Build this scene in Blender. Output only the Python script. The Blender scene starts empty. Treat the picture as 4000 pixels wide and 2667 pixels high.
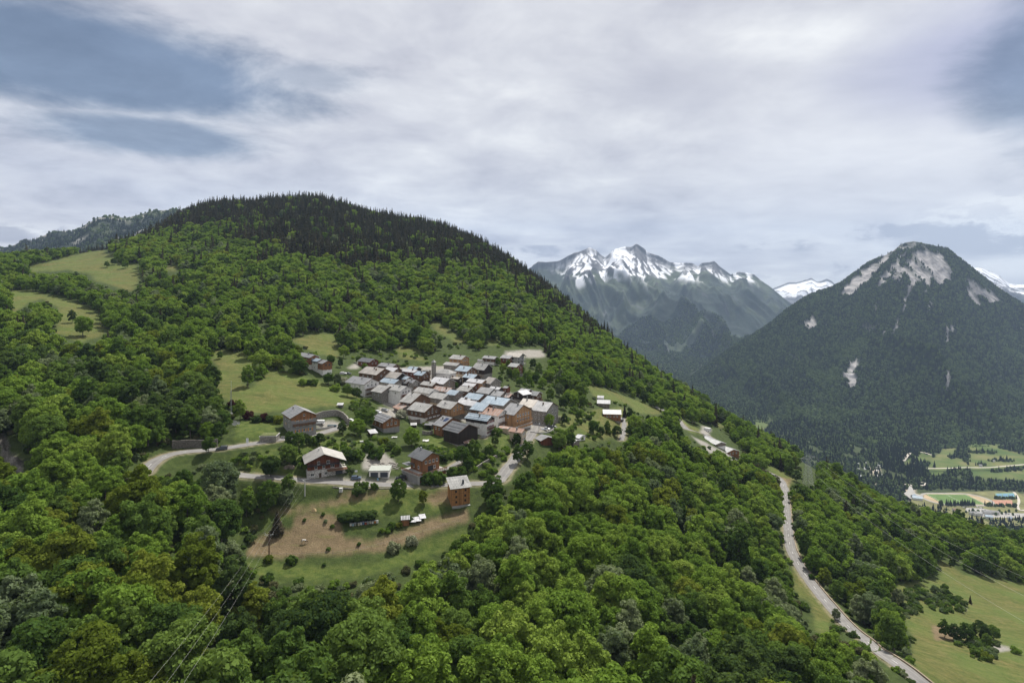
import bpy, bmesh, math, random
import numpy as np
from math import radians as R, sin, cos, pi
random.seed(7)
sc = bpy.context.scene
COL = sc.collection
F = 2300.0; UC = 2000.0; VH = 1100.0        # focal length, centre column and horizon row of the 4000 px photograph

# ---------------------------------------------------------------- camera
cam = bpy.data.cameras.new('camera'); camo = bpy.data.objects.new('camera', cam); COL.objects.link(camo)
cam.sensor_width = 36; cam.lens = 36*F/4000; cam.shift_y = -(1333.5-VH)/4000
cam.clip_start = 1; cam.clip_end = 60000
camo.rotation_euler = (R(90), 0, 0)
sc.camera = camo
# ---------------------------------------------------------------- light
SUN_EL, SUN_AZ = 56, 24        # azimuth to the right of the view
sun = bpy.data.lights.new('sun', 'SUN'); suno = bpy.data.objects.new('sun', sun); COL.objects.link(suno)
sun.energy = 4.9; sun.angle = R(1.5); sun.color = (1.0, 0.95, 0.87)
suno.rotation_euler = (R(90-SUN_EL), 0, R(180-SUN_AZ))
sc.view_settings.view_transform = 'Standard'; sc.view_settings.look = 'None'
sc.view_settings.exposure = 0.42; sc.view_settings.gamma = 1
sc.cycles.use_denoising = True
sc.cycles.max_bounces = 5; sc.cycles.diffuse_bounces = 2; sc.cycles.glossy_bounces = 2
sc.cycles.transmission_bounces = 3; sc.cycles.transparent_max_bounces = 8; sc.cycles.volume_bounces = 0
sc.cycles.caustics_reflective = False; sc.cycles.caustics_refractive = False

class NT:
    def __init__(s, tree): s.t = tree; s.n = tree.nodes; s.l = tree.links
    def new(s, typ, **kw):
        n = s.n.new(typ)
        for k, v in kw.items():
            if k == 'inp':
                for a, b in v.items():
                    if hasattr(b, 'links') or hasattr(b, 'is_linked'): s.l.new(b, n.inputs[a])
                    else: n.inputs[a].default_value = b
            else: setattr(n, k, v)
        return n
    def link(s, a, b): s.l.new(a, b)
    def math(s, op, a, b=0.0, c=0.0, clamp=False):
        n = s.new('ShaderNodeMath', operation=op, use_clamp=clamp)
        for i, x in enumerate((a, b, c)):
            if hasattr(x, 'is_linked'): s.l.new(x, n.inputs[i])
            else: n.inputs[i].default_value = x
        return n.outputs[0]
    def vmath(s, op, a, b=(0, 0, 0)):
        n = s.new('ShaderNodeVectorMath', operation=op)
        for i, x in enumerate((a, b)):
            if hasattr(x, 'is_linked'): s.l.new(x, n.inputs[i])
            elif isinstance(x, (int, float)): n.inputs[3].default_value = x
            else: n.inputs[i].default_value = x
        return n
    def mix(s, f, a, b, blend='MIX'):
        n = s.new('ShaderNodeMix', data_type='RGBA', blend_type=blend)
        for i, x in ((0, f), (6, a), (7, b)):
            if hasattr(x, 'is_linked'): s.l.new(x, n.inputs[i])
            elif i == 0: n.inputs[i].default_value = x
            else: n.inputs[i].default_value = (*x[:3], 1)
        return n.outputs[2]
    def ramp(s, f, stops, interp='LINEAR'):
        n = s.new('ShaderNodeValToRGB'); s.l.new(f, n.inputs[0]); e = n.color_ramp.elements
        n.color_ramp.interpolation = interp
        while len(e) < len(stops): e.new(0.5)
        for i, (p, c) in enumerate(stops):
            e[i].position = p; e[i].color = (*c[:3], 1) if not isinstance(c, (int, float)) else (c, c, c, 1)
        return n.outputs[0]
    def noise(s, vec, scale, detail=4, rough=0.55, dist=0.0):
        n = s.new('ShaderNodeTexNoise', inp={'Scale': scale, 'Detail': detail, 'Roughness': rough, 'Distortion': dist})
        if vec is not None: s.l.new(vec, n.inputs['Vector'])
        return n.outputs['Fac']
    def smooth(s, x, a, b):
        n = s.new('ShaderNodeMapRange', interpolation_type='SMOOTHSTEP', inp={'From Min': a, 'From Max': b})
        s.l.new(x, n.inputs[0]); return n.outputs[0]

world = bpy.data.worlds.new('World'); sc.world = world; world.use_nodes = True
w = NT(world.node_tree); w.n.clear()
sky = w.new('ShaderNodeTexSky', sky_type='NISHITA', sun_disc=False, sun_elevation=R(SUN_EL), sun_rotation=R(SUN_AZ), altitude=1200, air_density=1.0, dust_density=1.5, ozone_density=1.2)
tc = w.new('ShaderNodeTexCoord').outputs['Generated']
sep = w.new('ShaderNodeSeparateXYZ'); w.link(tc, sep.inputs[0])
zz = w.math('ADD', w.math('MAXIMUM', sep.outputs[2], 0.0), 0.16)
comb = w.new('ShaderNodeCombineXYZ', inp={0: w.math('DIVIDE', sep.outputs[0], zz), 1: w.math('DIVIDE', sep.outputs[1], zz), 2: 0.0})
big = w.noise(comb.outputs[0], 0.55, 5, 0.55, 0.6)
fine = w.noise(comb.outputs[0], 1.9, 9, 0.62, 0.25)
puff = w.noise(w.vmath('MULTIPLY', tc, (1, 1, 2.2)).outputs[0], 9.0, 7, 0.62, 0.2)
def px(u, v):
    a = np.array([(u-UC)/F, 1.0, -(v-VH)/F]); return a/np.linalg.norm(a)
def patch(u, v, su, sv, wob, lo=1.0, hi=0.35, nz=None):
    c = px(u, v)
    d = w.vmath('SUBTRACT', tc, tuple(c)).outputs[0]
    s_ = F*np.linalg.norm([(u-UC)/F, 1.0, -(v-VH)/F])
    d = w.vmath('MULTIPLY', d, (s_/su, s_/su*0.6, s_/sv)).outputs[0]
    d = w.vmath('LENGTH', d).outputs['Value']
    d = w.math('ADD', d, w.math('MULTIPLY', w.math('SUBTRACT', nz or fine, 0.5), wob))
    return w.smooth(d, lo, hi)
t = w.math('ADD', w.math('MULTIPLY', big, 0.5), w.math('MULTIPLY', fine, 0.5))
cloud = w.ramp(t, [(0.36, (3.0, 3.0, 3.6)), (0.45, (4.2, 4.2, 4.75)), (0.54, (5.3, 5.3, 5.7)), (0.62, (6.6, 6.6, 6.8))])
# the brightest part of the cloud sheet lies in front of the view, to the right of the middle; it darkens to grey lilac at the far right
glow = patch(3500, 650, 1100, 620, 0.9, 1.1, 0.0, big)
cloud = w.mix(w.math('MULTIPLY', glow, 0.45), cloud, (7.2, 7.2, 7.6))
lil = patch(4100, 150, 900, 330, 1.2, 1.0, 0.2, big)
cloud = w.mix(w.math('MULTIPLY', lil, 0.7), cloud, (3.0, 3.1, 4.6))
greyband = patch(2700, 330, 520, 230, 1.6, 1.0, 0.1, big)
cloud = w.mix(w.math('MULTIPLY', greyband, 0.55), cloud, (3.9, 3.9, 4.5))
hole = w.math('MAXIMUM', patch(430, 250, 960, 250, 1.1, 1.0, 0.45), w.math('MAXIMUM', w.math('MULTIPLY', patch(600, 530, 470, 110, 1.0, 1.0, 0.4), 0.9), w.math('MULTIPLY', patch(4120, 270, 330, 430, 1.1, 1.0, 0.3), 0.85)))
hole = w.math('MAXIMUM', hole, w.math('MULTIPLY', patch(1150, 300, 420, 90, 2.2), 0.5))
blue = w.mix(w.smooth(fine, 0.3, 0.7), w.mix(0.9, sky.outputs[0], (0.25, 0.55, 1.15)), w.mix(0.85, sky.outputs[0], (0.75, 1.2, 2.1)))
col = w.mix(w.math('MULTIPLY', hole, 0.9), cloud, blue)
mx = lambda *a: a[0] if len(a) == 1 else w.math('MAXIMUM', a[0], mx(*a[1:]))
reg = mx(patch(3840, 920, 330, 120, 0.6, 1.0, 0.5), patch(3470, 900, 200, 50, 0.6, 1.0, 0.5), patch(2180, 980, 260, 32, 0.5, 1.0, 0.5), patch(3150, 1060, 240, 50, 0.5, 1.0, 0.5), patch(260, 870, 190, 60, 0.5, 1.0, 0.5), patch(10, 910, 120, 50, 0.5, 1.0, 0.5), patch(3050, 960, 200, 30, 0.5, 1.0, 0.5))
wreg = mx(patch(3900, 900, 330, 190, 0.6, 1.0, 0.5), patch(3980, 1020, 200, 90, 0.6, 1.0, 0.4))
col = w.mix(w.math('MULTIPLY', w.math('MULTIPLY', wreg, w.smooth(puff, 0.4, 0.48)), 0.75), col, (7.6, 7.6, 7.7))
col = w.mix(w.math('MULTIPLY', w.math('MULTIPLY', reg, w.smooth(puff, 0.46, 0.56)), 0.72), col, (2.3, 2.4, 3.1))
bg = w.new('ShaderNodeBackground', inp={'Color': w.vmath('MULTIPLY', col, (1.11, 1.12, 1.09)).outputs[0], 'Strength': 0.1})
wo = w.new('ShaderNodeOutputWorld'); w.link(bg.outputs[0], wo.inputs[0])

# ---------------------------------------------------------------- numpy helpers
def _hash(ix, iy, seed):
    h = (ix.astype(np.int64)*374761393 + iy.astype(np.int64)*668265263 + seed*974634777) & 0xffffffff
    h = ((h ^ (h >> 13))*1274126177) & 0xffffffff
    return ((h ^ (h >> 16)) & 0xffff)/65535.0
def vnoise(x, y, seed=0):
    x = np.asarray(x, float); y = np.asarray(y, float)
    ix = np.floor(x); iy = np.floor(y); fx = x-ix; fy = y-iy
    fx = fx*fx*fx*(fx*(fx*6-15)+10); fy = fy*fy*fy*(fy*(fy*6-15)+10)
    def g(dx, dy): return _hash(ix+dx, iy+dy, seed)
    return (g(0,0)*(1-fx)+g(1,0)*fx)*(1-fy)+(g(0,1)*(1-fx)+g(1,1)*fx)*fy
def fbm(x, y, oct=4, seed=0, gain=0.5):
    s = 0; a = 1; n = 0
    for i in range(oct):
        s = s + a*vnoise(x*2**i+17.3*i, y*2**i-9.1*i, seed+i); n += a; a *= gain
    return s/n
def ridged(x, y, oct=5, seed=0, gain=0.5):
    s = 0; a = 1; n = 0; p = 1
    for i in range(oct):
        r = 1-np.abs(2*vnoise(x*2**i+5.7*i, y*2**i+3.3*i, seed+i)-1); r = r*r
        s = s + a*r*p; n += a; a *= gain; p = np.clip(r*1.4, 0, 1)
    return s/n
def inpoly(u, v, poly):
    u = np.asarray(u); v = np.asarray(v); ins = np.zeros(u.shape, bool); n = len(poly)
    for i in range(n):
        x1, y1 = poly[i]; x2, y2 = poly[(i+1) % n]
        if y1 == y2: continue
        c = ((y1 > v) != (y2 > v)) & (u < (x2-x1)*(v-y1)/(y2-y1)+x1)
        ins ^= c
    return ins
def mesh_np(name, V, Fq, smooth=False):
    me = bpy.data.meshes.new(name)
    V = np.ascontiguousarray(V, np.float32); Fq = np.ascontiguousarray(Fq, np.int32); k = Fq.shape[1]
    me.vertices.add(len(V)); me.vertices.foreach_set('co', V.ravel())
    me.loops.add(Fq.size); me.loops.foreach_set('vertex_index', Fq.ravel())
    me.polygons.add(len(Fq)); me.polygons.foreach_set('loop_start', np.arange(0, Fq.size, k, dtype=np.int32))
    me.update(calc_edges=True)
    me.polygons.foreach_set('use_smooth', np.full(len(Fq), smooth))
    return me
def grid_faces(nr, nc):
    i = np.arange(nr*nc).reshape(nr, nc)
    return np.stack([i[:-1, :-1], i[:-1, 1:], i[1:, 1:], i[1:, :-1]], -1).reshape(-1, 4)
def attr(me, name, val):
    a = me.attributes.new(name, 'FLOAT', 'POINT'); a.data.foreach_set('value', np.ascontiguousarray(val, np.float32).ravel())
def tag(o, label=None, cat=None, group=None, kind=None):
    if label: o['label'] = label
    if cat: o['category'] = cat
    if group: o['group'] = group
    if kind: o['kind'] = kind
    return o
def link(o, parent=None):
    COL.objects.link(o)
    if parent is not None: o.parent = parent
    return o
def empty(name, loc=(0, 0, 0), rz=0.0):
    o = bpy.data.objects.new(name, None); COL.objects.link(o); o.location = loc; o.rotation_euler[2] = rz
    o.empty_display_size = 0.5; return o
def mobj(name, me, mat=None, parent=None):
    if mat is not None and not me.materials:
        for m in (mat if isinstance(mat, (list, tuple)) else [mat]): me.materials.append(m)
    return link(bpy.data.objects.new(name, me), parent)
def catmull(xs, tab, x, axis=0):
    # smooth interpolation along one axis of a table
    xs = np.asarray(xs, float); x = np.clip(x, xs[0], xs[-1]-1e-9)
    i = np.clip(np.searchsorted(xs, x, side='right')-1, 0, len(xs)-2)
    t = np.moveaxis(np.asarray(tab, float), axis, 0)
    m = np.gradient(t, xs, axis=0)
    h = (xs[i+1]-xs[i]); s = (x-xs[i])/h
    sh = (-1,)+(1,)*(t.ndim-1); s = s.reshape(sh); h = h.reshape(sh)
    return (t[i]*(2*s**3-3*s**2+1)+m[i]*h*(s**3-2*s**2+s)+t[i+1]*(-2*s**3+3*s**2)+m[i+1]*h*(s**3-s**2))

# ---------------------------------------------------------------- terrain of the spur the village stands on
TY = [40, 100, 150, 200, 250, 300, 350, 400, 500, 600, 800, 1000, 1300, 1700]
TAB = {
 -700: [2900,2230,1900,1660,1500,1380,1290,1180,1110,1040,1040,1080,1120],
 0:    [2900,2250,1930,1680,1500,1385,1295,1180,1115,1040,1028,1060,1100],
 500:  [2900,2300,1940,1705,1560,1450,1360,1240,1150,1020,962,975,1010],
 750:  [2920,2400,2050,1740,1585,1470,1380,1250,1160,1010,915,832,870],
 1000: [2950,2470,2170,1745,1600,1480,1390,1260,1170,1015,895,803,840],
 1250: [2950,2490,2190,1790,1625,1510,1425,1300,1205,1045,915,795,830],
 1500: [2950,2500,2180,1830,1665,1560,1475,1360,1255,1075,955,860,880],
 1750: [3000,2540,2210,1850,1690,1580,1495,1380,1275,1100,985,905,940],
 2000: [3000,2560,2200,1880,1715,1600,1510,1400,1300,1150,1080,1035,1080],
 2250: [3050,2620,2300,2010,1790,1660,1580,1480,1400,1300,1228,1250,1350],
 2500: [3070,2680,2380,2130,1930,1770,1670,1590,1520,1440,1450,1600,1900],
 2750: [3100,2740,2460,2230,2040,1900,1790,1680,1625,1610,1720,1900,1950],
 3000: [3150,2800,2550,2340,2160,2030,1930,1800,1745,1790,1870,2000,1980],
 3250: [3250,2850,2550,2400,2240,2110,2010,1890,1870,1930,2050,2150,2050],
 3500: [3350,2880,2560,2460,2330,2225,2130,2015,2040,2110,2200,2250,2100],
 3750: [3420,2970,2660,2510,2385,2285,2195,2080,2110,2200,2300,2350,2200],
 4000: [3500,3050,2750,2560,2425,2345,2262,2140,2160,2290,2400,2450,2250],
 4700: [3600,3150,2850,2640,2500,2400,2320,2180,2200,2350,2480,2500,2300]}
US = sorted(TAB); LY = np.log(TY)
ZT = np.array([[ -(TAB[u][0]-VH)/F*100 ] + [-(v-VH)/F*y for v, y in zip(TAB[u], TY[1:])] for u in US])   # heights
gu = np.arange(-700, 4700.1, 6.0); gl = np.arange(math.log(40), math.log(1700)+0.001, 0.006)
ZG = catmull(LY, catmull(US, ZT, gu, 0), gl, 1).copy()          # rows: distance, columns: direction
GU, GL = np.meshgrid(gu, gl); GYY = np.exp(GL); GX = (GU-UC)/F*GYY
amp = np.clip(GYY/500, 0.25, 1.6)
ZG += (fbm(GX/45, GYY/45, 5, 3)-0.5)*5*amp + (fbm(GX/9, GYY/9, 3, 9)-0.5)*0.7
def zgrid(X, Y, G=None):
    G = ZG if G is None else G
    X = np.asarray(X, float); Y = np.asarray(Y, float)
    u = np.clip((X/Y*F+UC-gu[0])/6.0, 0, len(gu)-1.001); l = np.clip((np.log(Y)-gl[0])/0.006, 0, len(gl)-1.001)
    i = u.astype(int); j = l.astype(int); a = u-i; b = l-j
    return (G[j, i]*(1-a)+G[j, i+1]*a)*(1-b)+(G[j+1, i]*(1-a)+G[j+1, i+1]*a)*b
_scan = np.exp(np.linspace(math.log(60), math.log(1650), 2600))
def hit(u, v, up=0.0, ymin=60):
    """where the ray through photo pixel (u, v) meets the ground raised by `up` metres"""
    X = (u-UC)/F*_scan; zr = -(v-VH)/F*_scan
    z = zgrid(X, _scan)+up
    k = np.where((zr <= z) & (_scan >= ymin))[0]
    y = _scan[k[0]] if len(k) else _scan[-1]
    return np.array([(u-UC)/F*y, y, -(v-VH)/F*y])
def proj(X, Y, Z): return UC+F*X/Y, VH-F*Z/Y

# roads: centre lines given where the photograph shows them, widths in metres
ROADS = {
 'upper_road': (5.6, [(560,1850),(590,1812),(630,1787),(690,1768),(760,1762),(860,1753),(960,1738),(1060,1722),(1130,1712),(1200,1702),(1260,1690),(1310,1675),(1345,1655)], 0),
 'village_road': (5.2, [(900,1850),(960,1859),(1050,1864),(1150,1872),(1260,1880),(1360,1888),(1470,1893),(1600,1895),(1720,1893),(1830,1888),(1900,1886),(1945,1882),(1962,1872)], 0),
 'hairpin_road': (6.0, [(1945,1882),(1960,1862),(1975,1840),(1995,1815),(2015,1790),(2040,1748),(2060,1715),(2085,1680),(2095,1650),(2090,1632)], 0),
 'valley_road': (5.4, [(2560,1588),(2600,1605),(2700,1680),(2760,1700),(2800,1735),(2880,1775),(2950,1815),(3035,1862),(3062,1900),(3068,1960),(3078,2060),(3092,2150),(3120,2205),(3160,2265),(3220,2340),(3290,2420),(3370,2490),(3460,2560),(3560,2630),(3660,2710),(3720,2760)], 0),
 'chalet_drive': (3.0, [(1650,1880),(1690,1862),(1735,1838),(1775,1815),(1800,1800)], 0),
 'farm_lane': (3.2, [(2428,1720),(2437,1680),(2437,1650),(2430,1630)], 0),
 'garden_lane': (2.6, [(1885,1710),(1905,1692),(1950,1680),(2000,1670),(2040,1655)], 0),
}
def smooth_line(P, n):
    P = np.array(P, float); d = np.r_[0, np.cumsum(np.linalg.norm(np.diff(P[:, :2], axis=0), axis=1))]
    s = np.linspace(0, d[-1], n); return np.stack([catmull(d, P[:, k], s) for k in range(3)], 1)
RL = {}
for nm, (wd, pts, _) in ROADS.items():
    P = np.array([hit(u, v) for u, v in pts])
    L = np.sum(np.linalg.norm(np.diff(P[:, :2], axis=0), axis=1))
    S = smooth_line(P, max(8, int(L/1.5)))
    for _ in range(14 if nm == 'valley_road' else 3): S[1:-1] = (S[:-2]+S[1:-1]*2+S[2:])/4
    S[:, 2] = zgrid(S[:, 0], S[:, 1])
    for _ in range(10): S[1:-1, 2] = (S[:-2, 2]+S[1:-1, 2]*2+S[2:, 2])/4
    RL[nm] = (wd, S)
RD = np.full(GX.shape, 1e9)
for nm, (wd, S) in RL.items():
    x0, x1 = S[:, 0].min()-12, S[:, 0].max()+12; y0, y1 = S[:, 1].min()-12, S[:, 1].max()+12
    m = (GX > x0) & (GX < x1) & (GYY > y0) & (GYY < y1); idx = np.where(m)
    px_, py_ = GX[idx], GYY[idx]; best = np.full(len(px_), 1e9); bz = np.zeros(len(px_))
    for a in range(0, len(S)):
        d = np.hypot(px_-S[a, 0], py_-S[a, 1]); k = d < best; best[k] = d[k]; bz[k] = S[a, 2]
    wgt = 1-np.clip((best-wd/2-0.8)/5.0, 0, 1); wgt = wgt*wgt*(3-2*wgt)
    ZG[idx] = ZG[idx]*(1-wgt)+(bz-0.12)*wgt
    RD[idx] = np.minimum(RD[idx], best-wd/2)
ZROAD = ZG.copy()
def gpt(u, v, up=0.0):
    p = hit(u, v); p[2] = float(zgrid(p[0], p[1]))+up; return p
def gxy(X, Y): return float(zgrid(X, Y))
# ---------------------------------------------------------------- land cover (outlines follow what lies open in the photograph)
P_MEADOW = [
 [(42,1130),(150,1142),(255,1168),(353,1200),(404,1250),(410,1300),(330,1340),(215,1300),(228,1205),(170,1165),(120,1180),(60,1225),(42,1190)],
 [(110,1040),(200,1020),(289,996),(350,975),(425,958),(410,990),(455,993),(425,1030),(540,1030),(552,1066),(536,1113),(510,1142),(447,1117),(374,1096),(360,1074),(298,1057),(110,1062)],
 [(645,1035),(700,1040),(690,1062),(650,1060)],
 [(830,1366),(985,1383),(990,1430),(945,1480),(975,1520),(1050,1450),(1110,1452),(1180,1470),(1240,1480),(1290,1510),(1400,1550),(1415,1565),(1330,1580),(1250,1588),(1180,1594),(1100,1605),(990,1615),(910,1575),(830,1535),(862,1490),(855,1440),(825,1400)],
 [(1124,1329),(1226,1303),(1308,1303),(1325,1359),(1320,1400),(1236,1380),(1186,1349)],
 [(1665,1243),(1720,1262),(1825,1335),(1780,1338),(1700,1290)],
 [(1548,1354),(1640,1365),(1660,1410),(1560,1400)],
 [(1890,1320),(1930,1322),(1960,1350),(1900,1350)],
 [(2283,1503),(2377,1520),(2461,1552),(2517,1575),(2600,1614),(2500,1616),(2461,1582),(2390,1562),(2320,1545)],
 [(2655,1635),(2705,1655),(2745,1688),(2700,1690),(2665,1665)],
 [(3090,2190),(3110,2215),(3254,2397),(3236,2485),(3190,2465),(3165,2353),(3110,2325)],
 [(3674,2187),(3763,2237),(3895,2265),(4000,2281),(4700,2290),(4700,2800),(3680,2800),(3560,2575),(3565,2490),(3540,2450),(3510,2355),(3455,2300),(3536,2275),(3663,2258)],
 [(2990,1812),(3034,1828),(3095,1861),(3097,1882),(3085,1907),(3068,1890),(3040,1858),(2998,1833)],
 [(2180,1620),(2230,1620),(2330,1600),(2430,1590),(2450,1640),(2440,1700),(2330,1720),(2230,1730),(2180,1720)],
 [(2780,1640),(2830,1665),(2800,1670)],
]
P_LUSH = [
 [(960,2190),(1290,2215),(1480,2200),(1640,2130),(1790,2075),(1840,2060),(1800,2120),(1700,2170),(1560,2215),(1400,2250),(1200,2265),(1000,2245)],
 [(1090,1980),(1300,1975),(1500,1900),(1700,1905),(1760,1950),(1740,1990),(1560,2000),(1380,2020),(1320,2010),(1200,1990),(1080,2040),(1020,2040)],
 [(1890,1720),(1950,1700),(2010,1705),(2010,1735),(1940,1755),(1900,1740)],
 [(1640,1720),(1690,1705),(1790,1740),(1770,1775),(1690,1760),(1640,1745)],
 [(2210,1665),(2270,1670),(2290,1700),(2230,1720),(2195,1700)],
 [(900,1780),(1200,1730),(1330,1690),(1420,1720),(1400,1800),(1200,1840),(1000,1850),(900,1830)],
 [(915,1640),(1080,1650),(1090,1700),(920,1720)],
]
P_DRY = [
 [(985,2110),(1060,2075),(1140,2065),(1150,2020),(1210,2000),(1290,2005),(1330,2030),(1345,2100),(1450,2110),(1560,2080),(1640,2040),(1720,2020),(1800,1995),(1830,1990),(1830,2035),(1740,2060),(1600,2120),(1480,2155),(1300,2165),(1100,2175),(960,2170)],
 [(1050,1995),(1250,1965),(1420,1925),(1520,1915),(1515,1930),(1400,1955),(1250,1985),(1080,2010)],
 [(1325,1920),(1400,1925),(1400,1940),(1330,1935)],
 [(585,1810),(640,1785),(700,1765),(690,1758),(620,1775),(575,1800)],
 [(1720,1910),(1800,1915),(1800,1960),(1700,1970),(1640,1960)],
 [(2990,1850),(3085,1870),(3090,1900),(3060,1890)],
 [(3640,2440),(3770,2450),(3780,2500),(3650,2500)],
]
P_GRAVEL = [
 [(1430,1775),(1500,1770),(1540,1800),(1545,1830),(1420,1835),(1410,1815)],
 [(1480,1590),(1560,1600),(1620,1610),(1570,1630),(1490,1625)],
 [(1230,1645),(1290,1640),(1345,1655),(1340,1675),(1240,1672)],
 [(2060,1655),(2160,1650),(2180,1680),(2080,1690)],
 [(1240,1860),(1360,1868),(1720,1880),(1720,1892),(1400,1890),(1250,1880)],
 [(2055,1365),(2120,1368),(2130,1395),(2060,1400),(1970,1385),(1970,1372)],
 [(1420,1400),(1380,1420),(1350,1440),(1400,1440)],
 [(1480,1440),(1700,1430),(1880,1440),(1920,1500),(2060,1560),(2150,1590),(2100,1680),(2040,1680),(1920,1660),(1740,1640),(1640,1640),(1480,1570),(1440,1500)],
 [(2740,1660),(2780,1670),(2770,1700),(2735,1690)],
 [(2700,1700),(2790,1745),(2860,1780),(2920,1830),(2900,1840),(2760,1760)],
 [(2930,1810),(2960,1815),(2960,1845),(2935,1840)],
 [(3745,2370),(3770,2365),(3770,2385),(3745,2382)],
 [(3860,2515),(3930,2520),(3960,2540),(3900,2545)],
]
P_ROCK = [[(0,1690),(25,1700),(45,1760),(100,1800),(90,1860),(10,1870),(0,1860)],[(2020,1110),(2060,1130),(2110,1170),(2080,1180),(2030,1140)],[(140,1640),(200,1650),(190,1700),(150,1690)]]
def cover(G_u, G_v, polys, edge=7):
    du = (fbm(G_u/38, G_v/22, 3, 40)-0.5)*edge*4; dv = (fbm(G_u/38, G_v/22, 3, 50)-0.5)*edge*2
    m = np.zeros(G_u.shape)
    for p in polys:
        p_ = np.array(p); b = (G_u > p_[:, 0].min()-30) & (G_u < p_[:, 0].max()+30) & (G_v > p_[:, 1].min()-30) & (G_v < p_[:, 1].max()+30)
        i = np.where(b)
        m[i] = np.maximum(m[i], inpoly(G_u[i]+du[i], G_v[i]+dv[i], p))
    return m
def blur(a, n=1):
    for _ in range(n):
        a = a.copy(); a[1:-1] = (a[:-2]+a[1:-1]*2+a[2:])/4; a[:, 1:-1] = (a[:, :-2]+a[:, 1:-1]*2+a[:, 2:])/4
    return a
GV = VH-F*ZG/GYY
front = GYY < 1150     # the far side of the crest keeps its wood
mea = blur(cover(GU, GV, P_MEADOW)*front, 2); lus = blur(cover(GU, GV, P_LUSH)*front, 2)
dry = blur(cover(GU, GV, P_DRY, 4)*front, 1); gra = blur(cover(GU, GV, P_GRAVEL, 3)*front, 1); roc = blur(cover(GU, GV, P_ROCK, 8)*front, 1)
ver = np.clip(1-np.abs(RD-0.5)/1.3, 0, 1)*(fbm(GX/3, GYY/3, 3, 77)*1.4)
# cliff at the left edge: a real step in the ground
cl = blur(cover(GU, GV, [P_ROCK[0]], 8)*front, 6)
ZG += cl*(ridged(GX/9, (ZG+GYY)/7, 4, 5)-0.4)*7
V = np.stack([GX, GYY, ZG], -1).reshape(-1, 3)

def mat_new(name):
    m = bpy.data.materials.new(name); m.use_nodes = True; t = NT(m.node_tree)
    b = [n for n in t.n if n.type == 'BSDF_PRINCIPLED'][0]; return m, t, b
def at_(t, name):
    n = t.new('ShaderNodeAttribute', attribute_name=name); return n.outputs['Fac']
def ground_mat():
    m, t, b = mat_new('ground_cover')
    P = t.new('ShaderNodeNewGeometry').outputs['Position']
    n1 = t.noise(P, 0.035, 5); n2 = t.noise(P, 0.35, 6, 0.65); n3 = t.noise(P, 2.2, 4, 0.7); n4 = t.noise(t.vmath('MULTIPLY', P, (0.25, 1.2, 1)).outputs[0], 0.35, 5, 0.6)
    dk = t.ramp(t.math('ADD', t.math('MULTIPLY', n2, 0.6), t.math('MULTIPLY', n3, 0.4)), [(0.3, (0.018, 0.024, 0.008)), (0.5, (0.04, 0.06, 0.014)), (0.7, (0.075, 0.098, 0.026))])
    me = t.ramp(t.math('ADD', t.math('MULTIPLY', n4, 0.55), t.math('MULTIPLY', n2, 0.45)), [(0.36, (0.055, 0.072, 0.016)), (0.5, (0.098, 0.102, 0.028)), (0.64, (0.155, 0.135, 0.048))])
    me = t.mix(t.smooth(n1, 0.35, 0.65), me, t.mix(0.55, me, (0.07, 0.12, 0.022)))
    me = t.mix(t.math('MULTIPLY', t.smooth(n3, 0.5, 0.7), 0.35), me, (0.19, 0.18, 0.08)); me = t.mix(t.math('MULTIPLY', t.smooth(t.noise(P, 0.9, 3, 0.6), 0.52, 0.66), 0.4), me, (0.04, 0.062, 0.014))
    lu = t.ramp(n2, [(0.3, (0.035, 0.058, 0.012)), (0.5, (0.07, 0.098, 0.02)), (0.7, (0.115, 0.13, 0.035))])
    lu = t.mix(t.math('MULTIPLY', t.smooth(n3, 0.5, 0.75), 0.35), lu, (0.03, 0.05, 0.012))
    dr = t.ramp(t.math('ADD', t.math('MULTIPLY', n2, 0.5), t.math('MULTIPLY', n3, 0.5)), [(0.32, (0.085, 0.068, 0.036)), (0.5, (0.15, 0.112, 0.064)), (0.68, (0.235, 0.178, 0.105))])
    dr = t.mix(t.math('MULTIPLY', t.smooth(n4, 0.5, 0.7), 0.6), dr, (0.13, 0.125, 0.045))
    gr = t.ramp(n3, [(0.3, (0.16, 0.15, 0.13)), (0.55, (0.28, 0.265, 0.235)), (0.75, (0.4, 0.38, 0.35))])
    ro = t.ramp(t.math('ADD', t.math('MULTIPLY', n3, 0.5), t.math('MULTIPLY', n2, 0.5)), [(0.35, (0.03, 0.028, 0.025)), (0.5, (0.12, 0.11, 0.095)), (0.65, (0.27, 0.25, 0.22))])
    c = t.mix(at_(t, 'meadow'), dk, me); c = t.mix(at_(t, 'lush'), c, lu); c = t.mix(at_(t, 'dry'), c, dr)
    c = t.mix(at_(t, 'verge'), c, (0.26, 0.225, 0.15)); c = t.mix(at_(t, 'gravel'), c, gr); c = t.mix(at_(t, 'rock'), c, ro)
    t.link(c, b.inputs['Base Color']); b.inputs['Roughness'].default_value = 0.95; b.inputs['Specular IOR Level'].default_value = 0.15
    bp = t.new('ShaderNodeBump', inp={'Strength': 0.7, 'Distance': 0.5, 'Height': t.math('ADD', n3, n2)})
    t.link(bp.outputs[0], b.inputs['Normal']); return m
M_GROUND = ground_mat()
me = mesh_np('ground', V, grid_faces(len(gl), len(gu)), True)
for nm, a in (('meadow', mea), ('lush', lus), ('dry', dry), ('verge', np.clip(ver, 0, 1)), ('gravel', gra), ('rock', roc)): attr(me, nm, a)
tag(mobj('ground', me, M_GROUND), kind='structure')

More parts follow.
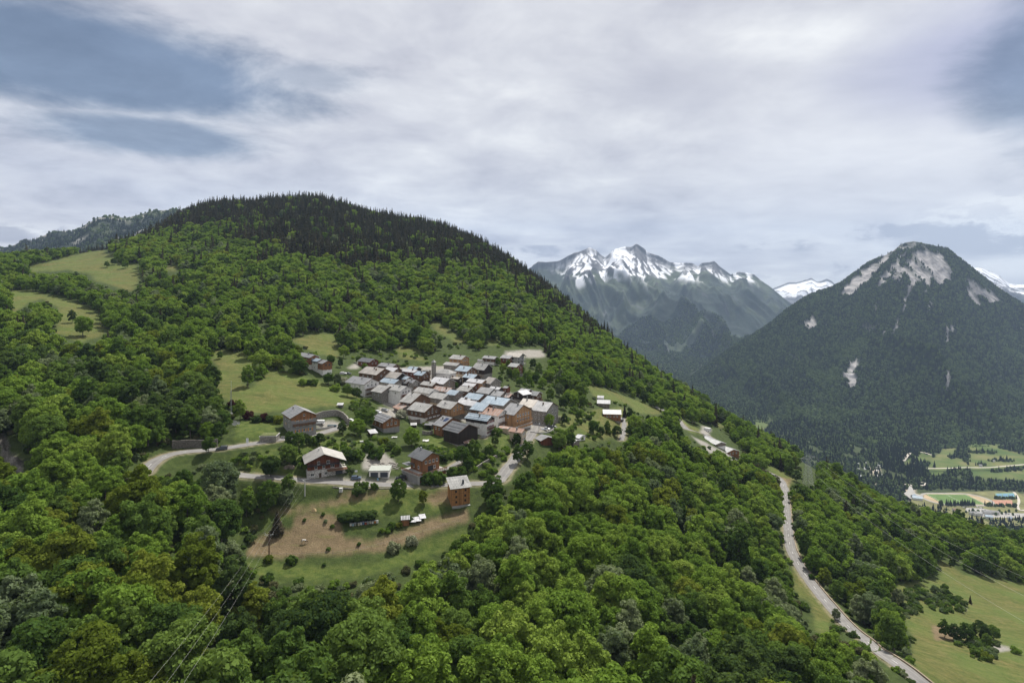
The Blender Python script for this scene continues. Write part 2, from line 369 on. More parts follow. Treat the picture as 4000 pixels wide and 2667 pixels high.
# ---------------------------------------------------------------- roads: a sheet above the carved bed
def road_mat():
    m, t, b = mat_new('asphalt')
    P = t.new('ShaderNodeNewGeometry').outputs['Position']
    n = t.noise(P, 0.25, 5, 0.6); n3 = t.noise(P, 3.0, 4, 0.7)
    c = t.ramp(t.math('ADD', t.math('MULTIPLY', n, 0.7), t.math('MULTIPLY', n3, 0.3)), [(0.32, (0.125, 0.12, 0.114)), (0.5, (0.17, 0.163, 0.155)), (0.68, (0.215, 0.207, 0.195))])
    uvx = t.new('ShaderNodeUVMap').outputs[0]; s = t.new('ShaderNodeSeparateXYZ'); t.link(uvx, s.inputs[0])
    edge = t.math('ABSOLUTE', s.outputs[0]); tr = t.math('ABSOLUTE', t.math('SUBTRACT', edge, 0.42))
    c = t.mix(t.math('MULTIPLY', t.math('SUBTRACT', 1.0, t.smooth(tr, 0.0, 0.16)), 0.28), c, (0.33, 0.32, 0.3))
    c = t.mix(t.math('MULTIPLY', t.smooth(t.math('ADD', edge, t.math('MULTIPLY', n3, 0.3)), 1.0, 1.15), 0.6), c, (0.24, 0.2, 0.13))
    pt = t.noise(P, 0.09, 3, 0.5); c = t.mix(t.math('MULTIPLY', t.smooth(pt, 0.56, 0.6), 0.12), c, (0.12, 0.118, 0.115))
    cr = t.new('ShaderNodeTexVoronoi', feature='DISTANCE_TO_EDGE', inp={'Scale': 0.16}); t.link(t.vmath('ADD', P, t.new('ShaderNodeTexNoise', inp={'Scale': 0.8}).outputs['Color']).outputs[0], cr.inputs['Vector'])
    c = t.mix(t.math('MULTIPLY', t.math('SUBTRACT', 1.0, t.smooth(cr.outputs['Distance'], 0.0, 0.006)), 0.2), c, (0.09, 0.088, 0.085))
    t.link(c, b.inputs['Base Color']); b.inputs['Roughness'].default_value = 0.9
    return m
M_ROAD = road_mat()
def simple_mat(name, col, rough=0.8, metal=0.0, var=0.15, scale=1.5, spec=0.3, obj=False):
    m, t, b = mat_new(name)
    P = t.new('ShaderNodeTexCoord').outputs['Object']
    n = t.noise(P, scale, 5, 0.6)
    c = t.ramp(n, [(0.3, tuple(x*(1-var) for x in col)), (0.7, tuple(min(1, x*(1+var)) for x in col))])
    t.link(c, b.inputs['Base Color']); b.inputs['Roughness'].default_value = rough; b.inputs['Metallic'].default_value = metal
    b.inputs['Specular IOR Level'].default_value = spec
    return m
M_PAINT = simple_mat('white_road_paint', (0.62, 0.62, 0.6), 0.7, var=0.25, scale=2)
def strip(S, offs, up):
    T = np.gradient(S[:, :2], axis=0); T /= np.linalg.norm(T, axis=1)[:, None]; N = np.stack([-T[:, 1], T[:, 0]], 1)
    V = [];
    for o in offs:
        V.append(np.c_[S[:, :2]+N*o, S[:, 2]+up])
    return np.stack(V, 1), N
for nm, (wd, S) in RL.items():
    k = 7; offs = np.linspace(-wd/2, wd/2, k)
    A, N = strip(S, offs, 0.0); A[:, :, 2] += 0.05*(1-(np.abs(offs)/(wd/2))**2)[None]
    A[:, 0, :2] += N*(vnoise(S[:, 0]/3, S[:, 1]/3, 4)[:, None]-.5)*.5; A[:, -1, :2] += N*(vnoise(S[:, 0]/3, S[:, 1]/3, 5)[:, None]-.5)*.5
    me = mesh_np(nm, A.reshape(-1, 3), grid_faces(len(S), k), True)
    uv = me.uv_layers.new(name='UV'); L = np.r_[0, np.cumsum(np.linalg.norm(np.diff(S[:, :2], axis=0), axis=1))]
    UVv = np.stack([np.broadcast_to(offs/(wd/2), (len(S), k)), np.broadcast_to(L[:, None], (len(S), k))], -1).reshape(-1, 2)
    li = np.zeros(len(me.loops), np.int32); me.loops.foreach_get('vertex_index', li); uv.data.foreach_set('uv', UVv[li].astype(np.float32).ravel())
    tag(mobj(nm, me, M_ROAD), kind='structure')
def dashes(nm, i0, i1, off, dash, gap):
    S = RL[nm][1]; V = []; Fq = []; i = i0
    while i < i1-dash:
        seg = S[i:i+dash+1]; A, N = strip(seg, [off-0.07, off+0.07], 0.075)
        b0 = len(V)*0+sum(len(x) for x in V)
        V.append(A.reshape(-1, 3)); Fq.append(grid_faces(len(seg), 2)+b0); i += dash+gap
    return V, Fq
for nm, args in (('upper_road', (4, 9999, 0.0, 2, 4)), ('valley_road', (30, 9999, 0.0, 2, 6))):
    a = list(args); a[1] = min(a[1], len(RL[nm][1])-2)
    V_, F_ = dashes(nm, *a)
    tag(mobj('road_markings', mesh_np('road_markings', np.concatenate(V_), np.concatenate(F_)), M_PAINT), kind='structure')

# ---------------------------------------------------------------- valley floor
ZF = -606.0
vu = np.arange(1500, 5200, 7.0); vl = np.arange(math.log(900), math.log(9000), 0.008)
VU, VL = np.meshgrid(vu, vl); VY = np.exp(VL); VX = (VU-UC)/F*VY
ZV = ZF+(fbm(VX/300, VY/300, 4, 60)-0.5)*14*np.clip((VY-1800)/300, 0, 1)
VV = VH-F*ZV/VY
V_GREEN = [
 [(3735,1690),(3750,1700),(3748,1735),(3720,1780),(3770,1800),(3800,1830),(3620,1830),(3640,1790),(3700,1740),(3705,1720),(3735,1715)],
 [(3600,1770),(3640,1772),(3642,1800),(3590,1805),(3540,1815),(3540,1790),(3580,1785)],
 [(3780,1730),(3900,1735),(3960,1760),(4010,1780),(4300,1790),(4300,1900),(3860,1870),(3800,1860),(3780,1800)],
 [(3625,1832),(3700,1832),(3690,1850),(3640,1858)],
 [(2870,1632),(2930,1628),(3010,1652),(2985,1680),(2960,1690),(2940,1660)],
 [(3070,1690),(3120,1700),(3150,1715),(3100,1705)],
]
V_PALE = [
 [(3400,1825),(3435,1828),(3440,1845),(3400,1850)],[(3420,1880),(3480,1880),(3480,1890),(3420,1892)],[(3540,1890),(3570,1895),(3590,1950),(3640,1960),(3640,1975),(3560,1960),(3530,1925)],
 [(3880,1930),(3970,1925),(3985,1990),(3880,1990)],[(3770,1978),(3870,1985),(4000,2005),(4000,2020),(3870,2020),(3770,2000)],[(3835,1950),(3870,1955),(3860,1975),(3840,1975)],
 [(4000,1925),(4300,1930),(4300,2040),(4000,2020)],
 [(3970,1985),(4100,1990),(4100,2030),(3900,2020)],
]
vg = blur(cover(VU, VV, V_GREEN, 3), 1); vp = blur(cover(VU, VV, V_PALE, 2), 1)
def valley_mat():
    m, t, b = mat_new('valley_ground')
    P = t.new('ShaderNodeNewGeometry').outputs['Position']
    n = t.noise(P, 0.012, 6, 0.6); n2 = t.noise(P, 0.12, 4, 0.6)
    c = t.ramp(n2, [(0.3, (0.022, 0.032, 0.012)), (0.7, (0.06, 0.08, 0.03))])
    g = t.ramp(n, [(0.35, (0.06, 0.098, 0.027)), (0.5, (0.09, 0.12, 0.036)), (0.65, (0.15, 0.15, 0.06))])
    c = t.mix(at_(t, 'field'), c, g); c = t.mix(at_(t, 'pale'), c, t.ramp(n2, [(0.3, (0.3, 0.25, 0.18)), (0.7, (0.46, 0.42, 0.35))]))
    t.link(c, b.inputs['Base Color']); b.inputs['Roughness'].default_value = 0.95; b.inputs['Specular IOR Level'].default_value = 0.1
    return m
me = mesh_np('valley_floor', np.stack([VX, VY, ZV], -1).reshape(-1, 3), grid_faces(len(vl), len(vu)), True)
attr(me, 'field', vg); attr(me, 'pale', vp)
tag(mobj('valley_floor', me, valley_mat()), kind='structure')

# ---------------------------------------------------------------- mountains
def mountain(name, sil, y_ridge, y_base, v_base_z, prof, amp, sc_x, sc_y, seed, du=5.0, nr=260, rough=6.0, back=0.25, power=0.7, drop=0.0):
    """height field between a foot line and a crest line, cut by gullies that run down the slope"""
    sil = np.array(sil, float); u = np.arange(sil[0, 0], sil[-1, 0], du)
    vr = np.interp(u, sil[:, 0], sil[:, 1]); Yr = np.interp(u, *np.array(y_ridge, float).T); Yb = np.interp(u, *np.array(y_base, float).T)
    t = np.r_[np.linspace(0, 1, nr), 1+np.linspace(0.01, back, 14)]
    T, U = np.meshgrid(t, u, indexing='ij'); Y = Yb+(Yr-Yb)*T; X = (U-UC)/F*Y
    zr = -(vr-VH)/F*Yr; zb = v_base_z
    if callable(prof): pz = prof(np.minimum(T, 1), U)
    else: pz = prof*np.minimum(T, 1)+(1-prof)*np.minimum(T, 1)**2
    Z = zb+(zr-zb)*pz - np.maximum(T-1, 0)*(zr-zb)*1.1
    wx = X+(fbm(X/900, Y/900, 3, seed+20)-0.5)*500
    n = ridged(wx/sc_x, Y/sc_y, 6, seed)-0.45
    win = np.sin(pi*np.clip(T, 0, 1))**power*0.95+0.05*np.clip(T*3, 0, 1)
    D = (n-drop*np.clip(T, 0, 1))*amp*win
    Z = Z+D+(ridged(X/(rough*9), Y/(rough*9), 4, seed+5)-0.5)*rough*np.clip(T*4, 0, 1)
    return u, t, U, T, X, Y, Z, n
def lap(Z, k=3):
    b = blur(Z, k*3); return Z-b
def slope(X, Y, Z):
    dx = np.gradient(X, axis=1); dz = np.gradient(Z, axis=1); dy = np.gradient(Y, axis=0); dz2 = np.gradient(Z, axis=0)
    return np.hypot(dz/dx, dz2/dy)
def rock_mat(name, rock, rock2, forest, grass, scale=1.0):
    m, t, b = mat_new(name)
    P = t.new('ShaderNodeNewGeometry').outputs['Position']
    n = t.noise(P, 0.02*scale, 7, 0.65); n2 = t.noise(t.vmath('MULTIPLY', P, (1, 0.22, 0.2)).outputs[0], 0.06*scale, 8, 0.72)
    r = t.ramp(t.math('ADD', t.math('MULTIPLY', n, 0.45), t.math('MULTIPLY', n2, 0.55)), [(0.4, rock), (0.6, rock2)])
    f = t.ramp(n, [(0.35, tuple(x*0.65 for x in forest)), (0.65, tuple(x*1.4 for x in forest))])
    g = t.ramp(n, [(0.35, tuple(x*0.75 for x in grass)), (0.65, tuple(x*1.25 for x in grass))])
    c = t.mix(at_(t, 'grass'), f, g); c = t.mix(at_(t, 'rock'), c, r)
    c = t.mix(at_(t, 'snow'), c, (0.86, 0.88, 0.92))
    t.link(c, b.inputs['Base Color']); b.inputs['Roughness'].default_value = 0.9; b.inputs['Specular IOR Level'].default_value = 0.1
    bp = t.new('ShaderNodeBump', inp={'Strength': 0.6, 'Distance': 6.0/scale, 'Height': n}); t.link(bp.outputs[0], b.inputs['Normal'])
    return m
def finish(name, u, t, X, Y, Z, at, mat):
    me = mesh_np(name, np.stack([X, Y, Z], -1).reshape(-1, 3), grid_faces(len(t), len(u)), True)
    for k in ('rock', 'grass', 'snow'): attr(me, k, np.clip(at.get(k, np.zeros(X.shape)), 0, 1))
    return tag(mobj(name, me, mat), kind='structure')
ss = lambda x, a, b: (lambda q: q*q*(3-2*q))(np.clip((x-a)/(b-a), 0, 1))

# right mountain with the pale scree face
SIL_R = [(2500,1620),(2600,1545),(2700,1475),(2800,1405),(2850,1372),(2943,1312),(3021,1258),(3085,1203),(3132,1169),(3200,1140),(3272,1114),(3340,1067),(3395,1029),(3447,999),(3498,969),(3536,946),(3570,940),(3608,950),(3655,960),(3702,973),(3740,1007),(3787,1041),(3851,1088),(3914,1139),(3978,1177),(4040,1210),(4200,1300),(4500,1430)]
u, t, U, T, X, Y, Z, nz = mountain('mountain', SIL_R, [(2500,3500),(3000,3700),(3560,4000),(4500,3700)], [(2500,2700),(2950,2560),(3400,2150),(3700,2150),(4500,2150)], ZF-8, 0.62, 250, 290, 1400, 11, 4.5, 330, 7)
VVm = VH-F*Z/Y
wu = U+(fbm(X/70, Y/500, 5, 91)-0.5)*40; wv = VVm+(fbm(X/22, Y/300, 4, 92)-0.5)*44
FACES = [
 [(3476,1085),(3490,1050),(3530,1030),(3552,1010),(3555,985),(3590,975),(3640,972),(3675,985),(3700,1020),(3714,1060),(3702,1095),(3672,1112),(3655,1085),(3640,1090),(3625,1128),(3612,1095),(3590,1090),(3570,1120),(3550,1124),(3555,1085),(3530,1078),(3500,1090)],
 [(3415,1112),(3440,1075),(3475,1035),(3510,1000),(3535,985),(3522,1015),(3492,1045),(3462,1085),(3430,1114)],
 [(3280,1152),(3300,1120),(3340,1080),(3395,1035),(3440,1005),(3490,970),(3500,985),(3445,1030),(3405,1075),(3372,1110),(3332,1152),(3310,1158)],
 [(3775,1090),(3800,1092),(3860,1130),(3900,1165),(3918,1180),(3885,1174),(3845,1168),(3815,1140),(3790,1110)],
 [(3766,1108),(3785,1120),(3807,1150),(3830,1188),(3808,1188),(3783,1160)],
 [(3143,1245),(3165,1243),(3180,1270),(3165,1292),(3148,1290)],
 [(3545,1110),(3565,1110),(3550,1150),(3535,1180),(3530,1225),(3520,1225),(3522,1190),(3515,1160),(3525,1165),(3540,1150)],
 [(3515,1240),(3525,1245),(3495,1290),(3470,1310),(3490,1270),(3500,1250)],
 [(3445,1290),(3460,1280),(3455,1315),(3443,1320)],
 [(3610,1105),(3622,1108),(3618,1150),(3612,1160)],[(3625,1175),(3636,1178),(3635,1205),(3628,1225)],
 [(3410,1175),(3420,1208),(3412,1235),(3410,1210)],[(3435,1175),(3455,1172),(3445,1190),(3435,1190)],
 [(3705,1270),(3732,1260),(3715,1290),(3710,1350),(3700,1350),(3702,1300)],[(3695,1440),(3705,1450),(3705,1500),(3698,1520),(3690,1480)],
 [(3330,1400),(3350,1395),(3348,1430),(3325,1445),(3345,1480),(3340,1515),(3320,1515),(3315,1490),(3293,1460),(3300,1440),(3315,1440),(3305,1415)],
 [(3635,1330),(3650,1332),(3645,1345)],
]
rk = np.zeros(U.shape)
for p in FACES: rk = np.maximum(rk, inpoly(wu, wv, p))
streak = fbm(X/26, Y/420, 4, 95)
rk = blur(rk, 1)*(0.42+0.58*ss(streak, 0.32, 0.44))
top = ss(Z, 150, 250)*ss(fbm(X/60, Y/60, 4, 97), 0.42, 0.58)*(U < 3580)*0.6
chute = ss(fbm(X/22, Y/800, 3, 98), 0.74, 0.82)*ss(T, 0.3, 0.6)*(1-ss(T, .97, 1))*0.5
at = {'rock': np.maximum(rk, np.maximum(top, chute)), 'grass': ss(fbm(X/260, Y/200, 5, 99)+0.35*(0.45-T), 0.55, 0.75)}
Z = Z - rk*8
M_RM = rock_mat('scree_and_forest_slope', (0.17, 0.165, 0.165), (0.45, 0.43, 0.42), (0.022, 0.034, 0.02), (0.045, 0.075, 0.025))
finish('mountain', u, t, X, Y, Z, at, M_RM)
MR = (U, T, X, Y, Z, at)

# snow massif in the middle
SIL_M = [(1750,1300),(1900,1180),(2000,1080),(2041,1056),(2078,1040),(2101,1015),(2140,1012),(2181,1008),(2223,989),(2262,980),(2298,970),(2326,975),(2345,990),(2363,999),(2380,985),(2396,970),(2438,954),(2465,955),(2485,947),(2503,958),(2531,980),(2574,991),(2616,1017),(2648,1024),(2704,1026),(2728,1036),(2742,1022),(2789,1017),(2817,1040),(2854,1064),(2870,1060),(2887,1054),(2910,1059),(2948,1071),(2976,1092),(3000,1110),(3060,1160),(3150,1230),(3300,1330)]
def profm(T, U): return 0.72*T+0.28*T**3
u, t, U, T, X, Y, Z, nz = mountain('massif', SIL_M, [(1750,7200),(2480,8600),(3300,8600)], [(1750,2700),(2500,2750),(3300,2900)], ZF-20, profm, 620, 620, 2600, 31, 4.0, 420, 60, 0.1, 0.42, 0.42)
lp = lap(Z, 4); sl = slope(X, Y, Z)
alt = Z+(fbm(X/400, Y/400, 4, 33)-0.5)*260
snow = ss(alt-lp*5-80*ss(sl, 0.9, 1.8), 90, 130)*ss(fbm(X/110, Y/240, 5, 35)*0.85-lp*0.018, 0.36, 0.43)*(1-ss(T, 0.955, 0.985)*0.75)
snow = np.maximum(snow, ss(-lp, 9, 16)*ss(alt, -60, 90))
g2 = ridged(X/170+fbm(X/300, Y/300, 3, 41), Y/1500, 4, 43)
snow = np.maximum(snow, ss(0.27-g2, 0, 0.03)*ss(alt, -60, 120)*ss(fbm(X/260, Y/400, 3, 45), 0.42, 0.55))
snow *= ss(U, 2080, 2200)*(1-0.85*ss(ridged(X/75+fbm(X/200, Y/200, 2, 52)*2, Y/420, 4, 51), 0.5, 0.6))
rock = ss(alt+lp*3, 60, 190)
grs = ss(alt, -190, -20)*ss(fbm(X/300, Y/300, 4, 37), 0.3, 0.55)
at = {'rock': np.maximum(rock, ss(fbm(X/90, Y/240, 4, 39), 0.7, 0.8)*0.5), 'grass': np.maximum(grs, ss(fbm(X/180, Y/260, 4, 49), 0.6, 0.68)*0.7), 'snow': snow}
M_MM = rock_mat('bare_alpine_rock', (0.035, 0.038, 0.048), (0.15, 0.15, 0.165), (0.024, 0.037, 0.028), (0.06, 0.08, 0.045), 0.35)
finish('snow_mountain', u, t, X, Y, Z, at, M_MM)
MM = (U, T, X, Y, Z, at)
# small snowy crest between them
u, t, U, T, X, Y, Z, nz = mountain('crest', [(2900,1230),(3021,1124),(3050,1112),(3081,1101),(3110,1102),(3170,1087),(3191,1099),(3205,1097),(3230,1089),(3250,1100),(3264,1114),(3290,1140),(3400,1230)], [(2900,13000),(3400,13000)], [(2900,9500),(3400,9500)], ZF, 0.9, 420, 900, 1800, 61, 2.0, 200, 30, 0.1, 0.8)
lp = lap(Z, 3); zc = np.interp(U, [2900,3021,3170,3264,3400], [-400,-150,60,-60,-400])
at = {'rock': np.ones(U.shape), 'snow': ss(Z-lp*4+(fbm(X/300, Y/500, 4, 63)-.5)*300, -330, -250)*(1-ss(T, 0.93, 0.97))*(1-ss(lp, 3, 12)*.9)}
finish('snow_mountain', u, t, X, Y, Z, at, M_MM)
# far crest on the right
u, t, U, T, X, Y, Z, nz = mountain('crest', [(3700,1100),(3791,1041),(3808,1048),(3825,1045),(3840,1046),(3859,1054),(3906,1075),(3944,1105),(3975,1110),(4000,1112),(4060,1108),(4150,1130),(4400,1180)], [(3700,11000),(4400,11000)], [(3700,7000),(4400,7000)], ZF, 0.9, 420, 900, 1800, 71, 2.5, 200, 24, 0.1, 0.8)
lp = lap(Z, 3)
vvv = VH-F*Z/Y
at = {'rock': ss(Z+(fbm(X/300,Y/300,3,5)-.5)*160, -300, -200), 'grass': ss(vvv, 1205, 1212), 'snow': ss(Z-lp*4+(fbm(X/300, Y/500, 4, 73)-.5)*420, -190, -90)*(1-ss(lp, 1, 10)*.95)}
finish('snow_mountain', u, t, X, Y, Z, at, M_MM)
# far wooded ridge on the left
SIL_L = [(-500,1100),(-200,990),(0,966),(25,966),(42,961),(64,951),(89,938),(105,934),(123,937),(140,932),(183,915),(210,908),(238,905),(258,904),(272,907),(298,900),(340,874),(383,847),(410,846),(447,843),(476,852),(510,848),(540,836),(595,823),(680,815),(800,830),(1000,860),(1300,900)]
u, t, U, T, X, Y, Z, nz = mountain('ridge', SIL_L, [(-500,3600),(300,3300),(1300,3000)], [(-500,1700),(1300,1800)], -60, 0.9, 130, 300, 900, 81, 4.0, 240, 9, 0.2, 0.8)
cr = ss(T, 0.86, 0.98)
at = {'rock': np.maximum(cr*ss(fbm(X/70, Y/70, 4, 83), 0.4, 0.55)*(U < 520), ss(fbm(X/80, Y/200, 4, 85), 0.62, 0.72)*ss(T, .5, .8)), 'grass': np.maximum(cr*0.8, ss(fbm(X/200, Y/200, 4, 87), 0.62, 0.72)*0.5)}
M_LM = rock_mat('wooded_crest', (0.14, 0.14, 0.12), (0.33, 0.32, 0.29), (0.02, 0.028, 0.022), (0.07, 0.088, 0.04), 1.0)
finish('hills', u, t, X, Y, Z, at, M_LM)
ML = (U, T, X, Y, Z, at)
# ---------------------------------------------------------------- foliage
def leaf_mat(name, c0, c1, c2, trans=0.36, rough=0.8):
    m = bpy.data.materials.new(name); m.use_nodes = True; t = NT(m.node_tree); t.n.clear()
    rnd = t.new('ShaderNodeObjectInfo').outputs['Random']
    P = t.new('ShaderNodeTexCoord').outputs['Object']
    n = t.noise(P, 0.55, 3, 0.6); n2 = t.noise(P, 3.5, 2, 0.6)
    f = t.math('ADD', t.math('MULTIPLY', rnd, 0.62), t.math('ADD', t.math('MULTIPLY', n, 0.25), t.math('MULTIPLY', n2, 0.13)))
    c = t.ramp(f, [(0.15, c0), (0.5, c1), (0.85, c2)])
    d = t.new('ShaderNodeBsdfDiffuse', inp={'Color': c}); tr = t.new('ShaderNodeBsdfTranslucent', inp={'Color': t.mix(0.45, c, (0.16, 0.24, 0.02))})
    mx = t.new('ShaderNodeMixShader', inp={0: trans+0.04, 1: d.outputs[0], 2: tr.outputs[0]})
    o = t.new('ShaderNodeOutputMaterial'); t.link(mx.outputs[0], o.inputs[0]); return m
LEAF = {
 'mid':   leaf_mat('leaves_mid_green', (0.051, 0.097, 0.025), (0.096, 0.159, 0.034), (0.152, 0.224, 0.051)),
 'bright':leaf_mat('leaves_bright_green', (0.108, 0.187, 0.031), (0.168, 0.262, 0.041), (0.238, 0.317, 0.060)),
 'dark':  leaf_mat('leaves_dark_green', (0.031, 0.058, 0.021), (0.056, 0.093, 0.031), (0.086, 0.127, 0.041)),
 'grey':  leaf_mat('leaves_grey_green', (0.108, 0.150, 0.077), (0.164, 0.206, 0.110), (0.228, 0.262, 0.138)),
 'olive': leaf_mat('leaves_yellow_green', (0.096, 0.132, 0.019), (0.142, 0.180, 0.025), (0.191, 0.223, 0.035)),
 'brown': leaf_mat('leaves_half_bare', (0.07, 0.075, 0.035), (0.1, 0.1, 0.05), (0.13, 0.13, 0.06), 0.15),
 'red':   leaf_mat('leaves_dark_red', (0.039, 0.010, 0.016), (0.058, 0.016, 0.021), (0.078, 0.023, 0.026), 0.15),
 'blossom': leaf_mat('leaves_white_blossom', (0.2, 0.22, 0.12), (0.32, 0.33, 0.22), (0.42, 0.42, 0.32), 0.15),
 'conifer': leaf_mat('needles', (0.022, 0.022, 0.014), (0.045, 0.038, 0.026), (0.075, 0.066, 0.042), 0.08),
}
M_BARK = simple_mat('bark', (0.13, 0.11, 0.09), 0.95, var=0.35, scale=3)
rng = np.random.default_rng(11)
def quads(C, Nrm, s, asp=1.0, r=rng):
    n = len(C); a = r.normal(size=(n, 3)); t1 = np.cross(Nrm, a); t1 /= np.linalg.norm(t1, axis=1)[:, None]+1e-9
    t2 = np.cross(Nrm, t1); t2 /= np.linalg.norm(t2, axis=1)[:, None]+1e-9
    s = np.asarray(s).reshape(-1, 1)*np.ones((n, 1)); V = []
    for sx, sy in ((-1, -1), (1, -1), (1, 1), (-1, 1)):
        j = 0.7+0.6*r.random((n, 2))
        V.append(C+t1*s*sx*0.5*j[:, :1]+t2*s*asp*sy*0.5*j[:, 1:]+Nrm*s*0.12*(r.random((n, 1))-.5))
    V = np.stack(V, 1).reshape(-1, 3); return V, np.arange(4*n).reshape(-1, 4)
def unit(a): return a/(np.linalg.norm(a, axis=1)[:, None]+1e-9)
def crown(seed, Rr, H, z0, nl, nq, s, spread=1.0, top=0.0, lob=0.32, airy=0.0):
    """leaf clumps round many lobes that fill an uneven egg of radius Rr and height H above z0"""
    r = np.random.default_rng(seed); d = unit(r.normal(size=(nl*3, 3))); d = d[d[:, 2] > -0.8][:nl]
    nl = len(d); k = 0.45+0.5*r.random(nl)**0.6
    hz = d[:, 2]*0.5+0.5
    prof = 1.0-0.35*np.clip(hz-0.55, 0, 1)*2*top
    C = np.stack([d[:, 0]*Rr*k*prof, d[:, 1]*Rr*k*prof, z0+H*0.5+d[:, 2]*H*0.5*k*1.02], 1)
    C += r.normal(size=C.shape)*Rr*0.07*spread
    lr = Rr*lob*(0.7+0.6*r.random(nl)); V = []; N = []; S = []
    for i in range(nl):
        e = unit(r.normal(size=(nq*2, 3))); out = unit((C[i]-np.array([0, 0, z0+H*0.35]))[None])[0]
        w_ = e@out*0.6+e[:, 2]*0.5+r.random(nq*2)*0.9; e = e[np.argsort(-w_)[:nq]]
        rad = lr[i]*(0.62+0.45*r.random(nq)**0.7+airy*r.random(nq))
        V.append(C[i]+e*rad[:, None]*np.array([1, 1, 0.82])); N.append(unit(e+r.normal(size=e.shape)*0.55)); S.append(s*(0.6+0.8*r.random(nq)))
    return quads(np.concatenate(V), np.concatenate(N), np.concatenate(S), 1.0, r)
def fir(seed, Rr, H, tiers, nb, s):
    r = np.random.default_rng(seed); C = []; N = []; S = []
    for k in range(tiers):
        q = k/(tiers-1); z = H*(0.07+0.93*q); rad = Rr*(1-q)**0.85*(0.8+0.4*r.random())+0.12
        n = max(4, int(nb*(1-q*0.72)))
        a = r.random(n)*2*pi; f = np.sqrt(r.random(n))*(0.85+0.3*r.random(n)); rr = rad*f
        C.append(np.stack([np.cos(a)*rr, np.sin(a)*rr, z-rr*0.38+r.normal(size=n)*0.18*H/tiers], 1))
        N.append(unit(np.stack([np.cos(a)*0.75, np.sin(a)*0.75, 0.6+0*a], 1)+r.normal(size=(n, 3))*0.35)); S.append(s*(1-q*0.55)*(0.7+0.6*r.random(n)))
    return quads(np.concatenate(C), np.concatenate(N), np.concatenate(S), 1.3, r)
def tube(P, rad, k=7):
    P = np.array(P, float); V = []; Fq = []
    for i, p in enumerate(P):
        d = P[min(i+1, len(P)-1)]-P[max(i-1, 0)]; d = d/np.linalg.norm(d)
        a = np.cross(d, [0.3, 1, 0.1]); a /= np.linalg.norm(a); b = np.cross(d, a)
        an = np.arange(k)*2*pi/k; V.append(p+rad[i]*(np.cos(an)[:, None]*a+np.sin(an)[:, None]*b))
    for i in range(len(P)-1):
        for j in range(k): Fq.append((i*k+j, i*k+(j+1) % k, (i+1)*k+(j+1) % k, (i+1)*k+j))
    return np.concatenate(V), np.array(Fq)
def join(parts):
    V = []; Fq = []; b = 0
    for v, f in parts: V.append(v); Fq.append(f+b); b += len(v)
    return np.concatenate(V), np.concatenate(Fq)
def trunk(seed, H, r0, limbs=5, spread=2.2, sink=1.5):
    r = np.random.default_rng(seed); P = [(0, 0, -sink), (0, 0, 0)]; x = np.zeros(2)
    for k in range(1, 5): x = x+r.normal(size=2)*0.12; P.append((x[0], x[1], H*k/5))
    parts = [tube(P, [r0*1.25, r0, r0*.85, r0*.7, r0*.5, r0*.2])]
    for i in range(limbs):
        a = r.random()*2*pi; z = H*(0.3+0.4*r.random()); l = spread*(0.7+0.6*r.random())
        b = np.array([0, 0, z]); e = b+np.array([cos(a)*l, sin(a)*l, l*0.9]); mid = (b+e)/2+np.array([0, 0, -0.15*l])
        parts.append(tube([b, mid, e], [r0*.45, r0*.3, r0*.12], 5))
    return join(parts)
def proto(name, cr, tr=None, lmat='mid'):
    if tr is None: me = mesh_np(name, *cr); me.materials.append(LEAF[lmat]); return me
    V, Fq = join([cr, tr]); me = mesh_np(name, V, Fq); me.materials.append(LEAF[lmat]); me.materials.append(M_BARK)
    mi = np.zeros(len(Fq), np.int32); mi[len(cr[1]):] = 1; me.polygons.foreach_set('material_index', mi); return me
# near prototypes: crown and trunk kept apart, each crown shape in each leaf colour
SHAPES = [dict(Rr=3.9, H=9.6, z0=1.2, top=0.5), dict(Rr=4.5, H=9.8, z0=1.4, top=0.2), dict(Rr=3.3, H=10.9, z0=1.3, top=0.9), dict(Rr=4.2, H=8.6, z0=1.0, top=0.0), dict(Rr=3.7, H=10.2, z0=1.0, top=0.7)]
NEARC = {}
for i, s_ in enumerate(SHAPES):
    g = crown(100+i, nl=100, nq=112, s=0.27, lob=0.225, **s_)
    for k in ('mid', 'bright', 'dark', 'grey', 'olive'):
        me = mesh_np('crown', *g); me.materials.append(LEAF[k]); NEARC[(i, k)] = me
TRUNKS = [mesh_np('trunk', *trunk(200+i, 8.5, 0.24)) for i in range(3)]
for m_ in TRUNKS: m_.materials.append(M_BARK)
FIRC = [mesh_np('crown', *fir(300+i, 2.7+0.3*i, 15+1.5*i, 34, 62, 0.62)) for i in range(3)]
for m_ in FIRC: m_.materials.append(LEAF['conifer'])
FIRT = mesh_np('trunk', *tube([(0, 0, -2), (0, 0, 5), (0, 0, 14)], [0.26, 0.2, 0.05])); FIRT.materials.append(M_BARK)

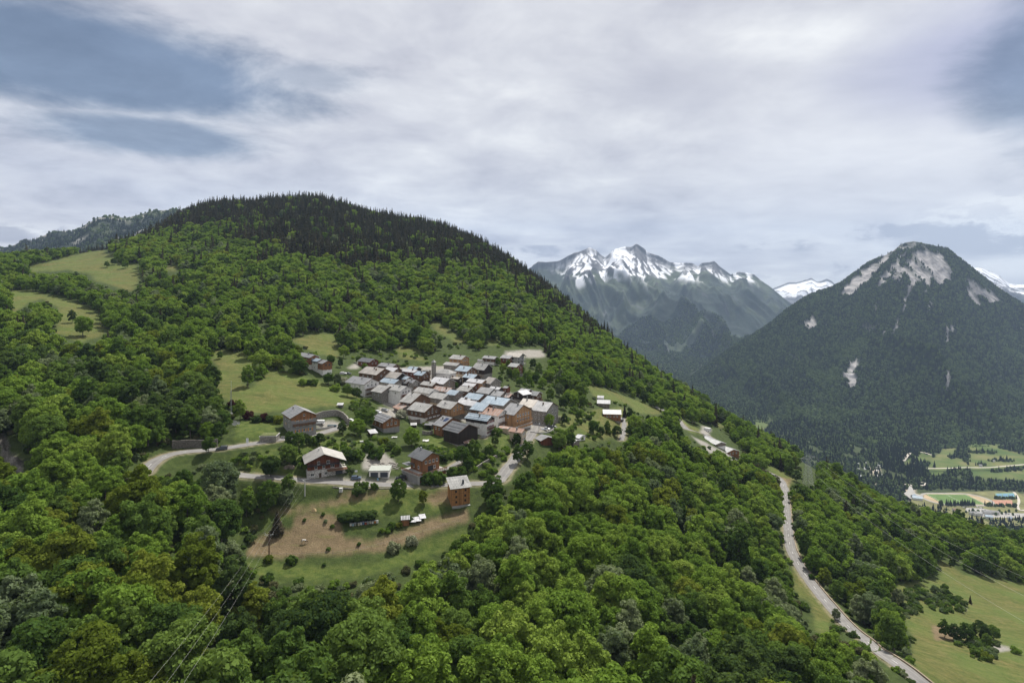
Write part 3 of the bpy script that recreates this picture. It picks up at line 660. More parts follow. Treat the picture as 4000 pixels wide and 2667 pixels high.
# ---------------------------------------------------------------- where trees stand
P_CLEAR = P_MEADOW + [
 [(1350,1400),(1420,1385),(1500,1378),(1640,1395),(1760,1365),(1850,1365),(1900,1370),(1985,1350),(2120,1355),(2140,1400),(2120,1440),(2080,1460),(2050,1475),(2090,1500),(2150,1500),(2190,1540),(2240,1590),(2360,1590),(2440,1585),(2450,1640),(2440,1690),(2330,1722),(2240,1740),(2170,1745),(2120,1770),(2070,1790),(2030,1830),(2010,1880),(1900,1900),(1870,2000),(1830,2050),(1800,2100),(1700,2160),(1560,2220),(1420,2255),(1290,2275),(1100,2250),(990,2230),(955,2160),(1000,2080),(1030,2010),(1035,1950),(1000,1900),(920,1868),(910,1830),(890,1790),(640,1845),(590,1860),(560,1830),(600,1785),(690,1745),(870,1725),(905,1680),(905,1630),(1100,1600),(1330,1580),(1300,1530),(1200,1470),(1185,1400),(1280,1395)],
 [(2690,1670),(2760,1650),(2830,1690),(2900,1760),(2880,1790),(2780,1745),(2700,1715)],
 [(3120,1795),(3195,1795),(3180,1895),(3140,1895)],
 [(0,1690),(45,1700),(85,1780),(105,1845),(70,1867),(0,1867)],
 [(2320,1540),(2400,1540),(2400,1600),(2330,1600)],
]
P_CLEAR[len(P_MEADOW)-2+0] = P_CLEAR[len(P_MEADOW)-2]
P_CON = [[(380,985),(500,925),(640,930),(760,905),(870,905),(960,985),(1010,1020),(1120,1010),(1250,1030),(1400,1050),(1560,1045),(1800,1045),(1930,1060),(2020,1100),(2120,1170),(2230,1240),(2320,1330),(2420,1300),(2200,900),(1500,600),(600,600),(300,800)]]
Yc = []; yy = 74.0
cand = []
r_ = np.random.default_rng(5)
while yy < 1480:
    sp = 7.6 if yy < 170 else (7.6-1.3*(yy-170)/100 if yy < 270 else 6.2+min(yy, 800)/800*2.0); x0, x1 = (-330-UC)/F*yy, (4330-UC)/F*yy
    n = int((x1-x0)/sp); xs = x0+(np.arange(n)+r_.random(n))*sp
    cand.append(np.stack([xs, yy+(r_.random(n)-.5)*sp, np.full(n, sp)], 1)); yy += sp*0.93
cand = np.concatenate(cand); X, Y, SPc = cand.T; Z = zgrid(X, Y)
n_ = len(X)
sz = (0.62+0.72*r_.random(n_))*(0.85+0.3*fbm(X/40, Y/40, 3, 120)); sz *= np.interp(Y, [90, 170, 270, 400, 900], [1.36, 1.3, 1.05, 1.0, 1.12])
u0, v0 = proj(X, Y, Z)
conz = inpoly(u0+(fbm(X/50, Y/50, 4, 121)-.5)*260+r_.normal(size=n_)*25, v0+(fbm(X/50, Y/50, 4, 122)-.5)*130+r_.normal(size=n_)*14, P_CON[0]) & (Y > 480)
clump = fbm(X/28, Y/28, 3, 130)
pcon = np.where(conz, 0.9, np.where((Y > 420) & (clump > 0.6), 0.22, np.where(Y > 250, 0.035, 0.012)))
pcon = np.where((Y > 1050) & (u0 > 300) & (u0 < 2150), 0.95, pcon)
iscon = r_.random(n_) < pcon
sz = np.where(iscon, sz*(0.72+0.6*r_.random(n_))*np.interp(Y, [600, 1000], [1.0, 0.82]), sz)
hh = np.where(iscon, 17.5, 11.3)*sz; rr = np.where(iscon, 2.6, 4.0)*sz
ok = np.ones(n_, bool)
for f_, wv_ in ((0.0, 0), (0.3, 1), (0.55, 1), (0.8, 1), (1.0, 0)):
    for sx_ in ((0,) if not wv_ else (-0.8, 0, 0.8)):
        uu, vv = proj(X+sx_*rr, Y, Z+hh*f_)
        for p in P_CLEAR: ok &= ~inpoly(uu, vv, p)
# the far side of the crest carries wood too, whatever polygon the sight line crosses
hidden = Y > 1150
ok |= hidden & (v0 > 0)
# roads: nothing on the bed, nothing standing in front of the open stretches
for nm, (wd, S) in RL.items():
    d = np.full(n_, 1e9)
    for a in range(0, len(S), 2): d = np.minimum(d, np.hypot(X-S[a, 0], Y-S[a, 1]))
    ok &= d > wd/2+rr*0.55+0.4
def road_poly(nm, i0=0, i1=None, m=4):
    wd, S = RL[nm]; S = S[i0:i1]; A, _ = strip(S, [-wd/2, wd/2], 0); a = [proj(*p) for p in A[:, 0]]; b = [proj(*p) for p in A[:, 1]]
    return [tuple(p) for p in a]+[tuple(p) for p in b[::-1]]
RP = road_poly('valley_road', 150)
for f_ in (0.25, 0.5, 0.75, 1.0):
    for sx_ in (-0.6, 0, 0.6):
        uu, vv = proj(X+sx_*rr, Y, Z+hh*f_); ok &= ~inpoly(uu, vv, RP)
ok &= r_.random(n_) > 0.03
ok &= ~((clump < 0.33) & (r_.random(n_) < 0.5) & (Y < 1000) & ~conz)
X, Y, Z, sz, iscon, hh, rr, u0, v0, clump, conz = [a[ok] for a in (X, Y, Z, sz, iscon, hh, rr, u0, v0, clump, conz)]
n_ = len(X)
# leaf colour: patches of one species with strays
q1 = fbm(X/55, Y/55, 3, 140)+ (r_.random(n_)-.5)*0.42; q2 = fbm(X/35, Y/35, 3, 150)+(r_.random(n_)-.5)*0.4
spec = np.full(n_, 0)                       # mid
spec[q1 > 0.60] = 1                         # bright
spec[q1 < 0.33] = 2                         # dark
spec[(q2 > 0.66) & (q1 < 0.6)] = 3          # grey
spec[(q2 < 0.27)] = 4                       # olive
ol = inpoly(u0, v0, [(2250,1730),(2420,1720),(2560,1800),(2700,1950),(2700,2080),(2550,2050),(2300,1950),(2180,1850)]); spec[ol & (r_.random(n_) < 0.5)] = 4
up = (Y > 330); spec[up & (r_.random(n_) < 0.62)] = 1
SPN = ['mid', 'bright', 'dark', 'grey', 'olive']
print('trees', n_, 'conifers', iscon.sum())
uc_, vc_ = proj(X, Y, Z+hh*0.6)
inframe = (uc_ > -40) & (uc_ < 4040) & (vc_ < 2700) & (vc_ > 700)
# hidden from the camera behind nearer ground?
vis = np.ones(n_, bool)
for k in range(n_):
    if inframe[k] and Y[k] > 300:
        ys = Y[k]*np.linspace(0.5, 0.98, 30); vis[k] = np.all(zgrid(X[k]/Y[k]*ys, ys)+5 < (Z[k]+hh[k])/Y[k]*ys)
size_px = np.where(inframe & vis, hh/Y, 0)
ordB = np.argsort(-np.where(~iscon, size_px, 0)); ordC = np.argsort(-np.where(iscon, size_px, 0))
NB, NC = 250, 110
indB = [k for k in ordB[:NB]]; indC = [k for k in ordC[:NC] if size_px[k] > 0]
single = np.zeros(n_, bool); single[indB] = True; single[indC] = True
COLW = {'mid': 'mid green', 'bright': 'bright green', 'dark': 'dark green', 'grey': 'grey green', 'olive': 'yellow green'}
def where_words(u, v, Yd):
    if v > 2330:
        if u < 700: return 'at the bottom left'
        if u < 1500: return 'at the bottom below the field'
        if u < 2300: return 'at the bottom middle'
        if u < 3000: return 'at the bottom left of the winding road'
        return 'beside the road at the bottom right'
    if u < 560: return 'left below the meadows' if v < 1900 else 'at the left edge under the hairpin'
    if u < 1050: return 'between hairpin and brown field' if v > 1850 else 'above the upper road'
    if u < 1900: return 'below the green meadow' if v > 2050 else 'on the hillside near the village'
    if u < 2500: return 'right of the timber tower house' if v < 2150 else 'right of the green meadow'
    if u < 3060: return 'left of the winding road'
    return 'right of the winding road' if v < 2250 else 'beside the bottom right meadow'
def add_tree(kind, x, y, z, s, label, group, lm='mid', shape=0, rz=0.0, sz_=None, name=None, cat='tree'):
    e = empty(name or kind, (x, y, z), rz); e.scale = (s, s, s*(sz_ or 1))
    if kind == 'conifer': a, b = FIRC[shape % 3], FIRT
    else: a, b = NEARC[(shape, lm)], TRUNKS[shape % 3]
    link(bpy.data.objects.new('crown', a), e); link(bpy.data.objects.new('trunk', b), e)
    return tag(e, label, cat, group)
from collections import Counter
def size_word(s): return 'small' if s < 0.86 else ('tall' if s > 1.12 else 'mid-sized')
SHW = ['broad', 'spreading', 'narrow', 'rounded', 'oval']
rt = random.Random(3)
for k in indB:
    sh = rt.randrange(5); c_ = SPN[spec[k]]
    lb = f"{size_word(sz[k])} {SHW[sh]} {COLW[c_]} tree {where_words(uc_[k], vc_[k], Y[k])}"
    add_tree('leafy_tree', X[k], Y[k], Z[k], sz[k], lb, lb.split(' tree ')[1]+', leafy trees', c_, sh, rt.random()*6.28)
for k in indC:
    lb = f"{size_word(sz[k])} dark spruce {where_words(uc_[k], vc_[k], Y[k])}"
    add_tree('spruce', X[k], Y[k], Z[k], sz[k], lb, 'spruces '+where_words(uc_[k], vc_[k], Y[k]), shape=rt.randrange(3), rz=rt.random()*6.28)

def scatter(name, pts, idx, scale, protos, label, seed=0):
    """one object of stuff: prototypes set on points by geometry nodes"""
    me = bpy.data.meshes.new(name); me.vertices.add(len(pts)); me.vertices.foreach_set('co', np.ascontiguousarray(pts, np.float32).ravel())
    a = me.attributes.new('pick', 'INT', 'POINT'); a.data.foreach_set('value', np.ascontiguousarray(idx, np.int32))
    r2 = np.random.default_rng(seed)
    a = me.attributes.new('scl', 'FLOAT_VECTOR', 'POINT'); s3 = np.stack([scale*(0.9+0.2*r2.random(len(pts))), scale*(0.9+0.2*r2.random(len(pts))), scale], 1); a.data.foreach_set('vector', s3.astype(np.float32).ravel())
    a = me.attributes.new('rot', 'FLOAT_VECTOR', 'POINT'); rot = np.zeros((len(pts), 3), np.float32); rot[:, 2] = r2.random(len(pts))*6.28; rot[:, :2] = r2.normal(size=(len(pts), 2))*0.05; a.data.foreach_set('vector', rot.ravel())
    o = mobj(name, me)
    ng = bpy.data.node_groups.new(name, 'GeometryNodeTree'); ng.interface.new_socket('Geometry', in_out='INPUT', socket_type='NodeSocketGeometry'); ng.interface.new_socket('Geometry', in_out='OUTPUT', socket_type='NodeSocketGeometry')
    t = NT(ng); gi = t.new('NodeGroupInput'); go = t.new('NodeGroupOutput')
    g2i = t.new('GeometryNodeGeometryToInstance')
    for pm in reversed(protos):
        po = bpy.data.objects.new(pm.name+'_form', pm)
        oi = t.new('GeometryNodeObjectInfo'); oi.inputs['Object'].default_value = po; oi.inputs['As Instance'].default_value = True
        t.link(oi.outputs['Geometry'], g2i.inputs[0])
    def na(nm, ty):
        n = t.new('GeometryNodeInputNamedAttribute', data_type=ty); n.inputs['Name'].default_value = nm; return n.outputs[0]
    e2r = t.new('FunctionNodeEulerToRotation'); t.link(na('rot', 'FLOAT_VECTOR'), e2r.inputs[0])
    iop = t.new('GeometryNodeInstanceOnPoints'); t.link(gi.outputs[0], iop.inputs['Points']); t.link(g2i.outputs[0], iop.inputs['Instance'])
    iop.inputs['Pick Instance'].default_value = True; t.link(na('pick', 'INT'), iop.inputs['Instance Index']); t.link(e2r.outputs[0], iop.inputs['Rotation']); t.link(na('scl', 'FLOAT_VECTOR'), iop.inputs['Scale'])
    t.link(iop.outputs[0], go.inputs[0])
    md = o.modifiers.new('scatter', 'NODES'); md.node_group = ng
    return tag(o, kind='stuff', label=label)
def protos_at(nl, nq, s, lob, firt, firn, firs, tag_):
    P = []
    for k in SPN:
        for i in (0, 1, 2):
            s_ = SHAPES[(i*2+SPN.index(k)) % 5]
            P.append(proto('foliage', crown(400+i+10*SPN.index(k), nl=nl, nq=nq, s=s, lob=lob, **s_), trunk(500+i, 8, 0.24, 3), k))
    for i in range(3): P.append(proto('fir', fir(600+i, 2.5+0.35*i, 15.5+1.5*i, firt, firn, firs), tube([(0, 0, -2), (0, 0, 12)], [0.25, 0.06], 5), 'conifer'))
    return P
rest = ~single
near = rest & (Y < 260); mid = rest & (Y >= 260) & (Y < 620); far = rest & (Y >= 620)
pick = np.where(iscon, 15+r_.integers(0, 3, n_), spec*3+r_.integers(0, 3, n_))
G = np.stack([X, Y, Z-0.2], 1)
for nm, m_, pr in (('woodland', near, (84, 84, 0.33, 0.24, 32, 60, 0.6)), ('hillside_woodland', mid, (56, 46, 0.5, 0.27, 26, 40, 0.8)), ('upper_forest', far, (24, 26, 0.98, 0.36, 18, 20, 1.2))):
    scatter(nm, G[m_], pick[m_], sz[m_], protos_at(*pr, nm), {'woodland': 'dense green wood of leafy trees round the village', 'hillside_woodland': 'leafy trees covering the slopes behind the village', 'upper_forest': 'dark spruce forest and pale leafy trees on the upper hill'}[nm], 3)
# undergrowth: low bushes under and between the trees
nb = 9000; xs = r_.random(nb*3); ys = 74*np.exp(r_.random(nb*3)*math.log(620/74)); xx = (-300+xs*4600-UC)/F*ys; zz_ = zgrid(xx, ys)
ub, vb = proj(xx, ys, zz_); okb = np.ones(len(xx), bool)
for p in P_CLEAR: okb &= ~inpoly(ub, vb, p) & ~inpoly(ub, vb-1.6/ys*F, p)
for nm, (wd, S) in RL.items():
    d = np.full(len(xx), 1e9)
    for a in range(0, len(S), 3): d = np.minimum(d, np.hypot(xx-S[a, 0], ys-S[a, 1]))
    okb &= d > wd/2+1.6
okb &= ~inpoly(ub, vb, RP)
xx, ys, zz_ = xx[okb][:nb], ys[okb][:nb], zz_[okb][:nb]
BUSHP = [proto('shrub', crown(700+i, 1.3, 1.9, -0.2, 16, 42, 0.3, lob=0.42), None, k) for i, k in enumerate(('mid', 'dark', 'bright', 'grey', 'brown'))]
scatter('undergrowth', np.stack([xx, ys, zz_], 1), r_.integers(0, 5, len(xx)), 0.5+0.9*r_.random(len(xx)), BUSHP, 'low shrubs growing under and between the trees', 8)

# ---------------------------------------------------------------- wood on the far mountains: small low-poly crowns set on the slopes
def far_wood(name, grid, n, h, label, keep, seed, spruce=0.6, facing=None):
    U_, T_, X_, Y_, Z_, at_g = grid; r = np.random.default_rng(seed)
    nr, nc = X_.shape
    A = np.abs((X_[:-1, 1:]-X_[:-1, :-1])*(Y_[1:, :-1]-Y_[:-1, :-1])); A[T_[:-1, :-1] > 1.03] = 0
    dens = keep(U_, T_, X_, Y_, Z_, at_g)[:-1, :-1]; Pq = (A*dens).ravel(); Pq /= Pq.sum()
    k = r.choice(len(Pq), n, p=Pq); i, j = np.unravel_index(k, A.shape); a, b = r.random(n), r.random(n)
    def bl(M): return (M[i, j]*(1-a)+M[i, j+1]*a)*(1-b)+(M[i+1, j]*(1-a)+M[i+1, j+1]*a)*b
    x, y, z, g = bl(X_), bl(Y_), bl(Z_), bl(at_g.get('grass', np.zeros(X_.shape)))
    s = h*(0.6+0.7*r.random(n)); con = r.random(n) < np.where(g > 0.4, 0.12, spruce)
    return far_crowns(name, x, y, z, s, con, label, r)
def far_crowns(name, x, y, z, s, con, label, r, keepstuff=True):
    n = len(x)
    # 9-vertex crown: foot ring of 4, mid ring of 4, tip
    an = np.arange(4)*pi/2; ph = r.random((n, 1))*2*pi
    def ring(rad, hz):
        q = rad*(0.75+0.5*r.random((n, 4))); return np.stack([x[:, None]+np.cos(an+ph)*q, y[:, None]+np.sin(an+ph)*q, (z+hz)[:, None]+(r.random((n, 4))-.5)*s[:, None]*0.12], -1)
    w1 = np.where(con, 0.21, 0.34)*s; w2 = np.where(con, 0.13, 0.36)*s
    R1 = ring(w1[:, None], 0.02*s); R2 = ring(w2[:, None], np.where(con, 0.45, 0.5)*s); R3 = ring(np.where(con, 0.012, 0.19)[:, None]*s[:, None], np.where(con, 1.0, 0.78)*s*np.where(con, 1, 0.95))
    V = np.concatenate([R1, R2, R3], 1)
    f = []
    for a in range(2):
        for k in range(4): f.append((a*4+k, a*4+(k+1) % 4, a*4+4+(k+1) % 4, a*4+4+k))
    f.append((8, 9, 10, 11)); f = np.array(f)
    Fq = (f[None]+12*np.arange(n)[:, None, None]).reshape(-1, 4)
    me = mesh_np(name, V.reshape(-1, 3), Fq); c = np.where(con, 0.0, 0.5)+r.random(n)*0.5; attr(me, 'tint', np.repeat(c, 12))
    me.materials.append(M_FAR); return tag(mobj(name, me), kind='stuff', label=label) if keepstuff else me
def far_mat():
    m, t, b = mat_new('far_crowns'); a = at_(t, 'tint')
    c = t.ramp(a, [(0.0, (0.012, 0.02, 0.014)), (0.49, (0.024, 0.036, 0.022)), (0.51, (0.03, 0.048, 0.02)), (1.0, (0.08, 0.115, 0.036))])
    t.link(c, b.inputs['Base Color']); b.inputs['Roughness'].default_value = 0.9; b.inputs['Specular IOR Level'].default_value = 0.0; return m
M_FAR = far_mat()
far_wood('mountain_forest', MR, 95000, 17, 'dense forest covering the right mountain below its scree', lambda U, T, X, Y, Z, a: (1-np.clip(a['rock']*2.2, 0, 1))*ss(230-Z+fbm(X/80, Y/80, 3, 7)*60, 0, 60)*(U > 2650)*np.where(U > 4250, 0.2, 1), 21)
far_wood('ridge_forest', ML, 9000, 17, 'spruce forest on the far left ridge', lambda U, T, X, Y, Z, a: (1-np.clip(a['rock']+a['grass'], 0, 1)*0.93)*(T > 0.25)*(U < 900), 22, 0.95)
far_wood('foothill_forest', MM, 42000, 18, 'forest on the foot of the snow mountain', lambda U, T, X, Y, Z, a: (1-np.clip(a['rock'], 0, 1))*(T < 0.5)*ss(-150-Z, 0, 120)*(U > 2250)*(U < 3150)*ss(fbm(X/220, Y/220, 4, 47), 0.36, 0.5), 23, 0.7)
# ---------------------------------------------------------------- building kit
class MB:
    def __init__(s): s.V = []; s.F = []
    def add(s, V, Fc):
        b = len(s.V); s.V += [tuple(map(float, v)) for v in V]; s.F += [tuple(int(i)+b for i in f) for f in Fc]; return s
    def box(s, x0, x1, y0, y1, z0, z1):
        return s.add([(x0,y0,z0),(x1,y0,z0),(x1,y1,z0),(x0,y1,z0),(x0,y0,z1),(x1,y0,z1),(x1,y1,z1),(x0,y1,z1)],
                     [(0,3,2,1),(4,5,6,7),(0,1,5,4),(1,2,6,5),(2,3,7,6),(3,0,4,7)])
    def prism(s, prof, x0, x1):                  # profile in y,z swept along x
        n = len(prof); V = [(x0, y, z) for y, z in prof]+[(x1, y, z) for y, z in prof]
        return s.add(V, [tuple(range(n)), tuple(range(2*n-1, n-1, -1))]+[(i, i+n, (i+1) % n+n, (i+1) % n) for i in range(n)])
    def tube(s, P, r, k=6):
        V, Fq = tube(P, [r]*len(P) if np.isscalar(r) else r, k); s.add(V, Fq)
        n = len(P); return s
    def mesh(s, name):
        me = bpy.data.meshes.new(name); me.from_pydata(s.V, [], s.F); me.update(); bm = bmesh.new(); bm.from_mesh(me)
        bmesh.ops.recalc_face_normals(bm, faces=bm.faces); bm.to_mesh(me); bm.free(); return me
    def build(s, name, mat, parent=None, loc=None, rz=None):
        o = mobj(name, s.mesh(name), mat, parent)
        if loc is not None: o.location = loc
        if rz is not None: o.rotation_euler[2] = rz
        return o
def roof_mat(name, col, col2=None, dots=0.0, rust=0.0, rough=0.5, metal=0.35):
    m, t, b = mat_new(name); P = t.new('ShaderNodeTexCoord').outputs['Object']; s = t.new('ShaderNodeSeparateXYZ'); t.link(P, s.inputs[0])
    n = t.noise(t.vmath('MULTIPLY', P, (1.6, 0.3, 0.3)).outputs[0], 1.0, 5, 0.65); n2 = t.noise(P, 0.35, 3, 0.5)
    rib = t.math('SINE', t.math('MULTIPLY', s.outputs[0], 2*pi/0.55))
    col2 = col2 or tuple(x*1.25 for x in col)
    c = t.mix(t.smooth(t.math('ADD', t.math('MULTIPLY', n, 0.6), t.math('MULTIPLY', n2, 0.4)), 0.35, 0.65), tuple(x*0.85 for x in col), col2)
    if rust: c = t.mix(t.smooth(t.math('ADD', n, t.math('MULTIPLY', n2, 0.5)), 0.9-rust*0.55, 1.08-rust*0.55), c, (0.26, 0.15, 0.105))
    c = t.mix(t.math('MULTIPLY', t.smooth(rib, 0.75, 0.98), 0.28), c, tuple(x*0.45 for x in col))
    if dots:
        a = t.math('FRACT', t.math('DIVIDE', s.outputs[1], 1.15)); bq = t.math('FRACT', t.math('DIVIDE', s.outputs[0], 0.95))
        d = t.math('MULTIPLY', t.math('LESS_THAN', a, 0.2), t.math('LESS_THAN', bq, 0.42)); c = t.mix(t.math('MULTIPLY', d, dots), c, tuple(x*0.3 for x in col))
    t.link(c, b.inputs['Base Color']); b.inputs['Roughness'].default_value = rough; b.inputs['Metallic'].default_value = metal
    bp = t.new('ShaderNodeBump', inp={'Strength': 0.5, 'Distance': 0.05, 'Height': rib}); t.link(bp.outputs[0], b.inputs['Normal']); return m
ROOF = {
 'grey': roof_mat('grey_steel_roofing', (0.2, 0.205, 0.21), (0.29, 0.29, 0.29), 0.6),
 'dark': roof_mat('dark_steel_roofing', (0.095, 0.1, 0.105), (0.14, 0.145, 0.15), 0.5),
 'blue': roof_mat('blue_grey_metal_roofing', (0.21, 0.28, 0.34), (0.33, 0.39, 0.44), 0.12, rough=0.5, metal=0.2),
 'pale': roof_mat('pale_metal_roofing', (0.36, 0.365, 0.38), (0.48, 0.48, 0.49), 0.1, rough=0.65, metal=0.1),
 'beige': roof_mat('beige_metal_roofing', (0.3, 0.275, 0.245), (0.42, 0.39, 0.35), 0.15),
 'rust': roof_mat('rusty_sheet_roofing', (0.36, 0.34, 0.32), (0.48, 0.46, 0.44), 0.0, 0.6, 0.7, 0.1),
 'rusty': roof_mat('part_rusted_roofing', (0.38, 0.37, 0.36), (0.5, 0.49, 0.48), 0.0, 0.45, 0.6, 0.2),
 'lauze': roof_mat('stone_grey_roofing', (0.22, 0.22, 0.21), (0.34, 0.335, 0.32), 0.35, rough=0.8, metal=0.0),
}
def wall_mat(name, col, kind='plaster'):
    m, t, b = mat_new(name); P = t.new('ShaderNodeTexCoord').outputs['Object']
    if kind == 'plaster':
        n = t.noise(P, 0.8, 6, 0.65); n2 = t.noise(t.vmath('MULTIPLY', P, (2.5, 2.5, 0.35)).outputs[0], 1.0, 4, 0.6)
        c = t.ramp(t.math('ADD', t.math('MULTIPLY', n, 0.6), t.math('MULTIPLY', n2, 0.4)), [(0.32, tuple(x*0.72 for x in col)), (0.55, col), (0.75, tuple(min(.85, x*1.12) for x in col))])
    elif kind == 'stone':
        v = t.new('ShaderNodeTexVoronoi', inp={'Scale': 2.6}); t.link(t.vmath('MULTIPLY', P, (1, 1, 1.6)).outputs[0], v.inputs['Vector'])
        s = t.new('ShaderNodeSeparateColor'); t.link(v.outputs['Color'], s.inputs[0]); n = t.noise(P, 1.2, 5, 0.65)
        c = t.ramp(t.math('ADD', t.math('MULTIPLY', s.outputs[0], 0.5), t.math('MULTIPLY', n, 0.5)), [(0.2, tuple(x*0.45 for x in col)), (0.5, col), (0.8, tuple(x*1.5 for x in col))])
        ve = t.new('ShaderNodeTexVoronoi', feature='DISTANCE_TO_EDGE', inp={'Scale': 2.6}); t.link(t.vmath('MULTIPLY', P, (1, 1, 1.6)).outputs[0], ve.inputs['Vector'])
        c = t.mix(t.math('MULTIPLY', t.math('SUBTRACT', 1.0, t.smooth(ve.outputs['Distance'], 0.0, 0.1)), 0.55), c, tuple(x*0.4 for x in col))
    else:
        s = t.new('ShaderNodeSeparateXYZ'); t.link(P, s.inputs[0]); q = t.math('ADD', s.outputs[0], s.outputs[1])
        cell = t.math('FLOOR', t.math('MULTIPLY', q, 4.0)); wn = t.new('ShaderNodeTexWhiteNoise', noise_dimensions='1D'); t.link(cell, wn.inputs['W'])
        n = t.noise(t.vmath('MULTIPLY', P, (2.0, 2.0, 0.35)).outputs[0], 1.3, 5, 0.7)
        c = t.ramp(t.math('ADD', t.math('MULTIPLY', wn.outputs[0], 0.45), t.math('MULTIPLY', n, 0.55)), [(0.15, tuple(x*0.5 for x in col)), (0.5, col), (0.85, tuple(x*1.45 for x in col))])
        g = t.math('FRACT', t.math('MULTIPLY', q, 4.0)); c = t.mix(t.math('MULTIPLY', t.math('LESS_THAN', g, 0.1), 0.5), c, tuple(x*0.3 for x in col))
    t.link(c, b.inputs['Base Color']); b.inputs['Roughness'].default_value = 0.88; b.inputs['Specular IOR Level'].default_value = 0.2; return m
WALL = {
 'stone': wall_mat('grey_rubble_stone', (0.23, 0.215, 0.19), 'stone'), 'darkstone': wall_mat('dark_rubble_stone', (0.13, 0.12, 0.105), 'stone'),
 'white': wall_mat('white_render', (0.74, 0.72, 0.68)), 'cream': wall_mat('cream_render', (0.5, 0.42, 0.31)), 'grey': wall_mat('grey_render', (0.25, 0.245, 0.235)), 'concrete': wall_mat('raw_concrete', (0.36, 0.35, 0.33)),
 'brown': wall_mat('weathered_brown_boards', (0.13, 0.075, 0.045), 'wood'), 'dark': wall_mat('blackened_boards', (0.036, 0.027, 0.022), 'wood'),
 'orange': wall_mat('honey_coloured_boards', (0.36, 0.21, 0.105), 'wood'), 'red': wall_mat('red_brown_boards', (0.15, 0.055, 0.03), 'wood'), 'greywood': wall_mat('silvered_boards', (0.2, 0.17, 0.14), 'wood'),
 'amber': wall_mat('amber_boards', (0.235, 0.11, 0.05), 'wood'), 'green': wall_mat('green_paint', (0.06, 0.12, 0.07)),
}
M_GLASS, t_, b_ = mat_new('window_glass'); b_.inputs['Base Color'].default_value = (0.02, 0.025, 0.03, 1); b_.inputs['Roughness'].default_value = 0.08; b_.inputs['Specular IOR Level'].default_value = 0.7
M_WHITEF = simple_mat('white_frame_paint', (0.62, 0.61, 0.58), 0.5, var=0.06); M_BROWNF = simple_mat('brown_frame_paint', (0.14, 0.07, 0.035), 0.6)
M_SHUT = simple_mat('brown_shutter_paint', (0.2, 0.085, 0.04), 0.6); M_SHUTO = simple_mat('orange_shutter_paint', (0.5, 0.23, 0.06), 0.6); M_SHUTR = simple_mat('red_shutter_paint', (0.2, 0.04, 0.035), 0.6)
M_TRIM = simple_mat('pale_roof_trim', (0.48, 0.47, 0.45), 0.55, var=0.08); M_DOOR = simple_mat('dark_door_wood', (0.07, 0.045, 0.03), 0.7); M_STEEL = simple_mat('galvanised_steel', (0.42, 0.43, 0.44), 0.45, 0.6, 0.1)
M_ANTH = simple_mat('anthracite_metal', (0.05, 0.06, 0.075), 0.45, 0.2, 0.1)
def w_mesh(w_, h_, mullion=True):
    m = MB(); f = 0.09
    m.box(-w_/2, w_/2, -0.02, 0.07, 0, f); m.box(-w_/2, w_/2, -0.02, 0.07, h_-f, h_); m.box(-w_/2, -w_/2+f, -0.02, 0.07, f, h_-f); m.box(w_/2-f, w_/2, -0.02, 0.07, f, h_-f)
    if mullion: m.box(-0.035, 0.035, -0.01, 0.06, f, h_-f)
    m.box(-w_/2-0.08, w_/2+0.08, 0.0, 0.14, -0.1, -0.002)
    return m.mesh('window')
WM = {}
for fk, fm in (('white', M_WHITEF), ('brown', M_BROWNF)):
    WM[fk] = w_mesh(1.05, 1.25); WM[fk].materials.append(fm)
PANE = MB().box(-0.43, 0.43, 0.0, 0.035, 0.09, 1.16).mesh('pane'); PANE.materials.append(M_GLASS)
SH = {}
for sk, sm in (('brown', M_SHUT), ('orange', M_SHUTO), ('red', M_SHUTR)):
    SH[sk] = MB().box(-0.25, 0.25, 0.0, 0.06, 0, 1.25).box(-0.21, 0.21, 0.061, 0.085, 0.2, 0.28).box(-0.21, 0.21, 0.061, 0.085, 0.95, 1.03).mesh('shutter'); SH[sk].materials.append(sm)
def put(name, me, parent, loc, rz=0.0, sc_=(1, 1, 1)):
    o = bpy.data.objects.new(name, me); link(o, parent); o.location = loc; o.rotation_euler[2] = rz; o.scale = sc_; return o
def window(parent, x, y, z, face, fk='white', sh=None, s=(1, 1)):
    """face: direction the window looks in the thing's own frame"""
    rz = {'+y': 0, '-y': pi, '+x': -pi/2, '-x': pi/2}[face]
    wo = put('window', WM[fk], parent, (x, y, z), rz, (s[0], 1, s[1])); put('pane', PANE, wo, (0, 0, 0))
    if sh:
        for k in (-1, 1):
            dx, dy = (k*(0.82*s[0]), 0) if face in ('+y', '-y') else (0, k*(0.82*s[0]))
            put('shutter', SH[sh], parent, (x+dx, y+dy, z), rz, (1, 1, s[1]))
    return wo
rh = random.Random(21)
def hermit(u, v, Htot): return hit(u, v, Htot)
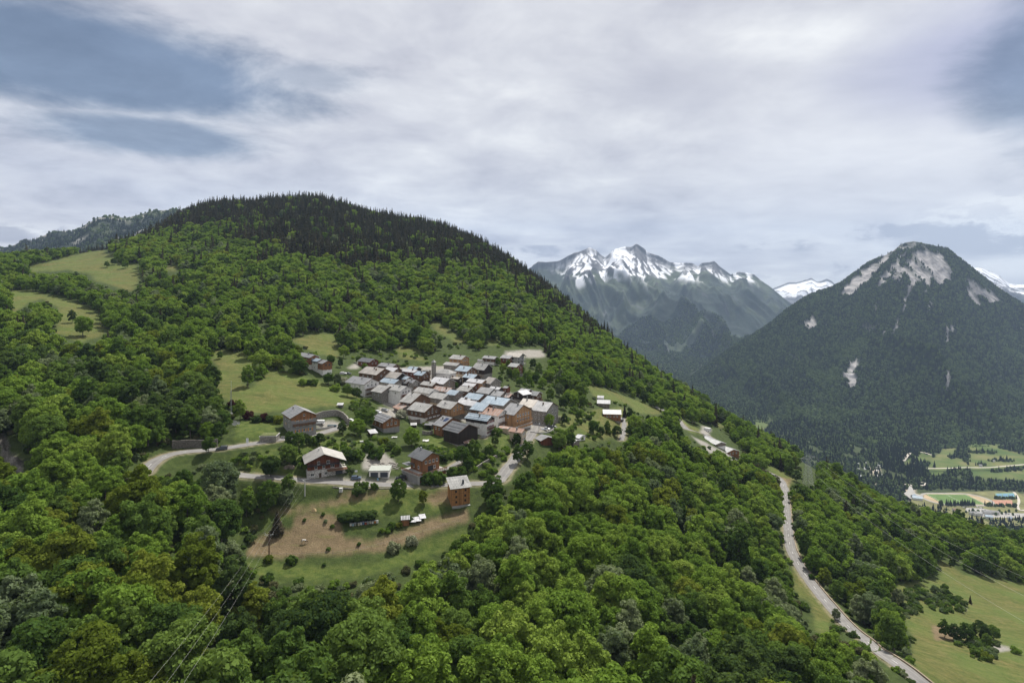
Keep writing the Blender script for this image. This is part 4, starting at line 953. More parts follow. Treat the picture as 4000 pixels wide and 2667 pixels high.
def house(name, label, u, v, Ru, Eu, H=5.5, roof='grey', low='stone', up='brown', th=35.0, pitch=24.0, hup=None, gw=(2, 1), ew=(2, 1), bal=(), ch=1, sky=0, sh=None, fk='white', W=None, L=None, door=False, cat='house', group=None, base=None, balm='brown', guards=False, solar=False, Y=None):
    s = 1 if th < 90 else -1; a = R(th); Wh = (W or 9.5)/2
    for _ in range(6):
        Ht = H+Wh*math.tan(R(pitch))
        P = hit(u, v, Ht, 150) if Y is None else np.array([(u-UC)/F*Y, Y, -(v-VH)/F*Y])
        if W is None:
            ke = Eu-UC; Wh = (F*P[0]-ke*P[1])/(s*(F*sin(a)-ke*cos(a))); Wh = min(max(Wh, 1.6), 8.5)
    if L is None:
        k = Ru-UC; L = (F*P[0]-k*P[1])/(k*sin(a)+F*cos(a)); L = min(max(L, 2.5), 28)
    d = np.array([cos(a), -sin(a)]); c = P[:2]-d*L/2; zb = P[2]-Ht
    e = empty(name, (c[0], c[1], zb), -a)
    tag(e, label, cat, group)
    ov = 0.75 if Wh > 3 else 0.35; hw = Wh-ov; hl = L/2-ov*0.8; tp = math.tan(R(pitch)); sd = -s   # sd: sign of y on the visible eave side
    zl = zgrid(*[np.array([c[0]+q*d[0]*hl+r2*d[1]*hw for q in (-1, 1) for r2 in (-1, 1)]), np.array([c[1]+q*d[1]*hl-r2*d[0]*hw for q in (-1, 1) for r2 in (-1, 1)])]).min()
    foot = min(-0.6, zl-zb-0.8)
    if hup is None: hup = H*0.5
    zi = H-hup
    if zi > 0.2: MB().box(-hl, hl, -hw, hw, foot, zi).build('wall', WALL[low], e)
    eh = 0.1 if zi > 0.2 else 0.0; z0 = zi+0.002 if zi > 0.2 else foot; zt = H-0.06
    MB().prism([(-hw-eh, z0), (hw+eh, z0), (hw+eh, zt+(ov-eh)*tp-0.1), (0, zt+Wh*tp-0.1), (-hw-eh, zt+(ov-eh)*tp-0.1)], -hl-eh, hl+eh).build('upper_wall' if zi > 0.2 else 'wall', WALL[up], e)
    th_ = 0.16
    MB().prism([(-Wh, H), (-Wh, H+th_), (0, H+Wh*tp+th_), (Wh, H+th_), (Wh, H), (0, H+Wh*tp)], -L/2, L/2).build('roof', ROOF[roof], e)
    b = MB()
    for q in (-1, 1):
        b.prism([(-Wh-0.03, H-0.12), (-Wh-0.03, H+th_+0.03), (0, H+Wh*tp+th_+0.03), (Wh+0.03, H+th_+0.03), (Wh+0.03, H-0.12), (0, H+Wh*tp-0.14)], q*L/2+(0.002 if q > 0 else -0.07), q*L/2+(0.07 if q > 0 else -0.002))
    b.build('bargeboard', M_TRIM if rh.random() < 0.55 else WALL['brown'], e)
    MB().prism([(-0.22, H+Wh*tp+th_-0.06), (0, H+Wh*tp+th_+0.05), (0.22, H+Wh*tp+th_-0.06)], -L/2+0.03, L/2-0.03).build('ridge_cap', ROOF[roof], e)
    if guards:
        g = MB()
        for r2 in (0.2, 0.55, 0.82):
            y = sd*Wh*r2; z = H+(Wh-abs(y))*tp+th_
            g.box(-L/2+0.3, L/2-0.3, y-0.05, y+0.05, z+0.08, z+0.16)
            for k in range(int(L/1.2)): g.box(-L/2+0.5+k*1.2, -L/2+0.62+k*1.2, y-0.06, y+0.06, z-0.05, z+0.079)
        g.build('snow_guard', M_ANTH, e)
    x_ = hl+eh+0.003; y_ = sd*(hw+eh+0.003)
    def fl(n, top): return [top-1.75-2.55*i for i in range(n)]
    if gw:
        nc, nr = gw
        for i, z in enumerate(fl(nr, H+0.25)):
            for j in range(nc):
                if z < -0.3 and H < 4: continue
                yy_ = (j-(nc-1)/2)*(2*hw*0.78/max(nc, 1))+rh.uniform(-.15, .15)
                xx_ = x_ if z > zi else hl+0.003
                window(e, xx_, yy_, z, '+x', fk, sh, (1.0+rh.uniform(-.1, .15), rh.uniform(.85, 1.1)))
        if Wh > 4 and rh.random() < 0.6: window(e, x_, 0.0, H+0.5, '+x', fk, None, (0.8, 0.75))
    if ew:
        nc, nr = ew
        for i, z in enumerate(fl(nr, H-0.15)):
            for j in range(nc):
                xx_ = (j-(nc-1)/2)*(2*hl*0.8/max(nc, 1))+rh.uniform(-.2, .2)
                window(e, xx_, y_ if z > zi else sd*(hw+0.003), z, '-y' if sd < 0 else '+y', fk, sh if rh.random() < .5 else None, (rh.uniform(.8, 1), rh.uniform(.75, 1)))
    if door: MB().box(hl+eh*(zi < 2)+0.01, hl+eh*(zi < 2)+0.08, -hw*0.1-0.5, -hw*0.1+0.5, 0, 2.05).build('door', M_DOOR, e)
    for zb_ in bal:
        m = MB(); bw = hw*0.92; x0 = hl+0.11 if zb_ > zi else hl+0.004
        m.box(x0, x0+1.25, -bw, bw, zb_-0.14, zb_)
        m.box(x0+1.17, x0+1.25, -bw, bw, zb_+0.88, zb_+0.96); m.box(x0+1.19, x0+1.235, -bw, bw, zb_+0.08, zb_+0.78)
        for k in range(int(bw*2/0.9)+1): m.box(x0+1.15, x0+1.186, -bw+k*0.9, -bw+k*0.9+0.08, zb_+0.001, zb_+0.97)
        for q in (-1, 1): m.box(x0+0.02, x0+1.149, q*bw-0.03+(0.03 if q < 0 else -0.03), q*bw+0.03+(0.03 if q < 0 else -0.03), zb_+0.85, zb_+0.92)
        m.build('balcony', WALL[balm], e)
    for k in range(ch):
        x0 = rh.uniform(-hl*0.5, hl*0.55); y0 = sd*rh.uniform(0.5, hw*0.5); z0 = H+(Wh-abs(y0))*tp; w_ = 0.32
        MB().box(x0-w_, x0+w_, y0-w_, y0+w_, z0-0.3, z0+1.1).box(x0-w_-0.08, x0+w_+0.08, y0-w_-0.08, y0+w_+0.08, z0+1.101, z0+1.2).build('chimney', WALL[rh.choice(['stone', 'grey', 'brown', 'concrete'])], e)
    for k in range(sky):
        x0 = (k-(sky-1)/2)*hl*0.7+rh.uniform(-.3, .3); y0 = sd*hw*rh.uniform(.35, .6); z0 = H+(Wh-abs(y0))*tp+th_
        m = MB().add([(x0-0.4, y0-0.55, z0+(-0.55*(-sd))*-tp*0+0.0), (x0+0.4, y0-0.55, z0), (x0+0.4, y0+0.55, z0), (x0-0.4, y0+0.55, z0)], [])
        zz = lambda yq: H+(Wh-abs(yq))*tp+th_
        m = MB().prism([(y0-0.55, zz(y0-0.55)-0.02), (y0-0.55, zz(y0-0.55)+0.07), (y0+0.55, zz(y0+0.55)+0.07), (y0+0.55, zz(y0+0.55)-0.02)], x0-0.4, x0+0.4)
        so = m.build('skylight', M_TRIM, e)
        MB().prism([(y0-0.42, zz(y0-0.42)+0.072), (y0-0.42, zz(y0-0.42)+0.085), (y0+0.42, zz(y0+0.42)+0.085), (y0+0.42, zz(y0+0.42)+0.072)], x0-0.3, x0+0.3).build('pane', M_GLASS, so)
    if solar:
        zz = lambda yq: H+(Wh-abs(yq))*tp+th_
        MB().prism([(sd*hw*0.15, zz(sd*hw*.15)+0.05), (sd*hw*0.15, zz(sd*hw*.15)+0.12), (sd*hw*0.55, zz(sd*hw*.55)+0.12), (sd*hw*0.55, zz(sd*hw*.55)+0.05)], 0.2, 2.6).build('solar_panel', M_PV, e)
    return e, dict(H=H, hl=hl, hw=hw, eh=eh, zi=zi, sd=sd, Wh=Wh, L=L, tp=tp, foot=foot)
M_PV = simple_mat('solar_cells', (0.03, 0.05, 0.11), 0.2, 0.3, 0.2)

# village houses, front row first; u, v: near end of the ridge, then the columns of the far ridge end and of the near eave corner
VG = 'village houses'
HS = [
 ('house', 'blue metal roofed farmhouse with whitewashed lower floors and dark gable', 1920,1625,1832,1902, dict(H=7.5, roof='blue', low='white', up='dark', hup=1.6, gw=(4, 3), ew=(2, 1), bal=(3.2,), sh='red', pitch=25, guards=True, th=32)),
 ('barn', 'large black timber barn with dark ribbed roof and pale verge', 1832,1658,1768,1790, dict(H=6.6, roof='dark', low='stone', up='dark', hup=5.6, gw=None, ew=None, ch=0, pitch=23, th=42, guards=True)),
 ('house', 'small grey roofed house with roof windows and a solar panel beside the black barn', 1768,1632,1730,1725, dict(H=5.0, roof='grey', low='amber', up='amber', ew=(2, 1), sky=3, ch=1, solar=True, th=42)),
 ('chalet', 'timber chalet with grey roof above a walled terrace, white strip below', 1692,1581,1622,1658, dict(H=6.5, roof='lauze', low='white', up='brown', hup=3.2, gw=(3, 2), ew=(3, 1), bal=(2.0,), ch=0, sky=1)),
 ('chalet', 'timber chalet with long carved balcony and one white skylight', 1789,1572,1728,1760, dict(H=7.0, roof='lauze', low='stone', up='orange', hup=3.8, gw=(3, 2), ew=(2, 1), bal=(3.2,), balm='orange', sky=1)),
 ('chalet', 'brown boarded chalet with steel roof and yellow corner post above a garden', 1532,1629,1484,1495, dict(H=5.6, roof='grey', low='grey', up='amber', hup=2.8, gw=(3, 1), ew=(2, 1), ch=0, th=50, guards=True, balm='amber')),
 ('house', 'grey rendered house at the road fork with timber gable and orange shutters', 1189,1603,1152,1124, dict(H=8.8, roof='grey', low='grey', up='amber', hup=1.0, gw=(3, 3), ew=(2, 2), bal=(5.4,), balm='brown', sh='orange', sky=1, th=54, pitch=26, W=12.6)),
 ('house', 'tall white house with two balconies at the left end of the village', 1455,1479,1378,1422, dict(H=8.0, roof='grey', low='white', up='white', hup=4.0, gw=(3, 3), ew=(3, 1), bal=(2.2, 4.8), sky=2)),
 ('house', 'low stone house under a grey roof left of the boarded barn side', 1524,1510,1480,1490, dict(H=6.5, roof='lauze', low='stone', up='stone', gw=None, ew=(2, 1), sky=1, ch=0, th=38)),
 ('house', 'white gabled house with timber boarded flank and pink balconies', 1588,1509,1521,1563, dict(H=8.5, roof='lauze', low='white', up='white', hup=4.5, gw=(3, 3), ew=(2, 1), bal=(3.0, 5.6), sky=2, balm='red')),
 ('house', 'old house with a broad brown boarded gable in the front row', 1646,1539,1600,1600, dict(H=6.0, roof='lauze', low='cream', up='brown', hup=2.6, gw=(2, 1), ew=(2, 1), ch=1, sky=1, pitch=25)),
 ('house', 'grey roofed house with a row of small eave windows in the middle', 1697,1520,1634,1676, dict(H=6.0, roof='lauze', low='stone', up='white', ew=(3, 1), gw=(1, 1), ch=0, sky=1)),
 ('house', 'plastered house with plain pale grey roof behind the terrace', 1751,1540,1690,1728, dict(H=5.6, roof='lauze', low='cream', up='stone', ew=(1, 1), gw=(1, 1), ch=0)),
 ('house', 'house with a large pale roof streaked with pink rust', 1768,1516,1704,1752, dict(H=6.0, roof='rusty', low='stone', up='stone', ew=(1, 1), gw=(1, 1), ch=1, pitch=28)),
 ('house', 'slim stone house with white framed windows and half blue roof', 1795,1527,1758,1776, dict(H=7.0, roof='blue', low='stone', up='stone', gw=(3, 2), ew=(1, 2), sh='brown', ch=0)),
 ('house', 'house with a small timber dormer on a worn grey roof', 1704,1495,1655,1688, dict(H=6.0, roof='lauze', low='stone', up='brown', gw=(1, 1), ew=(2, 1), ch=1)),
 ('house', 'house with pinkish beige sheet roof and black gable', 1571,1457,1523,1546, dict(H=6.0, roof='beige', low='stone', up='dark', gw=None, ew=(1, 1), ch=0, pitch=28)),
 ('house', 'big old house with beige roof, three chimneys and reddish walls', 1504,1440,1432,1470, dict(H=6.5, roof='beige', low='brown', up='brown', gw=(2, 2), ew=(3, 1), ch=2, bal=(2.8,))),
 ('chalet', 'dark grey roofed brown chalet at the upper left edge of the village', 1463,1402,1414,1443, dict(H=5.5, roof='dark', low='white', up='red', hup=3.4, gw=(2, 2), ew=(2, 1), ch=0)),
 ('house', 'grey roofed house behind the old beige roofed one', 1549,1423,1490,1532, dict(H=5.5, roof='grey', low='stone', up='brown', gw=(1, 1), ew=(1, 1), ch=1)),
 ('house', 'small house with pale roof and reddish gable behind the pinkish roof', 1556,1438,1514,1537, dict(H=5.5, roof='pale', low='brown', up='brown', gw=(1, 1), ew=(1, 1), ch=0)),
 ('house', 'house with light blue roof right behind the white gabled house', 1560,1484,1500,1540, dict(H=6.5, roof='blue', low='stone', up='stone', gw=None, ew=(1, 1), ch=0, sky=1)),
 ('house', 'house with dark slate coloured roof and flue next to the light blue roof', 1597,1490,1556,1586, dict(H=6.5, roof='dark', low='grey', up='dark', gw=(1, 1), ew=(1, 1), ch=1)),
 ('house', 'grey stone house with timbered gable and little balcony', 1623,1484,1594,1611, dict(H=7.0, roof='grey', low='stone', up='stone', gw=(2, 2), ew=None, ch=1, bal=(3.5,), pitch=30)),
 ('house', 'house with blue grey roof hidden behind dark slate coloured one', 1600,1472,1562,1586, dict(H=5.8, roof='blue', low='stone', up='stone', gw=None, ew=(1, 1), ch=0)),
 ('house', 'house with white sheet roof over a long red brown wall', 1632,1446,1572,1619, dict(H=5.5, roof='pale', low='red', up='red', gw=(1, 1), ew=(3, 1), ch=1)),
 ('house', 'small house with light blue roof and roof aerial', 1636,1435,1600,1621, dict(H=5.5, roof='blue', low='stone', up='dark', gw=None, ew=(1, 1), ch=1)),
 ('house', 'tall narrow house with bright bluish roof and side balconies', 1666,1453,1632,1648, dict(H=8.0, roof='blue', low='stone', up='brown', gw=(2, 3), ew=(1, 1), ch=1, bal=(3.0, 5.6))),
 ('barn', 'little weathered barn beside the church meadow', 1679,1445,1655,1673, dict(H=3.8, roof='lauze', low='stone', up='greywood', gw=None, ew=None, ch=0)),
 ('house', 'grey house just below the church', 1744,1456,1693,1732, dict(H=5.0, roof='grey', low='stone', up='stone', gw=(1, 1), ew=(2, 1), ch=0)),
 ('house', 'house with weathered pale roof and skylight below the church', 1757,1479,1700,1731, dict(H=6.0, roof='pale', low='stone', up='greywood', gw=(1, 1), ew=(1, 1), ch=0, sky=1)),
 ('house', 'dark timber house with pale roof and tall flue', 1799,1474,1757,1790, dict(H=5.5, roof='beige', low='dark', up='dark', gw=(1, 1), ew=(1, 1), ch=1)),
 ('house', 'stone house with grey green roof behind the church', 1797,1419,1742,1784, dict(H=7.0, roof='lauze', low='stone', up='stone', gw=(1, 2), ew=(1, 2), ch=0)),
 ('chalet', 'orange timber chalet with wrap balcony at the top of the village', 1819,1390,1770,1801, dict(H=6.5, roof='lauze', low='orange', up='orange', gw=(3, 2), ew=(2, 2), ch=1, sky=2, bal=(1.8,), balm='orange')),
 ('house', 'cream walled house with smooth blue roof right of the church', 1845,1433,1797,1823, dict(H=7.0, roof='blue', low='cream', up='brown', hup=2.2, gw=(3, 2), ew=(2, 2), ch=1, sh='brown')),
 ('house', 'stone house with blue grey roof and black gable in the upper middle', 1866,1464,1820,1850, dict(H=6.0, roof='blue', low='stone', up='dark', gw=None, ew=(1, 1), ch=1, sky=1)),
 ('chalet', 'honey coloured chalet with grey roof and corner balcony in the village middle', 1895,1485,1834,1881, dict(H=6.0, roof='pale', low='orange', up='orange', gw=(3, 2), ew=(2, 1), ch=1, bal=(2.2,), balm='orange')),
 ('house', 'house with pale green beige roof at the edge of the orchard', 1937,1477,1908,1914, dict(H=5.5, roof='beige', low='stone', up='stone', gw=None, ew=None, ch=0, pitch=32, th=45)),
 ('house', 'steep roofed old house with square chimney and black gable', 1909,1422,1860,1890, dict(H=6.0, roof='lauze', low='stone', up='dark', gw=None, ew=(1, 1), ch=1, pitch=34)),
 ('house', 'timber house with grey roof and twin gable in the upper right', 1941,1393,1893,1930, dict(H=5.0, roof='grey', low='white', up='brown', gw=(2, 1), ew=(2, 1), ch=1)),
 ('garage', 'low garage with grey roof left of the twin gabled house', 1887,1405,1868,1883, dict(H=3.0, roof='grey', low='white', up='white', gw=None, ew=(1, 1), ch=0)),
 ('chalet', 'red brown chalet with grey roof left of the concrete shell', 2002,1390,1964,1990, dict(H=6.5, roof='grey', low='red', up='red', gw=(2, 2), ew=(2, 1), ch=0)),
 ('shed', 'small lean roofed shed below the red brown chalet', 1984,1405,1961,1976, dict(H=3.0, roof='grey', low='orange', up='orange', gw=None, ew=(1, 1), ch=0)),
 ('chalet', 'dark brown chalet with stone foot below the concrete shell', 2032,1421,1996,2018, dict(H=8.0, roof='grey', low='stone', up='red', hup=5.0, gw=(2, 2), ew=(2, 1), ch=0)),
 ('house', 'house with white metal roof tucked in the village middle', 1862,1500,1815,1850, dict(H=6.0, roof='pale', low='stone', up='red', gw=(1, 1), ew=(1, 1), ch=0)),
 ('house', 'house with dotted grey roof, dark chimney and rusty brown gable', 1848,1513,1800,1829, dict(H=6.0, roof='lauze', low='stone', up='brown', gw=(2, 2), ew=(1, 1), ch=1, bal=(2.4,))),
 ('house', 'stone house with plain grey roof above the big blue ones', 1930,1518,1880,1908, dict(H=6.0, roof='grey', low='stone', up='stone', gw=(1, 1), ew=(2, 1), ch=0)),
 ('house', 'house with thin pale roof and black gable in the right half of the village', 1958,1514,1918,1949, dict(H=5.5, roof='pale', low='stone', up='dark', gw=None, ew=(1, 1), ch=1)),
 ('shed', 'small red timber shed with pyramid like roof at the right end', 1988,1510,1970,1981, dict(H=4.0, roof='grey', low='red', up='red', gw=None, ew=(1, 1), ch=0)),
 ('house', 'house with dotted grey roof next to the rust patched one', 1972,1531,1924,1954, dict(H=6.5, roof='grey', low='stone', up='stone', gw=(1, 1), ew=(1, 1), ch=1)),
 ('house', 'house with rust patched roof and blackened gable at the right', 2001,1540,1969,1988, dict(H=6.5, roof='rusty', low='stone', up='dark', gw=(1, 2), ew=(1, 1), ch=2)),
 ('house', 'dark grey roofed stone house at the right end with timber balcony', 2108,1530,2062,2095, dict(H=6.5, roof='dark', low='stone', up='brown', gw=(2, 2), ew=(2, 1), ch=1, sky=1, bal=(2.6,), th=30)),
 ('house', 'grey roofed stone house left of the dark roofed one at the right end', 2072,1521,2036,2058, dict(H=6.0, roof='grey', low='stone', up='stone', gw=None, ew=(1, 1), ch=0)),
 ('house', 'stone house with white sheet roof turned the other way', 2022,1528,2057,2044, dict(H=6.5, roof='pale', low='stone', up='dark', gw=(1, 1), ew=(1, 1), ch=0, th=138, pitch=20)),
 ('house', 'house with broad blue roof above the silver chimneys', 1891,1542,1832,1869, dict(H=6.5, roof='blue', low='stone', up='brown', gw=(2, 2), ew=(1, 1), ch=0, bal=(3.2,))),
 ('house', 'widest blue roofed house of the village, with grey stone gable', 1994,1558,1905,1966, dict(H=7.0, roof='blue', low='stone', up='stone', gw=(2, 2), ew=(2, 1), ch=1, pitch=22)),
 ('house', 'long stone house with beige dotted roof behind the village street', 2103,1563,2044,2080, dict(H=7.0, roof='beige', low='stone', up='stone', gw=None, ew=(2, 2), ch=1, th=30)),
 ('house', 'three storey stone house with grey hipped roof at the village entrance', 2161,1573,2100,2126, dict(H=9.0, roof='grey', low='stone', up='stone', hup=3, gw=(3, 3), ew=(3, 3), ch=1, th=30, door=True)),
 ('chalet', 'largest honey coloured chalet, with two orange balconies and many windows', 2046,1582,1994,2006, dict(H=9.0, roof='grey', low='white', up='orange', hup=6.4, gw=(5, 3), ew=(1, 1), bal=(1.6, 4.4), balm='orange', ch=1, th=38, pitch=26)),
 ('house', 'house with light blue roof and brown gable behind the rust striped roof', 1912,1578,1862,1884, dict(H=7.0, roof='blue', low='stone', up='brown', gw=(2, 1), ew=(1, 1), ch=0)),
 ('house', 'white walled house with roof half silver and half rust stripes', 1969,1601,1893,1945, dict(H=7.5, roof='rust', low='white', up='white', gw=(4, 2), ew=(2, 1), bal=(2.8,), ch=2, sh='brown')),
 ('house', 'pale roofed house with two silver flues in the front third', 1840,1558,1803,1826, dict(H=6.5, roof='pale', low='stone', up='stone', gw=None, ew=(1, 1), ch=2, sky=1)),
 ('house', 'house with long pale grey roof left of the light blue one', 1864,1568,1800,1845, dict(H=6.5, roof='pale', low='cream', up='stone', gw=(1, 1), ew=(2, 2), ch=0)),
 ('house', 'small plastered house with red rusty roof below the village street', 2050,1676,1996,2039, dict(H=6.0, roof='rust', low='cream', up='cream', gw=(2, 2), ew=(1, 1), ch=1, th=28)),
 ('garage', 'low garage with rusty flat pitched roof beside the plastered house', 1992,1668,1953,1984, dict(H=3.0, roof='rust', low='cream', up='cream', gw=None, ew=None, ch=0, pitch=12, th=25)),
 ('chalet', 'pair chalet nearest the meadow, brown upper floor over white base', 1281,1409,1236,1259, dict(H=8.0, roof='grey', low='white', up='amber', hup=4.0, gw=(2, 2), ew=(1, 2), ch=0, fk='brown', th=45)),
 ('chalet', 'pair chalet half hidden behind trees above the meadow', 1229,1386,1180,1207, dict(H=8.0, roof='grey', low='white', up='amber', hup=4.5, gw=(2, 2), ew=(2, 2), ch=1, th=45)),
 ('house', 'white linked house with bluish roof between the two meadow chalets', 1256,1403,1215,1238, dict(H=7.2, roof='blue', low='white', up='white', gw=None, ew=(2, 2), ch=0, th=45)),
 ('shed', 'rusty roofed open shelter in front of the carved balcony chalet', 1590,1586,1562,1560, dict(H=3.0, roof='rust', low='greywood', up='greywood', gw=None, ew=None, ch=0, pitch=20, th=55)),
 ('shed', 'timber garden shed with grey roof below the parked pickup', 2142,1707,2115,2112, dict(H=3.2, roof='grey', low='red', up='red', gw=None, ew=None, ch=0, th=60, pitch=18)),
 ('shed', 'tiny white roofed shed in the garden right of the village', 2277,1700,2258,2262, dict(H=2.2, roof='pale', low='white', up='white', gw=None, ew=None, ch=0, th=40, pitch=15)),
 ('shed', 'grey roofed shed at the wood edge right of the village', 2255,1719,2238,2240, dict(H=2.2, roof='pale', low='greywood', up='greywood', gw=None, ew=None, ch=0, th=40, pitch=15)),
 ('chalet', 'lone brown chalet with wide grey roof and stone foot right of the village', 2426,1601,2354,0, dict(H=6.2, roof='grey', low='stone', up='amber', hup=4.4, gw=(1, 1), ew=(4, 1), ch=0, th=6, W=9.5, sky=0)),
 ('barn', 'grey barn with silver roof above the lone brown chalet', 2384,1563,2333,0, dict(H=5.0, roof='pale', low='stone', up='greywood', gw=None, ew=(1, 1), ch=0, th=10, W=8.5)),
 ('shed', 'small white roofed shed above the grey barn', 2359,1546,2334,0, dict(H=3.0, roof='pale', low='white', up='white', gw=None, ew=None, ch=0, th=12, W=5.5)),
 ('house', 'long low building with blue grey roof on the slope below the wood', 2817,1727,2735,0, dict(H=3.4, roof='grey', low='white', up='greywood', gw=None, ew=(8, 1), ch=1, th=70, W=10.5, L=26, pitch=16)),
 ('chalet', 'end wing with brown gable attached to the long low building', 2866,1755,2815,0, dict(H=3.6, roof='grey', low='amber', up='amber', gw=(3, 1), ew=(1, 1), ch=0, th=70, W=12.5, L=9, pitch=18)),
]
INFO = {}
for (nm, lab, u_, v_, ru, eu, kw) in HS:
    e, inf = house(nm, lab, u_, v_, ru, eu, group=VG if 1390 < u_ < 2200 and v_ < 1690 and nm != 'shed' else None, cat=nm, **kw); INFO[lab] = (e, inf)
# ---------------------------------------------------------------- buildings with a form of their own
def at_ground(name, u, v, rz, label, cat, up=0.0, group=None):
    p = gpt(u, v, up); return tag(empty(name, p, rz), label, cat, group)
def stick(e, u, v): pass
# church: white nave under a hipped roof, slim stone belfry at its side
P = hermit(1738, 1441, 9.0); a = -R(30)
e = tag(empty('church', (P[0], P[1], P[2]-9.0), a), 'white walled village church with low hipped grey roof and slim stone belfry', 'church')
MB().box(-6.2, 6.2, -4, 4, -3, 6.6).build('wall', WALL['white'], e)
m = MB(); m.add([(-7,-4.8,6.6),(7,-4.8,6.6),(7,4.8,6.6),(-7,4.8,6.6),(-3,0,9),(3,0,9),(-7,-4.8,6.45),(7,-4.8,6.45),(7,4.8,6.45),(-7,4.8,6.45)], [(0,1,5,4),(1,2,5),(2,3,4,5),(3,0,4),(6,9,8,7),(0,6,7,1),(1,7,8,2),(2,8,9,3),(3,9,6,0)]); m.build('roof', ROOF['lauze'], e)
for x in (2.0, 4.4): window(e, x, -4.003, 3.0, '-y', 'brown', None, (0.6, 1.3))
window(e, 6.203, 0, 3.2, '+x', 'brown', None, (0.6, 1.3))
MB().box(6.203, 6.26, -0.6, 0.6, 0, 2.3).build('door', M_DOOR, e)
m = MB(); m.box(-6.6, -4.4, -6.3, -4.1, -3, 12.2).box(-6.75, -4.25, -6.45, -3.95, 12.201, 12.45)
for x in (-6.55, -4.85):
    for y in (-6.25, -4.55): m.box(x, x+0.4, y, y+0.4, 12.451, 13.9)
tw = m.build('belfry', WALL['stone'], e)
MB().add([(-6.8,-6.5,13.9),(-4.2,-6.5,13.9),(-4.2,-3.9,13.9),(-6.8,-3.9,13.9),(-5.5,-5.2,15.6)], [(0,3,2,1),(0,1,4),(1,2,4),(2,3,4),(3,0,4)]).build('roof', ROOF['lauze'], tw)
MB().box(-5.8, -5.2, -5.5, -4.9, 12.6, 13.5).build('bell', simple_mat('bronze', (0.2, 0.14, 0.06), 0.4, 0.8), tw)
# concrete shell under construction
P = hermit(2034, 1379, 11.5); a = -R(35)
e = tag(empty('building_shell', (P[0]-4, P[1]+2, P[2]-11.5), a), 'unfinished grey concrete block with open balconies at the top right of the village', 'building')
MB().box(-6, 5.0, -4.8, 4.8, -4, 8.9).build('wall', WALL['concrete'], e)
MB().prism([(-5.6, 8.7), (-5.6, 8.9), (0, 11.5), (5.6, 8.9), (5.6, 8.7), (0, 11.3)], -6.6, 7.0).build('roof', ROOF['beige'], e)
MB().prism([(-4.8, 8.901), (4.8, 8.901), (0, 11.1)], -6, 4.99).build('gable', WALL['concrete'], e)
for z in (2.9, 5.9):
    MB().box(5.001, 6.8, -4.8, 4.8, z, z+0.22).build('balcony', WALL['concrete'], e)
m = MB()
for y in (-4.7, 0, 4.5):
    m.box(6.5, 6.75, y, y+0.25, -1, 2.899).box(6.5, 6.75, y, y+0.25, 3.121, 5.899).box(6.5, 6.75, y, y+0.25, 6.121, 8.69)
m.build('pillar', WALL['concrete'], e)
for z in (0.4, 3.4, 6.4):
    for y in (-2.6, 2.2): MB().box(5.002, 5.03, y-0.9, y+0.9, z, z+2.0).build('window', M_GLASS, e)
    for x in (-3.5, 0.5): MB().box(x-0.7, x+0.7, -4.83, -4.802, z+0.3, z+1.7).build('window', M_GLASS, e)
# big red chalet by the lower road
P = hermit(1265, 1772, 9.8); a = -R(66)
e = tag(empty('chalet', (P[0]-2.2, P[1]+5.2, P[2]-9.8), a), 'big red brown chalet with wide sheet roof on white stone floor by the lower road', 'chalet')
MB().box(-5.5, 5.0, -6.6, 9.0, -2, 3.2).build('wall', wall_mat('white_stone_cladding', (0.45, 0.43, 0.4), 'stone'), e)
MB().prism([(-6.2, 3.202), (6.2, 3.202), (6.2, 6.9), (0, 9.4), (-6.2, 6.9)], -5.4, 4.2).build('upper_wall', WALL['red'], e)
MB().prism([(-7.6, 6.5), (-7.6, 6.68), (0, 9.85), (8.8, 6.2), (8.8, 6.02), (0, 9.65)], -6.4, 6.2).build('roof', roof_mat('weathered_ribbed_roofing', (0.3, 0.29, 0.27), (0.4, 0.385, 0.36)), e)
m = MB(); m.box(4.21, 5.3, -6.4, 6.2, 5.0, 5.15).box(5.2, 5.3, -6.4, 6.2, 5.9, 6.0)
for k in range(15): m.box(5.22, 5.27, -6.3+k*0.88, -6.22+k*0.88, 5.151, 5.899)
m.build('balcony', M_ANTH, e)
m = MB(); m.box(5.001, 8.0, 1.2, 9.0, 3.0, 3.2).box(7.9, 8.0, 1.2, 9.0, 4.0, 4.1)
for k in range(10): m.box(7.92, 7.97, 1.3+k*0.84, 1.37+k*0.84, 3.201, 3.999)
m.build('terrace', WALL['brown'], e)
for y, z, w_ in ((-3, 3.5, 1), (1.8, 5.3, 1.2), (-2, 5.3, 1), (3.5, 3.5, 1.3), (0, 3.5, 1)): window(e, 4.203, y, z, '+x', 'white', None, (w_, 1))
for y in (-4.5, 0.8): window(e, 5.004, y, 1.1, '+x', 'white', None, (1.3, 0.9))
MB().box(5.004, 5.07, -1.9, -1.0, -0.2, 2.0).build('door', M_DOOR, e)
MB().box(5.004, 5.07, 4.6, 7.4, -0.2, 2.3).build('garage_door', M_ANTH, e)
MB().box(-2.4, -1.8, -1.6, -1.0, 8.6, 10.4).build('chimney', WALL['white'], e)
